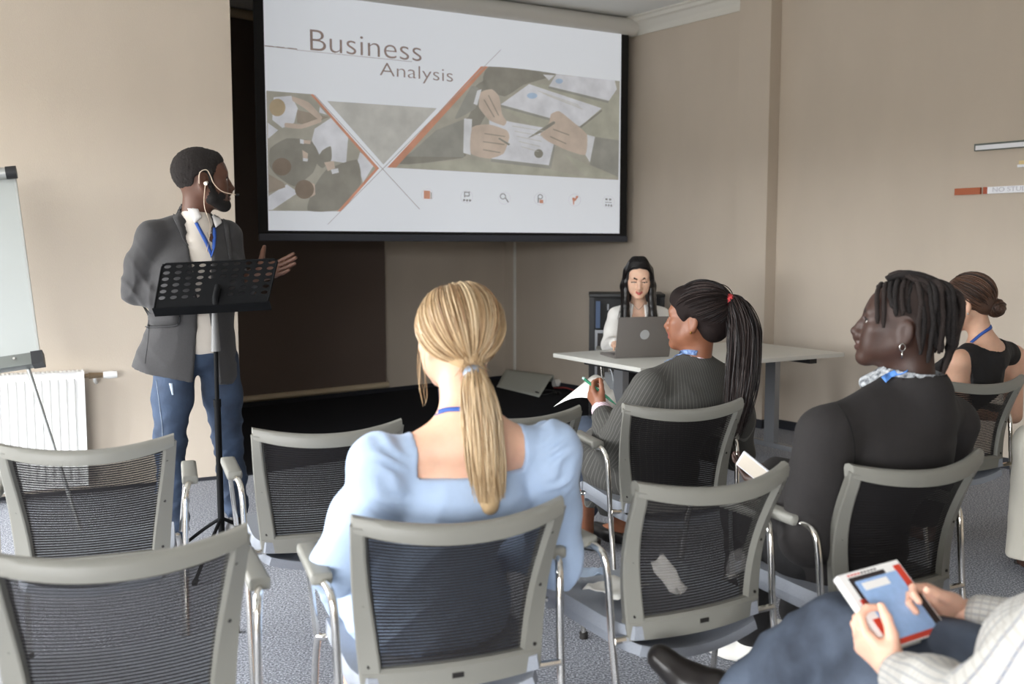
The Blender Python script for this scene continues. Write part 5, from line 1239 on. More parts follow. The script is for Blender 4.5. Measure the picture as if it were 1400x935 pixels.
    P1 = flow(HR, HT, sc, tie, 1500, 1, hair=hl, jit=.0026, lift=.006, rad=(.0925, .1130, .0965)); strands('hair_strands', P1, .0016, [hm[0], hm[1], hm[1], hm[0], hm[2], hm[2], hm[3]], who, B, 1)['kind'] = 'stuff'
    P2 = flow(HR, HT, sc, tie, 120, 5, hair=lambda d: d[2] < -.3 and d[1] < -.1, jit=.0015, lift=.001, rad=(.074, .094, .085)); strands('nape_hair', P2, .0022, [hm[2], hm[3]], who, B, 2)['kind'] = 'stuff'
    g = [tw, at(652, 535, tw[1] - .035), at(659, 580, tw[1] - .05), at(664, 640, tw[1] - .058), at(668, 690, tw[1] - .055)]
    S = Sculpt(*bounds(g, .1), .005); tail_core(S, g, [.017, .030, .037, .036, .028]); sculpt_obj('ponytail', S, hm[0], who, B)
    strands('ponytail_strands', tail(g, [.020, .036, .044, .043, .037], 700, 3, .004, .03), .0014, [hm[0], hm[1], hm[1], hm[2]], who, B, 3)['kind'] = 'stuff'
    tg = unit(g[1] - g[0]); MB().tube([tw - tg * .006, tw + tg * .020], [.024, .029, .025], 14).build('hair_tie', mat('hair_tie_grey_blue', (150, 166, 186), .5), who, True, B)
    lo = [HR @ (V(-.082, .03, -.02)) + HT, at(578, 545, HT[1] + .02), at(576, 565, HT[1] + .02)]; strands('loose_strands', tail(lo, [.002, .008, .006], 6, 8, .006, .2), .0006, [hm[0], hm[1]], who, B, 4)['kind'] = 'stuff'
    # lanyard round the neck
    db = Drape([c for c in who.children if c.name.startswith('body')][0]); db.patch(([(586, 565), (612, 557), (640, 556)], [(586, 571), (612, 563), (640, 562)]), 2, 12, .002, .002, 'lanyard', M_LAN, who, B)
blonde()

# ------------------------------------------------------------------ woman in a pinstripe blazer
def pinstripe():
    SK = skin_mats('brown', (136, 88, 64), (150, 84, 76), (24, 18, 16))
    HT = at(952, 436, 3.80); HF = unit(V(-.88, .46, .04)); HR = frame(HF); sc = 1.04
    nb = at(950, 497, 3.80); F = unit(V(-.55, .835, 0)); Rt = V(F[1], -F[0], 0)
    B0 = cl('E', (0, .02, 0)); who = person('woman in a dark pinstripe blazer with a long dark ponytail and red hair tie', B0); B = np.array(who.location)
    sL, sR = at(888, 533, 3.68), at(1003, 528, 3.93); pel = cl('E', (0, -.02, .53)); chest = nb * .62 + pel * .38
    eL, wL = at(842, 612, 3.68), at(822, 560, 3.98); eR, wR = sR + V(.03, .05, -.28), cl('E', (.05, .32, .64))
    hips = [cl('E', (s * .09, .02, .52)) for s in (-1, 1)]; kn = [at(803, 598, 4.15), at(850, 606, 4.25)]; an = [atz(800, 722, .10), atz(850, 715, .10)]
    Hd = Sculpt(HT - .25, HT + .2, .0045); head(Hd, HR, HT, sc, fem=True, jaw=.95, smile=.003); neck(Hd, HR, HT, nb + V(0, 0, -.03), sc, .05, .058)
    H1 = Sculpt(wL - .25, wL + .25, .0045); hand(H1, wL, at(806, 533, 4.02) - wL, V(.75, .35, .2), V(.35, -.2, .9), 1.0, curl=(.75, .8, .85, .9), thumb=(.25, .5), fore=wL + unit(eL - wL) * .1, tc=.3)
    H2 = Sculpt(wR - .2, wR + .22, .007); hand(H2, wR, V(-.6, .6, 0), V(0, 0, -1), V(-.6, -.6, 0), .95, curl=(.4, .4, .4, .4))
    Bd = Sculpt(*bounds([sL, sR, eL, wL, pel, *kn, *an, nb], .14), .011); seat_legs(Bd, hips, kn, an, (.07, .05, .045, .038)); Bd.chain([pel, chest, nb], [.09, .09, .05], .03, flat=Rt, fr=1.2).chain([sL, eL, wL], [.04, .036, .026]).chain([sR, eR, wR], [.04, .036, .026]).cone(sL, sR, .045, .045)
    for a in an: Bd.cone(a + V(0, 0, -.02), a + F * .16 + V(0, 0, -.075), .036, .026, .02)
    sculpt_obj('body', [Bd, Hd, H1, H2], SK, who, B)
    # trousers, shoes
    Tr = Sculpt(*bounds([*hips, *kn, *an], .16), .009); seat_legs(Tr, hips, kn, [a + V(0, 0, .10) for a in an], (.11, .092, .072, .060)); Tr.disp(fold_fn(.004, 30, 2)); sculpt_obj('trousers', Tr, mat('trousers_slate', (58, 68, 84), .85, var=.1, vscale=14, bump=.0006, bscale=80), who, B)
    for a in an:
        g = V(a[0], a[1], .055); S = Sculpt(g + V(-.25, -.25, -.08), g + V(.25, .25, .07), .007); S.chain([g - F * .05 + V(0, 0, -.005), g + F * .07 + V(0, 0, -.02), g + F * .19 + V(0, 0, -.025)], [.042, .044, .034], .03); S.cut((0, 0, .062), (0, 0, 1)); sculpt_obj('shoe', S, mat('shoe_black', (26, 24, 24), 0.4), who, B)
    # blazer
    PC = ((68, 67, 64), (100, 99, 94)); M_P = limb_mat('pinstripe_wool', *PC, chest + F * .03 - B, V(0, 0, 1), 78); M_P2 = limb_mat('pinstripe_wool_sleeve', *PC, sL - B, eL - sL, 34); M_P3 = limb_mat('pinstripe_wool_forearm', *PC, eL - B, wL - eL, 28)
    M_P4 = limb_mat('pinstripe_wool_skirt', *PC, hips[0] - B, V(-.3, .5, -.9), 44)
    J = Sculpt(*bounds([sL, sR, eL, wL, pel + V(0, 0, -.2), nb, kn[0]], .15), .0068); wa = pel + V(0, 0, .13)
    J.cone(pel, wa, .142, .140, .05, flat=Rt, fr=1.32).cone(wa, chest, .140, .142, .05, flat=Rt, fr=1.36).cone(chest, nb + V(0, 0, -.07), .140, .088, .05, flat=Rt, fr=1.45)
    J.cone(sL + V(0, 0, .012), nb + V(0, 0, -.012), .056, .062, .04).cone(sR + V(0, 0, .012), nb + V(0, 0, -.012), .056, .062, .04)
    J.chain([sL, (sL + eL) / 2, eL], [.074, .076, .066], .03, 1).chain([eL, (eL + wL) / 2, wL - unit(wL - eL) * .065], [.066, .060, .050], .03, 2); J.chain([sR, (sR + eR) / 2, eR, (eR + wR) / 2, wR], [.074, .076, .066, .060, .046], .03)
    sk = [at(822, 640, 3.95), at(825, 700, 3.97)]; J.chain([hips[0] + V(0, 0, .02), hips[0] * .45 + kn[0] * .55 + V(0, 0, .0), at(812, 690, 4.02)], [.13, .10, .04], .06, 3); J.cone(hips[0] + F * .1, at(838, 700, 3.90), .12, .055, .06, 3); J.cut(at(820, 698, 3.95), (0, 0, -1), .006)
    J.cone(nb + V(0, 0, -.02), nb + V(0, 0, .14), .056, .064, .004, 0, 'sub'); J.ell(nb + F * .10 + V(0, 0, -.0), (.06, .06, .10), .01, 0, 'sub')
    f1 = fold_fn(.0055, 22, 21, [(.4, .2, 1), (-.5, 0, .9), (.9, 0, .4)]); J.disp(lambda X, Y, Z: f1(X, Y, Z) * (.5 + 1.0 * np.exp(-((X - eL[0]) / .15) ** 2 - ((Z - eL[2]) / .14) ** 2)))
    bz = sculpt_obj('blazer', J, [M_P, M_P2, M_P3, M_P4], who, B)
    # striped shirt: collar and cuff
    M_S = pin_mat('shirt_pink_stripe', (238, 226, 232), (204, 150, 176), .008, (.5, .2, .84), .35)
    C = Sculpt(nb - .12, nb + .14, .005); C.cone(nb + V(0, 0, -.05), nb + V(0, 0, .022), .070, .062, .01); C.cut(nb + V(0, 0, .035) + F * -.02, V(.12, -.1, 1)); C.cone(nb, nb + V(0, 0, .1), .052, .058, .004, 0, 'sub'); sculpt_obj('shirt_collar', C, M_S, who, B)
    ax = unit(wL - eL); C = Sculpt(wL - .14, wL + .12, .0045); C.cone(wL - ax * .075, wL - ax * .002, .044, .041, .01).cut(wL + ax * .004, ax).cut(wL - ax * .085, -ax); sculpt_obj('shirt_cuff', C, M_S, who, B)
    dl = Drape(bz, [c for c in who.children if c.name.startswith('body')][0], [c for c in who.children if c.name.startswith('shirt_collar')][0]); dl.patch(([(909, 496), (922, 488), (938, 484), (952, 486)], [(906, 489), (920, 481), (938, 477), (954, 479)]), 3, 12, .004, .003, 'lanyard', mat('lanyard_patterned_blue', (52, 84, 150), .7, rgb2=(150, 178, 220), var=.3, vscale=70), who, B)
    # hair
    hm = [mat('hair_dark_a', (30, 22, 21), .8, var=.2, vscale=30, spec=.2), mat('hair_dark_b', (50, 37, 34), .5), mat('hair_dark_c', (26, 20, 20), .45)]
    tie = HR.T @ (at(993, 413, HT[1] - .05) - HT); tw = HR @ tie + HT
    S = Sculpt(HT - .24, HT + .24, .005); scalp(S, HR, HT, sc, 1.05); S.ell((0, -.026, .052), (.084, .100, .086), .03).ell((0, -.07, -.035), (.070, .055, .050), .03)  .cone((0, -.08, .03), tie, .045, .016, .04); S.ell((0, .055, .075), (.062, .05, .045), .03)
    S.box((0, .160, -.05), (.12, .080, .105), .03, .01, 0, 'sub'); S.box((0, .045, -.15), (.14, .080, .105), .02, .01, 0, 'sub')
    for s in (-1, 1): S.ell((s * .095, .006, -.022), (.028, .024, .040), .012, 0, 'sub')
    S.use(); sculpt_obj('hair', S, hm[0], who, B)
    hl = lambda d: (d[1] < .86 - .1 * d[2] and d[2] > -.55 and (d[1] < .2 or d[2] > .1) and not (abs(d[0]) > .7 and d[2] < -.2 and d[1] > -.15))
    strands('hair_strands', flow(HR, HT, sc, tie, 950, 11, hair=hl, jit=.003, lift=.007, rad=(.089, .110, .101)), .0017, hm, who, B, 1)['kind'] = 'stuff'
    tl2 = [tw, at(1006, 420, tw[1] - .03), at(1017, 455, tw[1] - .06), at(1014, 520, tw[1] - .09), at(1006, 575, tw[1] - .10), at(1000, 600, tw[1] - .10)]
    S = Sculpt(*bounds(tl2, .12), .006); tail_core(S, tl2, [.018, .036, .052, .050, .026, .006]); sculpt_obj('ponytail', S, hm[0], who, B)
    strands('ponytail_strands', tail(tl2, [.018, .042, .062, .062, .046, .030], 480, 13, .006, .14), .0018, hm, who, B, 3)['kind'] = 'stuff'
    tg = unit(tl2[1] - tl2[0]); MB().tube([tw + tg * .000, tw + tg * .030], [.036, .050, .046, .036], 16).build('hair_tie', mat('hair_tie_red', (222, 74, 78), .5), who, True, B)
    ep = HR @ (V(-.084, -.008, -.042) * sc) + HT; auto_smooth(MB().tube([ep, ep + V(0, -.004, -.006)], .004, 8).build('earring', mat('gold', (190, 150, 80), .3, 1.0), who, base=B))
    # leaflet and pen in her hand
    lc = at(806, 540, 4.04); G = []
    a0, a1, b0, b1 = at(757, 556, 4.20), at(800, 522, 4.26), at(845, 560, 3.98), at(838, 533, 4.10)
    for u in np.linspace(0, 1, 12):
        p, q = a0 * (1 - u) + b0 * u, a1 * (1 - u) + b1 * u; z = V(0, 0, .045 * math.sin(math.pi * min(1, u * 1.1)))
        G.append([p + z, (p + q) / 2 + z * 1.02, q + z])
    o = MB().sheet(np.array(G), .0012).build('leaflet', M_PAPER, None, True, lc); o.location = tuple(lc); tag(o, 'white leaflet held by the woman in the pinstripe blazer', 'paper')
    pc = at(803, 522, 4.0); pe = thing('marker_pen', 'green pen in the hand of the pinstripe woman', 'pen', tuple(pc)); M_G = mat('pen_green', (40, 130, 96), .35)
    e0, e1 = at(799, 518, 4.02), at(842, 553, 3.97); dd = e1 - e0
    auto_smooth(MB().tube([e0, e0 + dd * .75], .006, 10).build('barrel', M_G, pe, base=pc)); auto_smooth(MB().tube([e0 + dd * .75, e1], [.006, .002], 10).build('tip', M_G, pe, base=pc)); auto_smooth(MB().tube([e0 - dd * .06, e0], [.005, .0065], 10).build('cap', mat('pen_pale', (180, 214, 208), .3), pe, base=pc))
pinstripe()
# ------------------------------------------------------------------ man with dreadlocks
def dreads():
    SK = skin_mats('deep', (66, 44, 36), (74, 48, 42), (20, 17, 16))
    HT = at(1233, 446, 2.80); HF = unit(V(-.90, .36, .16)); HR = frame(HF); sc = 1.08
    nb = at(1247, 527, 2.77); F = unit(V(-.48, .877, 0)); Rt = V(F[1], -F[0], 0)
    B0 = cl('H', (0, .02, 0)); who = person('man with dreadlocks in a dark blazer looking up at the screen', B0); B = np.array(who.location)
    sL, sR = at(1130, 597, 2.64), at(1300, 580, 2.94); pel = cl('H', (0, -.02, .53)); chest = nb * .62 + pel * .38
    eL, wL = at(1105, 735, 2.62), at(1052, 668, 3.00); eR, wR = sR + V(-.03, .12, -.27), cl('H', (.06, .36, .66))
    hips = [cl('H', (s * .10, .02, .52)) for s in (-1, 1)]; kn = [V(.76, 3.12, .54), V(1.05, 3.28, .52)]; an = [V(.80, 3.22, .12), V(1.00, 3.36, .12)]
    Hd = Sculpt(HT - .27, HT + .2, .0044); head(Hd, HR, HT, sc, jaw=1.05); neck(Hd, HR, HT, nb + V(0, 0, -.05), sc, .064, .070)
    H1 = Sculpt(wL - .22, wL + .24, .006); hand(H1, wL, V(-.45, .6, .2), V(.2, .2, .9), V(.8, .4, 0), 1.0, curl=(.5, .5, .5, .5), fore=wL + unit(eL - wL) * .1)
    H2 = Sculpt(wR - .22, wR + .24, .007); hand(H2, wR, V(-.6, .5, 0), V(0, 0, 1), V(-.6, -.6, 0), 1.0, curl=(.4, .4, .4, .4))
    Bd = Sculpt(*bounds([sL, sR, eL, eR, wL, pel, *kn, *an, nb], .14), .012); seat_legs(Bd, hips, kn, an, (.08, .06, .05, .04)); Bd.chain([pel, chest, nb], [.1, .1, .055], .03, flat=Rt, fr=1.2).chain([sL, eL, wL], [.045, .04, .03]).chain([sR, eR, wR], [.045, .04, .03]).cone(sL, sR, .05, .05)
    sculpt_obj('body', [Bd, Hd, H1, H2], SK, who, B)
    M_T = mat('trousers_black', (26, 25, 26), .85, bump=.0006, bscale=60)
    Tr = Sculpt(*bounds([*hips, *kn, *an], .16), .010); seat_legs(Tr, hips, kn, [a + V(0, 0, .0) for a in an], (.115, .095, .078, .068)); Tr.disp(fold_fn(.005, 26, 3)); sculpt_obj('trousers', Tr, M_T, who, B)
    M_W = mat('sneaker_white', (226, 224, 218), .5)
    for a, dd in ((an[0], unit(V(-.75, .55, 0))), (an[1], unit(V(-.5, .85, 0)))):
        g = V(a[0], a[1], .07); S = Sculpt(g + V(-.28, -.28, -.09), g + V(.28, .28, .1), .007); shoe(S, g, g + dd * .18 + V(0, 0, -.04)); S.cut((0, 0, .004), (0, 0, -1)); sculpt_obj('sneaker', S, M_W, who, B)
    # blazer
    M_B = mat('blazer_black', (36, 33, 33), .85, var=.06, vscale=90, bump=.0006, bscale=420)
    J = Sculpt(*bounds([sL, sR, eL, eR, wL, wR, pel + V(0, 0, -.12), nb], .15), .0075); wa = pel + V(0, 0, .14)
    J.cone(pel, wa, .15, .142, .05, flat=Rt, fr=1.32).cone(wa, chest, .142, .150, .05, flat=Rt, fr=1.38).cone(chest, nb + V(0, 0, -.09), .148, .10, .05, flat=Rt, fr=1.5)
    J.cone(sL + V(0, 0, .012), nb + V(0, 0, -.02), .064, .068, .05).cone(sR + V(0, 0, .012), nb + V(0, 0, -.02), .064, .068, .05)
    J.chain([sL, (sL + eL) / 2, eL, (eL + wL) / 2, wL - unit(wL - eL) * .04], [.082, .084, .072, .064, .050], .03); J.chain([sR, (sR + eR) / 2, eR, wR], [.080, .080, .070, .050], .03)
    J.cone(nb + V(0, 0, -.065) - F * .012, nb + V(0, 0, -.022) - F * .02, .104, .094, .03); J.cone(nb + V(0, 0, -.06), nb + V(0, 0, .14), .078, .092, .004, 0, 'sub'); J.ell(nb + F * .11, (.06, .06, .11), .01, 0, 'sub')
    f1 = fold_fn(.008, 18, 31, [(.3, .2, 1), (.9, .3, .3), (.2, .1, 1)]); J.disp(lambda X, Y, Z: f1(X, Y, Z) * np.clip(.45 + .9 * (.85 - Z) * 2, .4, 1.2)); bz = sculpt_obj('blazer', J, M_B, who, B)
    db = Drape(bz); db.line([(1145, 553), (1160, 575), (1168, 610), (1166, 650), (1150, 690)], .0022, .0006, 'shoulder_seam', mat('seam_black', (16, 15, 15), .9), bz, B)
    # patterned shirt collar and lanyard
    M_S = mat('shirt_speckled', (92, 98, 108), .8, rgb2=(206, 210, 214), var=.5, vscale=85)
    C = Sculpt(nb - .17, nb + .17, .005); C.cone(nb + V(0, 0, -.012), nb + V(0, 0, .058), .091, .080, .01); C.cone(nb + F * .06 - Rt * .05 + V(0, 0, .012), nb + F * .085 - Rt * .085 + V(0, 0, .004), .036, .022, .02); C.cut(nb + V(0, 0, .047), V(.10, -.05, 1)); C.cone(nb - V(0, 0, .02), nb + V(0, 0, .1), .074, .078, .004, 0, 'sub'); co = sculpt_obj('shirt_collar', C, M_S, who, B)
    dc = Drape(co, bz); dc.patch(([(1240, 503), (1228, 505), (1216, 510), (1206, 518)], [(1241, 509), (1230, 512), (1220, 517), (1211, 525)]), 2, 12, .005, .003, 'lanyard', mat('lanyard_light_blue', (92, 146, 224), .6), who, B)
    # hair: cropped sides, dreadlocks from the crown
    hd = [mat('dreads_black', (25, 20, 19), .9, var=.3, vscale=160, bump=.004, bscale=260), mat('dreads_brown', (38, 29, 26), .9, bump=.004, bscale=260)]
    S = Sculpt(HT - .22, HT + .22, .005); S.use(HR, HT); q = lambda *a: V(*a) * sc
    S.ell(q(0, -.018, .038), q(.078, .100, .090), .01); S.ell(q(0, .125, -.01), q(.13, .070, .085), .02, 0, 'sub'); S.ell(q(0, .05, -.10), q(.14, .085, .115), .02, 0, 'sub'); S.cut(q(0, 0, -.045), (0, .3, -1), .01)
    for s in (-1, 1): S.ell(q(s * .085, -.004, -.012), q(.02, .034, .050), .008, 0, 'sub')
    S.use(); sculpt_obj('hair', S, mat('hair_faded_sides', (44, 33, 29), .9, bump=.001, bscale=500), who, B)
    rg = np.random.RandomState(5); paths = []
    def dread(st, mid_, end, r=.0085, extra=None):
        P = [HR @ (V(*p) * sc) + HT for p in (st, *mid_, end)]
        if extra: P += extra
        paths.append((P, r))
    n_ = lambda k=.004: rg.normal(0, k)
    for s in (-1, 1):
        for i in range(9):                                     # over the back of each side
            y = -.004 - .010 * i + n_(); dread((s * .012, y * .6 + .01, .126), [(s * .048, y - .010, .122), (s * .082 * (1 - .035 * i), y - .026, .078 + n_()), (s * .094 * (1 - .04 * i), y - .040 + n_(), .022)], (s * .088 * (1 - .045 * i), y - .048 + n_(), -.045 + n_(.016)), .0066)
        for i in range(7):                                     # short ones above the temple and ear
            y = .066 - .013 * i + n_(.002); dread((s * .012, y, .116 - max(0, y - .03) * .5), [(s * .040, y + .004, .112 - max(0, y - .03) * .5), (s * .066, y + .002, .082 - max(0, y - .04) * .4)], (s * .081, y - .012, .040 + n_(.008) - (.045 if i in (0, 1) else 0)), .0062)
        for i in range(5): dread((s * .02, .06 - .03 * i, .124 - abs(.03 - .03 * i) * .3), [(s * .034, .035 - .035 * i, .134 - .006 * i), (s * .05, -.01 - .030 * i, .126 - .014 * i)], (s * .06, -.06 - .018 * i, .09 - .03 * i), .0078)
    for x in (-.05, -.036, -.022, -.008, .008, .022, .036, .05): dread((x * .6, -.03, .128), [(x, -.078, .116), (x * 1.1, -.114, .065), (x * 1.15, -.126, .0)], (x * 1.2, -.120, -.070 + n_(.018)), .0066)
    for x in (-.035, -.012, .012, .035): dread((x, .060, .114), [(x * .9, .03, .134), (x * .8, -.02, .138), (x * .9, -.07, .122)], (x, -.105, .085), .0085)
    lp = [HR @ (V(-.02, -.11, .09) * sc) + HT, at(1304, 410, 2.72), at(1309, 440, 2.70), at(1303, 470, 2.70), at(1292, 492, 2.71)]; paths.append((lp, .0045))
    for P, r in paths:
        G = catmull(P, 5); k = len(G); wob = np.cumsum(rg.normal(0, .0009, (k, 3)), 0)
        auto_smooth(MB().tube(G + wob, list(r * sc * (1 + .12 * np.sin(np.arange(k) * 1.9 + rg.uniform(0, 6)))) + [r * .6], 7).build('dreadlock', hd[rg.randint(2)], who, base=B), 80)
    ep = HR @ (V(-.086, -.010, -.046) * sc) + HT; M_SI = mat('silver', (206, 204, 200), .25, 1.0)
    e_ = MB().tube([ep + V(.008 * math.cos(a), -.004, .010 * math.sin(a)) for a in np.linspace(0, 6.28, 14)], .0018, 6).build('earring', M_SI, who, True, B); MB().tube([ep + V(0, -.004, -.010), ep + V(0, -.004, -.030)], .002, 6).build('earring_drop', M_SI, e_, True, B)
    # smartphone
    pc = at(1030, 640, 2.98); ph_ = thing('smartphone', 'white smartphone in the hand of the man with dreadlocks', 'phone', tuple(pc)); u_ = unit(at(1046, 652, 2.96) - at(1015, 627, 3.0)); vv = unit(V(.5, -.6, .45)); vv = unit(vv - u_ * np.dot(vv, u_)); Rp = np.stack([u_, vv, np.cross(u_, vv)], 1)
    auto_smooth(MB().box((-.052, -.029, -.0035), (.052, .029, .0035), Rp, pc, bev=.003).build('case', M_WSTR, ph_, base=pc)); MB().box((-.046, -.025, .0034), (.046, .025, .0039), Rp, pc).build('glass', mat('phone_glass', (214, 204, 190), .1), ph_, base=pc)
dreads()

# ------------------------------------------------------------------ woman with a bun, beyond him
def bun():
    SK = skin_mats('light', (216, 172, 146), (190, 112, 104), (60, 40, 30), brow=(70, 48, 36))
    HT = at(1322, 414, 4.42); HF = unit(V(-.80, .56, -.30)); HR = frame(HF); sc = 1.0
    nb = at(1346, 470, 4.40); F = unit(V(-.45, .893, 0)); Rt = V(F[1], -F[0], 0)
    B0 = cl('I', (0, .02, 0)); who = person('woman with a brown hair bun in a sleeveless black top, head bowed', B0); B = np.array(who.location)
    sL, sR = at(1311, 497, 4.30), at(1385, 488, 4.56); pel = cl('I', (0, -.02, .53)); chest = nb * .62 + pel * .38
    eL, wL = at(1313, 570, 4.34), cl('I', (-.10, .30, .62)); eR, wR = sR + V(.04, .05, -.28), cl('I', (.08, .30, .62))
    hips = [cl('I', (s * .09, .02, .52)) for s in (-1, 1)]; kn = [cl('I', (s * .09, .45, .53)) for s in (-1, 1)]; an = [cl('I', (-.12, .25, .12)), cl('I', (.14, .16, .12))]
    Up = Sculpt(*bounds([HT, nb, sL, sR, eL], .2), .0058); head(Up, HR, HT, sc, fem=True, jaw=.85); neck(Up, HR, HT, nb + V(0, 0, -.02), sc, .045, .052, .03)
    Up.cone(nb + V(0, 0, -.005), sL + V(0, 0, .01), .042, .044, .045).cone(nb + V(0, 0, -.005), sR + V(0, 0, .01), .042, .044, .045).chain([sL, eL], [.047, .040], .03).chain([sR, eR], [.047, .040], .03).cone(nb + V(0, 0, -.07), chest, .075, .09, .05, flat=Rt, fr=1.5)
    Bd = Sculpt(*bounds([pel, *kn, *an, eL, eR, wL, wR], .12), .012); seat_legs(Bd, hips, kn, an, (.08, .06, .05, .04)); Bd.chain([eL, wL], [.038, .026]).chain([eR, wR], [.038, .026]).chain([pel, chest], [.09, .09])
    hs = []
    for w_ in (wL, wR): H = Sculpt(w_ - .2, w_ + .2, .008); hand(H, w_, F, V(0, 0, -1), -Rt, .9); hs.append(H)
    sculpt_obj('body', [Bd, Up] + hs, SK, who, B)
    T = Sculpt(*bounds([pel + V(0, 0, -.1), sL, sR, nb], .16), .0068); wa = pel + V(0, 0, .14)
    T.cone(pel, wa, .13, .112, .04, flat=Rt, fr=1.35).cone(wa, chest, .112, .12, .04, flat=Rt, fr=1.38).cone(chest, nb + V(0, 0, -.07), .12, .085, .04, flat=Rt, fr=1.55).cone(sL + V(0, 0, .012) + Rt * .02, nb + V(0, 0, -.01), .054, .052, .04).cone(sR + V(0, 0, .012) - Rt * .02, nb + V(0, 0, -.01), .054, .052, .04)
    for s_, e_, g in ((sL, eL, -1), (sR, eR, 1)): T.cone(s_ + Rt * g * .03 + V(0, 0, .02), e_, .060, .052, .012, 0, 'sub'); T.cone(s_ + V(0, 0, .012), nb + V(0, 0, .01), .052, .050, .015) if False else None
    T.ell(nb + V(0, 0, .015), (.105, .105, .060), .006, 0, 'sub'); T.disp(fold_fn(.004, 24, 8)); sculpt_obj('black_top', T, mat('top_black', (22, 21, 23), .8, bump=.0006, bscale=120), who, B)
    S = Sculpt(*bounds([*hips, *kn, *an], .16), .012); seat_legs(S, hips, kn, an, (.11, .09, .075, .065)); sculpt_obj('trousers', S, mat('trousers_black', (26, 25, 26), .85), who, B)
    for a, m_ in ((an[0], 0), (an[1], 1)):
        g = V(a[0], a[1], .07); S = Sculpt(g + V(-.25, -.25, -.09), g + V(.25, .25, .09), .008); shoe(S, g, g + unit(F + V(.3, -.6, 0)) * .17 + V(0, 0, -.04)); S.cut((0, 0, .004), (0, 0, -1)); sculpt_obj('shoe', S, mat('shoe_brown', (70, 46, 36), .5), who, B)
    hm = [mat('hair_brown_a', (74, 52, 40), .42, var=.15, vscale=40), mat('hair_brown_b', (96, 68, 52), .4), mat('hair_brown_c', (54, 38, 30), .45)]
    bc = at(1361, 421, HT[1] - .06); tie = HR.T @ (bc - HT) * .82
    S = Sculpt(HT - .2, HT + .2, .0055); scalp(S, HR, HT, sc, 1.03); S.ell((0, -.06, -.02), (.06, .05, .05), .03).cone((0, -.07, .0), tie, .045, .026, .03)
    S.box((0, .150, -.05), (.1, .080, .105), .03, .01, 0, 'sub'); S.box((0, .04, -.14), (.14, .078, .10), .02, .01, 0, 'sub')
    for s in (-1, 1): S.ell((s * .088, .008, -.026), (.024, .026, .042), .01, 0, 'sub')
    S.use(); sculpt_obj('hair', S, hm[0], who, B)
    hl = lambda d: (d[1] < .66 and d[2] > -.5 and (d[1] < .2 or d[2] > .08) and not (abs(d[0]) > .7 and d[2] < -.2 and d[1] > -.15))
    strands('hair_strands', flow(HR, HT, sc, tie, 420, 21, hair=hl, jit=.002, lift=.004, rad=(.085, .108, .096)), .0021, hm, who, B, 1)['kind'] = 'stuff'
    S = Sculpt(bc - .09, bc + .09, .005); S.ell(bc, (.040, .036, .038), .01); S.ell(bc + V(.012, 0, .006), (.032, .030, .032), .01); S.disp(lambda X, Y, Z: .0025 * np.sin(60 * np.arctan2(Z - bc[2], X - bc[0]) / 6 + 300 * np.hypot(X - bc[0], Z - bc[2]))); sculpt_obj('hair_bun', S, hm[0], who, B)
    rg = np.random.RandomState(4); coil = []
    for i in range(110):
        ax = unit(V(.3, -1, .2) + rg.normal(0, .35, 3)); u = unit(np.cross(ax, V(0, 0, 1))); w = np.cross(ax, u); a0 = rg.uniform(0, 6.28); r_ = .040 * rg.uniform(.85, 1.05); o = ax * rg.uniform(-.018, .020)
        coil.append([bc + o + r_ * math.sqrt(max(.2, 1 - (np.linalg.norm(o) / .045) ** 2)) * (math.cos(a) * u + math.sin(a) * w) for a in np.linspace(a0, a0 + 3.6, 14)])
    strands('bun_strands', coil, .0018, hm, who, B, 2)['kind'] = 'stuff'
    Dp = Drape([c for c in who.children if c.name.startswith('body')][0]); Dp.patch(([(1326, 468), (1340, 455), (1358, 443), (1363, 441)], [(1330, 469), (1343, 458), (1360, 447), (1364, 445)]), 2, 12, .002, .002, 'lanyard', M_LAN, who, B)
    ep = HR @ (V(-.084, -.008, -.044)) + HT; auto_smooth(MB().tube([ep, ep + V(0, -.003, -.008)], .004, 8).build('earring', mat('silver', (206, 204, 200), .25, 1.0), who, base=B))
bun()

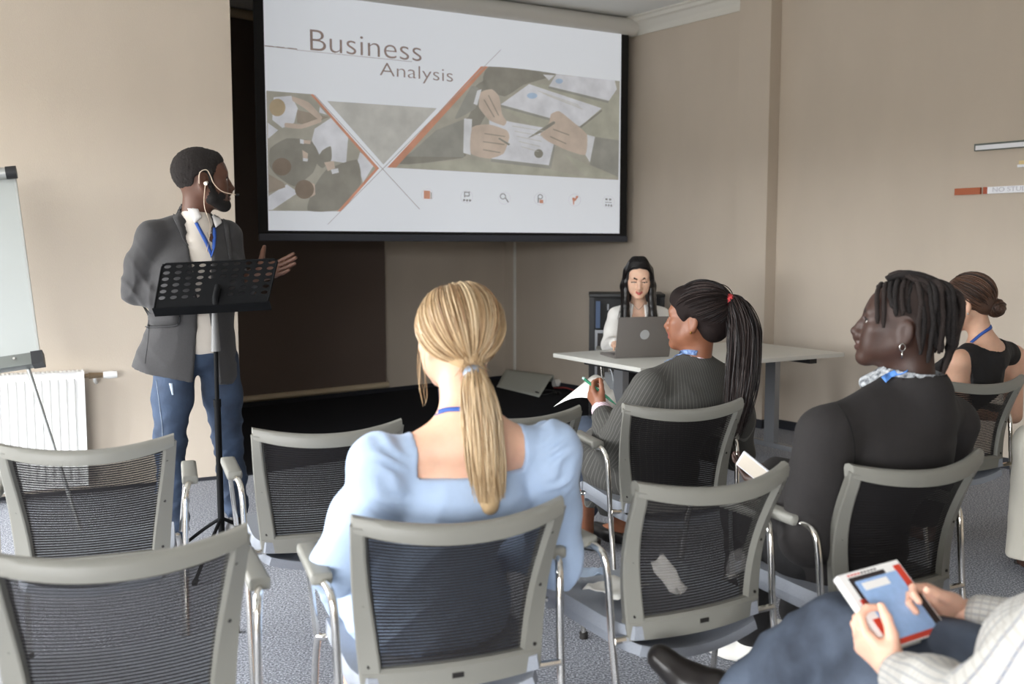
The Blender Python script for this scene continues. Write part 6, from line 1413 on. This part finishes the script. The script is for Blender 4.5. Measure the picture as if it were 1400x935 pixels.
# ------------------------------------------------------------------ woman at the laptop
def laptop_woman():
    SK = skin_mats('asian', (232, 190, 164), (206, 104, 100), (20, 16, 16), brow=(40, 30, 28))
    HT = at(873, 380, 6.74); HF = unit(V(-.06, -.95, -.26)); HR = frame(HF); sc = 1.06
    nb = at(873, 418, 6.83); F = unit(V(-.1, -.995, 0)); Lf = V(1, -.1, 0); Lf = unit(Lf)
    pel = V(nb[0] + .02, nb[1] + .12, .53); who = person('woman with long straight black hair and white cardigan behind the laptop', pel); B = np.array(who.location)
    sA, sB = at(843, 433, 6.84), at(903, 433, 6.86); chest = nb * .62 + pel * .38
    eA, eB = at(834, 471, 6.76), at(912, 470, 6.80); wA, wB = at(841, 485, 6.50), at(900, 485, 6.52); wA[2] = wB[2] = TZ + .035
    hips = [pel + Lf * s * .09 for s in (-1, 1)]; kn = [pel + Lf * s * .10 + F * .44 for s in (-1, 1)]; an = [V(q[0], q[1] + .03, .10) for q in kn]
    Up = Sculpt(*bounds([HT, nb], .24), .0035); head(Up, HR, HT, sc, fem=True, jaw=.8, lids=.005, smile=.002, mouth=.95); neck(Up, HR, HT, nb + V(0, 0, -.03), sc, .043, .050, .03); Up.cone(nb + V(0, 0, -.03), nb + V(0, 0, -.15) + F * .03, .055, .085, .05, flat=Lf, fr=1.3)
    hs = []
    for w_, s in ((wA, 1), (wB, -1)): H = Sculpt(w_ - .2, w_ + .2, .006); hand(H, w_, F + Lf * .2 * s + V(0, 0, -.15), V(0, 0, -1), Lf * s, .9, curl=(.35, .35, .35, .35)); hs.append(H)
    Bd = Sculpt(*bounds([pel, *kn, *an, eA, eB, wA, wB, nb], .12), .012); seat_legs(Bd, hips, kn, an, (.08, .06, .05, .04)); Bd.chain([sA, eA, wA], [.04, .036, .026]).chain([sB, eB, wB], [.04, .036, .026]).chain([pel, chest, nb], [.09, .09, .05])
    for a in an: Bd.cone(a + V(0, 0, -.02), a + F * .16 + V(0, 0, -.075), .036, .026, .02)
    sculpt_obj('body', [Bd, Up] + hs, SK, who, B)
    M_C = mat('cardigan_white', (236, 234, 230), .85, bump=.001, bscale=120)
    C = Sculpt(*bounds([pel + V(0, 0, -.08), sA, sB, eA, eB, wA, wB, nb], .14), .0065); wa = pel + V(0, 0, .14)
    C.cone(pel, wa, .13, .115, .04, flat=Lf, fr=1.35).cone(wa, chest, .115, .118, .04, flat=Lf, fr=1.36).cone(chest, nb + V(0, 0, -.08), .118, .085, .04, flat=Lf, fr=1.45).cone(sA + V(0, 0, .012), nb + V(0, 0, -.02), .054, .058, .04).cone(sB + V(0, 0, .012), nb + V(0, 0, -.02), .054, .058, .04)
    for s_, e_, w_ in ((sA, eA, wA), (sB, eB, wB)): C.chain([s_, (s_ + e_) / 2, e_, w_ + unit(e_ - w_) * .02], [.060, .060, .056, .040], .03)
    Rb = np.stack([Lf, -F, V(0, 0, 1)], 1); C.ell(nb + F * .10 + V(0, 0, -.06), (.045, .10, .125), .008, 0, 'sub', R=Rb); C.cone(nb, nb + V(0, 0, .12), .054, .06, .004, 0, 'sub'); C.disp(fold_fn(.004, 30, 6)); sculpt_obj('cardigan', C, M_C, who, B)
    S = Sculpt(*bounds([chest, nb], .16), .007); S.cone(chest, nb + V(0, 0, -.13), .105, .092, .03, flat=Lf, fr=1.3); sculpt_obj('top', S, mat('top_white', (226, 226, 226), .8), who, B)
    S = Sculpt(*bounds([*hips, *kn, *an], .16), .012); seat_legs(S, hips, kn, an, (.11, .09, .075, .065)); sculpt_obj('trousers', S, mat('trousers_black', (26, 25, 26), .85), who, B)
    for a in an:
        g = V(a[0], a[1], .06); S = Sculpt(g + V(-.2, -.25, -.08), g + V(.2, .2, .08), .009); shoe(S, g, g + F * .16 + V(0, 0, -.04)); S.cut((0, 0, .004), (0, 0, -1)); sculpt_obj('shoe', S, mat('shoe_black', (26, 24, 24), 0.4), who, B)
    chair('L', 'mesh-back chair behind the table, under the woman at the laptop', pos=V(pel[0], pel[1], 0) - F * .02, ang=math.atan2(F[1], F[0]) - math.pi / 2)
    # long parted hair
    hm = [mat('hair_black_a', (20, 17, 18), .35), mat('hair_black_b', (30, 25, 26), .33), mat('hair_black_c', (14, 12, 13), .4)]
    S = Sculpt(HT - V(.22, .22, .34), HT + .2, .0055); scalp(S, HR, HT, sc, 1.05); S.use(HR, HT); q = lambda *a: V(*a) * sc
    S.ell(q(0, .12, -.050), q(.058, .10, .122), .012, 0, 'sub'); S.cone(q(0, .10, .055), q(0, .075, .112), .016 * sc, .003, .012, 0, 'sub'); S.use()
    rt = lambda x, y, z: HR @ q(x, y, z) + HT
    ends = {1: at(855, 438, 6.70), -1: at(893, 438, 6.70)}
    for s in (-1, 1):
        e = ends[s]; S.chain([rt(s * .066, .028, .05), rt(s * .080, .030, -.02), rt(s * .078, .035, -.08), e * .5 + rt(s * .078, .035, -.08) * .5, e], [.018, .018, .020, .022, .020], .02)
        S.chain([rt(s * .07, -.03, .04), rt(s * .085, -.02, -.06), e + F * -.06 + V(0, 0, .02)], [.026, .028, .030], .03)
    S.chain([rt(0, -.08, .03), rt(0, -.10, -.10), rt(0, -.10, -.10) + V(0, 0, -.10)], [.06, .07, .06], .03); sculpt_obj('hair', S, hm[0], who, B)
    rg = np.random.RandomState(7); P = []
    for i in range(900):
        s = -1 if i % 2 else 1; y0 = rg.uniform(-.09, .072); zz = .034 + .099 * math.sqrt(max(.05, 1 - ((y0 + .018) / .115) ** 2)); k_ = rg.uniform(0, 1); e = ends[s] + V(rg.normal(0, .018), -F[1] * 0 + rg.uniform(-.01, .08), rg.uniform(-.012, .012))
        P.append(catmull([rt(s * .002, y0, zz), rt(s * .045, y0 * .95 - .002, zz * .93), rt(s * .083, y0 * .8 - .006, .045), rt(s * (.092 + .004 * k_), y0 * .6, -.03), rt(s * .090, y0 * .5 + .012, -.10), e], 3))
    strands('hair_strands', P, .0019, hm, who, B, 1)['kind'] = 'stuff'
    Dp = Drape([c for c in who.children if c.name.startswith('body')][0]); Dp.line([(864, 413), (868, 419), (873, 423), (878, 419), (882, 413)], .0012, .001, 'necklace', mat('silver', (206, 204, 200), .25, 1.0), who, B)
laptop_woman()

# ------------------------------------------------------------------ person in light trousers at the right edge
def edge_person():
    SK = skin_mats('edge', (206, 164, 138), (180, 110, 100), (70, 50, 36))
    Fd = unit(V(-.93, .36, 0)); Rt = V(Fd[1], -Fd[0], 0); pel = V(2.585, 3.96, .54); who = person('partly cropped person in cream trousers and pale shirt at the right frame edge', pel); B = np.array(who.location)
    nb = pel + V(.03, -.02, .50) - Fd * .04; HT = nb + V(-.02, .01, .20); HR = frame(unit(Fd + V(0, 0, -.1))); chest = nb * .62 + pel * .38
    sL, sR = nb - Rt * .18 + V(0, 0, -.08), nb + Rt * .18 + V(0, 0, -.08); eL, eR = sL - Fd * .02 + V(0, 0, -.28), sR + V(0, 0, -.28); wL, wR = eL + Fd * .20 + V(0, 0, .02), eR + Fd * .22 + V(0, .0, .02)
    hips = [pel - Rt * .10, pel + Rt * .10]; kn = [pel - Rt * .12 + Fd * .34, pel + Rt * .10 + Fd * .40]; an = [V(kn[0][0], kn[0][1], .10) - Fd * .02, V(kn[1][0], kn[1][1], .10)]
    Hd = Sculpt(HT - .26, HT + .2, .0065); head(Hd, HR, HT, 1.02); neck(Hd, HR, HT, nb, 1.0)
    Bd = Sculpt(*bounds([pel, *kn, *an, eL, eR, wL, wR, nb], .14), .012); seat_legs(Bd, hips, kn, an, (.07, .05, .045, .04)); Bd.chain([pel, chest, nb], [.1, .1, .05]).chain([sL, eL, wL], [.045, .04, .03]).chain([sR, eR, wR], [.045, .04, .03])
    hs = []
    for w_ in (wL, wR): H = Sculpt(w_ - .2, w_ + .2, .007); hand(H, w_, Fd, V(0, 0, -1), V(0, 0, 1) + Rt * .3, 1.0, curl=(.4,) * 4); hs.append(H)
    sculpt_obj('body', [Bd, Hd] + hs, SK, who, B)
    S = Sculpt(*bounds([pel, sL, sR, eL, eR, wL, wR, nb], .15), .008); S.cone(pel, chest, .14, .13, .05, flat=Rt, fr=1.3).cone(chest, nb + V(0, 0, -.06), .13, .09, .04, flat=Rt, fr=1.4).cone(sL, nb, .06, .06, .04).cone(sR, nb, .06, .06, .04)
    for a, b_, c_ in ((sL, eL, wL), (sR, eR, wR)): S.chain([a, b_, c_], [.066, .062, .048], .03)
    S.cone(nb, nb + V(0, 0, .14), .06, .065, .004, 0, 'sub'); S.disp(fold_fn(.006, 24, 9)); sculpt_obj('shirt', S, mat('shirt_pale_blue', (206, 214, 222), .8), who, B)
    T = Sculpt(*bounds([pel, *kn, *an], .18), .009)
    for h_, k_, a in zip(hips, kn, an): T.chain([h_, k_], [.12, .095], .04); T.cone(k_, a + V(0, 0, -.06), .092, .105, .03)
    T.cut((0, 0, .05), (0, 0, -1)); T.disp(fold_fn(.006, 16, 14)); sculpt_obj('trousers', T, mat('trousers_cream', (206, 202, 190), .85, bump=.0005, bscale=100), who, B)
    for a in an:
        g = V(a[0], a[1], .07); S = Sculpt(g + V(-.3, -.2, -.09), g + V(.2, .3, .09), .008); shoe(S, g, g + unit(V(.15, 1, 0)) * .17 + V(0, 0, -.04)); S.cut((0, 0, .004), (0, 0, -1)); sculpt_obj('shoe', S, mat('shoe_brown', (70, 46, 36), .5), who, B)
    S = Sculpt(HT - .2, HT + .2, .007); scalp(S, HR, HT, 1.02, 1.03); S.box((0, .14, -.03), (.12, .065, .08), .02, .01, 0, 'sub'); S.box((0, .05, -.12), (.12, .085, .12), .02, .01, 0, 'sub'); S.use(); sculpt_obj('hair', S, mat('hair_brown_a', (74, 52, 40), .42), who, B); strands('hair_strands', flow(HR, HT, 1.04, (0, -.10, -.055), 700, 3, hair=lambda d: d[1] < .55 and d[2] > -.35 and (d[1] < .1 or d[2] > .3), jit=.002, lift=.004, rad=(.0855, .109, .0965)), .0020, [mat('hair_brown_a', (74, 52, 40), .42), mat('hair_brown_b', (96, 68, 52), .4), mat('hair_brown_c', (54, 38, 30), .45)], who, B, 5)['kind'] = 'stuff'
    c, a = V(2.5, 3.88, 0), math.atan2(Fd[1], Fd[0]) - math.pi / 2
    ch_ = chair('J', 'mesh-back chair under the cropped person in cream trousers', pos=pel * V(1, 1, 0) - Fd * .02, ang=a)
edge_person()

# ------------------------------------------------------------------ man in a checked shirt holding a book
def book_man():
    SK = skin_mats('pink', (226, 178, 154), (196, 116, 108), (90, 66, 48))
    Fd = unit(V(-.60, .80, 0)); Rt = V(Fd[1], -Fd[0], 0); pel = V(.98, 1.60, .54); who = person('man in a checked shirt and jeans holding a book in the near right corner', pel); B = np.array(who.location)
    nb = pel + V(0, 0, .49) - Fd * .13; HT = nb + V(0, 0, .19) + Fd * .05; HR = frame(unit(Fd + V(0, 0, -.35))); chest = nb * .58 + pel * .42
    sL, sR = nb - Rt * .20 + V(0, 0, -.09), nb + Rt * .20 + V(0, 0, -.09)
    wL, wR = at(1246, 893, 1.55), at(1345, 838, 1.80); eL, eR = at(1345, 985, 1.42), sR + Fd * .10 + V(0, 0, -.27)
    hips = [pel - Rt * .10, pel + Rt * .09]; kR = at(1152, 862, 2.02); kL = at(1190, 935, 1.92); aR = at(1005, 958, 2.12); aL = V(.62, 2.05, .12)
    Hd = Sculpt(HT - .26, HT + .2, .007); head(Hd, HR, HT, 1.05); neck(Hd, HR, HT, nb, 1.05, .06, .066)
    bc = at(1224, 824, 1.80); b_tl, b_tr, b_br, b_bl = at(1146, 787, 1.88), at(1226, 765, 1.95), at(1296, 862, 1.74), at(1216, 888, 1.68)
    for _ in range(40):                                       # find the depth that makes the cover a rectangle
        e_ = np.dot(b_tr - b_tl, b_bl - b_tl); yb = b_bl[1] + .002; e2 = np.dot(b_tr - b_tl, at(1216, 888, yb) - b_tl)
        b_bl = at(1216, 888, float(np.clip(b_bl[1] - e_ / ((e2 - e_) / .002 + 1e-9), 1.4, 2.1)))
    bu = unit(b_tr - b_tl); bv = unit(b_bl - b_tl); bn_ = unit(np.cross(bv, bu)); bn_ = bn_ if bn_[2] > 0 else -bn_
    wL = b_bl + bv * .035 + bu * .012 - bn_ * .030; wR = b_tl + bu * np.linalg.norm(b_tr - b_tl) * 1.45 + bv * np.linalg.norm(b_bl - b_tl) * .80 - bn_ * .020
    H1 = Sculpt(wL - .2, wL + .2, .0042); hand(H1, wL, -bv - bu * .35, unit(bu * .9 + bn_ * .25), bn_, 1.0, curl=(.75, .8, .85, .9), spread=.03, thumb=(.30, .75), fore=wL + unit(eL - wL) * .12, tc=.35)
    H2 = Sculpt(wR - .2, wR + .2, .0042); hand(H2, wR, -bu * .8 - bv * .6, unit(-bu * .7 + bv * .5 + bn_ * .2), bn_, 1.0, curl=(.7, .75, .8, .85), spread=.03, thumb=(.30, .55), fore=wR + V(.1, -.06, .0), tc=.3)
    Bd = Sculpt(*bounds([pel, kR, kL, aR, aL, eL, eR, wL, wR, nb], .14), .012); seat_legs(Bd, hips, [kL, kR], [aL, aR], (.08, .06, .05, .04)); Bd.chain([pel, chest, nb], [.1, .1, .05]).chain([sL, eL, wL], [.045, .04, .03]).chain([sR, eR, wR], [.045, .04, .03])
    sculpt_obj('body', [Bd, Hd, H1, H2], SK, who, B)
    T = Sculpt(*bounds([pel, kR, kL, aR, aL], .17), .0085); T.chain([hips[1], (hips[1] + kR) / 2, kR], [.115, .10, .083], .04).chain([kR, (kR + aR) / 2, aR], [.080, .074, .062], .03).chain([hips[0], (hips[0] + kL) / 2, kL, aL], [.115, .10, .085, .066], .03)
    T.disp(fold_fn(.018, 22, 17, [(.8, .3, .5), (.3, .9, .3), (.5, -.5, .8)])); sculpt_obj('jeans', T, mat('jeans_dark', (48, 56, 70), .85, rgb2=(80, 90, 106), var=.35, vscale=7, bump=.0012, bscale=60), who, B)
    for a, d_ in ((aR, unit(at(925, 912, 2.22) - aR)), (aL, Fd)):
        g = a + (V(0, 0, .0) if a is aR else V(0, 0, -.05)); S = Sculpt(g - .26, g + .26, .007)
        S.cone(g, g + d_ * .05, .050, .046, .02); S.chain([g + d_ * .02 + V(0, 0, -.035), g + d_ * .11 + V(0, 0, -.02), g + d_ * .2 + V(0, 0, .0)], [.044, .042, .032], .03); sculpt_obj('shoe', S, [mat('shoe_black_leather', (28, 24, 22), .3)], who, B)
    KC = ((184, 182, 176), (118, 122, 134)); KW = dict(width=.14, line2=(160, 154, 148)); M_K = limb_mat('shirt_check', *KC, chest - B, nb - pel, 60, **KW)
    M_K2 = limb_mat('shirt_check_sleeve', *KC, eL - B, wL - eL, 24, **KW); M_K3 = limb_mat('shirt_check_cuff', *KC, eR - B, wR - eR, 22, **KW)
    S = Sculpt(*bounds([pel, sL, sR, eL, eR, wL, wR, nb], .16), .0075); S.cone(pel, chest, .15, .135, .05, flat=Rt, fr=1.25).cone(chest, nb + V(0, 0, -.06), .135, .09, .04, flat=Rt, fr=1.45).cone(sL, nb, .062, .062, .04).cone(sR, nb, .062, .062, .04); S.ell(pel + Fd * .05 + V(0, 0, .13), (.15, .13, .13), .05)
    S.chain([sL, eL], [.070, .062], .03).chain([eL, (eL + wL) / 2, wL - unit(wL - eL) * .035], [.062, .056, .046], .03, 1).chain([sR, eR], [.070, .062], .03).chain([eR, wR - unit(wR - eR) * .05], [.062, .044], .03, 2); S.cone(nb, nb + V(0, 0, .14), .066, .07, .004, 0, 'sub')
    S.disp(fold_fn(.006, 20, 19)); sculpt_obj('shirt', S, [M_K, M_K2, M_K3], who, B)
    S = Sculpt(HT - .22, HT + .22, .007); scalp(S, HR, HT, 1.05, 1.03); S.box((0, .14, -.03), (.12, .065, .08), .02, .01, 0, 'sub'); S.box((0, .05, -.12), (.12, .085, .12), .02, .01, 0, 'sub'); S.use(); sculpt_obj('hair', S, mat('hair_brown_a', (74, 52, 40), .42), who, B); strands('hair_strands', flow(HR, HT, 1.04, (0, -.10, -.055), 700, 3, hair=lambda d: d[1] < .55 and d[2] > -.35 and (d[1] < .1 or d[2] > .3), jit=.002, lift=.004, rad=(.0855, .109, .0965)), .0020, [mat('hair_brown_a', (74, 52, 40), .42), mat('hair_brown_b', (96, 68, 52), .4), mat('hair_brown_c', (54, 38, 30), .45)], who, B, 5)['kind'] = 'stuff'
    chair('K', 'mesh-back chair under the man in the checked shirt, mostly out of frame', pos=pel * V(1, 1, 0) - Fd * .02, ang=math.atan2(Fd[1], Fd[0]) - math.pi / 2)
    # the book
    Wd, Ht = np.linalg.norm(b_tr - b_tl), np.linalg.norm(b_bl - b_tl); bt = thing('paperback_book', 'book with a blue panel and red, white and black cover edges, in two hands', 'book', tuple(bc)); Rk = np.stack([bu, bv, bn_], 1)
    bv2 = unit(bv - bu * np.dot(bu, bv)); Rk = np.stack([bu, bv2, np.cross(bu, bv2)], 1); sg = 1 if np.dot(Rk[:, 2], bn_) > 0 else -1; Rk[:, 2] *= sg
    M_BW = mat('book_white', (236, 234, 232), .5); M_BR = mat('book_red', (204, 62, 40), .5); M_BB = mat('book_blue', (150, 180, 222), .45, var=.06, vscale=60); M_BK = mat('book_black', (40, 32, 32), .5)
    bx = lambda x0, y0, x1, y1, z0, z1, nm, m_: MB().box((x0 * Wd, y0 * Ht, z0), (x1 * Wd, y1 * Ht, z1), Rk, b_tl).build(nm, m_, bt, base=bc)
    bx(.02, .01, .985, .985, -.014, -.002, 'page_block', mat('page_edges', (226, 216, 196), .8)); bx(0, 0, 1, 1, -.016, -.014, 'back_cover', M_BW); bx(0, 0, 1, 1, -.002, 0.0, 'front_cover', M_BW); bx(-.02, 0, 0, 1, -.016, 0, 'spine', M_BW)
    for x0, y0, x1, y1, m_ in ((.10, .07, .70, .13, M_BK), (.10, .13, .16, .42, M_BK), (.06, .36, .16, .48, M_BR), (.05, .62, .16, .86, M_BR), (.87, .06, .985, .46, M_BR), (.87, .46, .985, .92, M_BK), (.16, .92, .985, .985, M_BR)): bx(x0, y0, x1, y1, 0, .0006, 'cover_print', m_)
    bx(.16, .13, .87, .92, .0004, .001, 'blue_panel', M_BB); bx(.24, .17, .66, .27, .001, .0014, 'title_label', M_BW)
    for i in range(9): bx(.12 + .055 * i, .028, .155 + .055 * i, .052, 0, .0006, 'cover_print', M_BK if i > 3 else M_BR)
book_man()
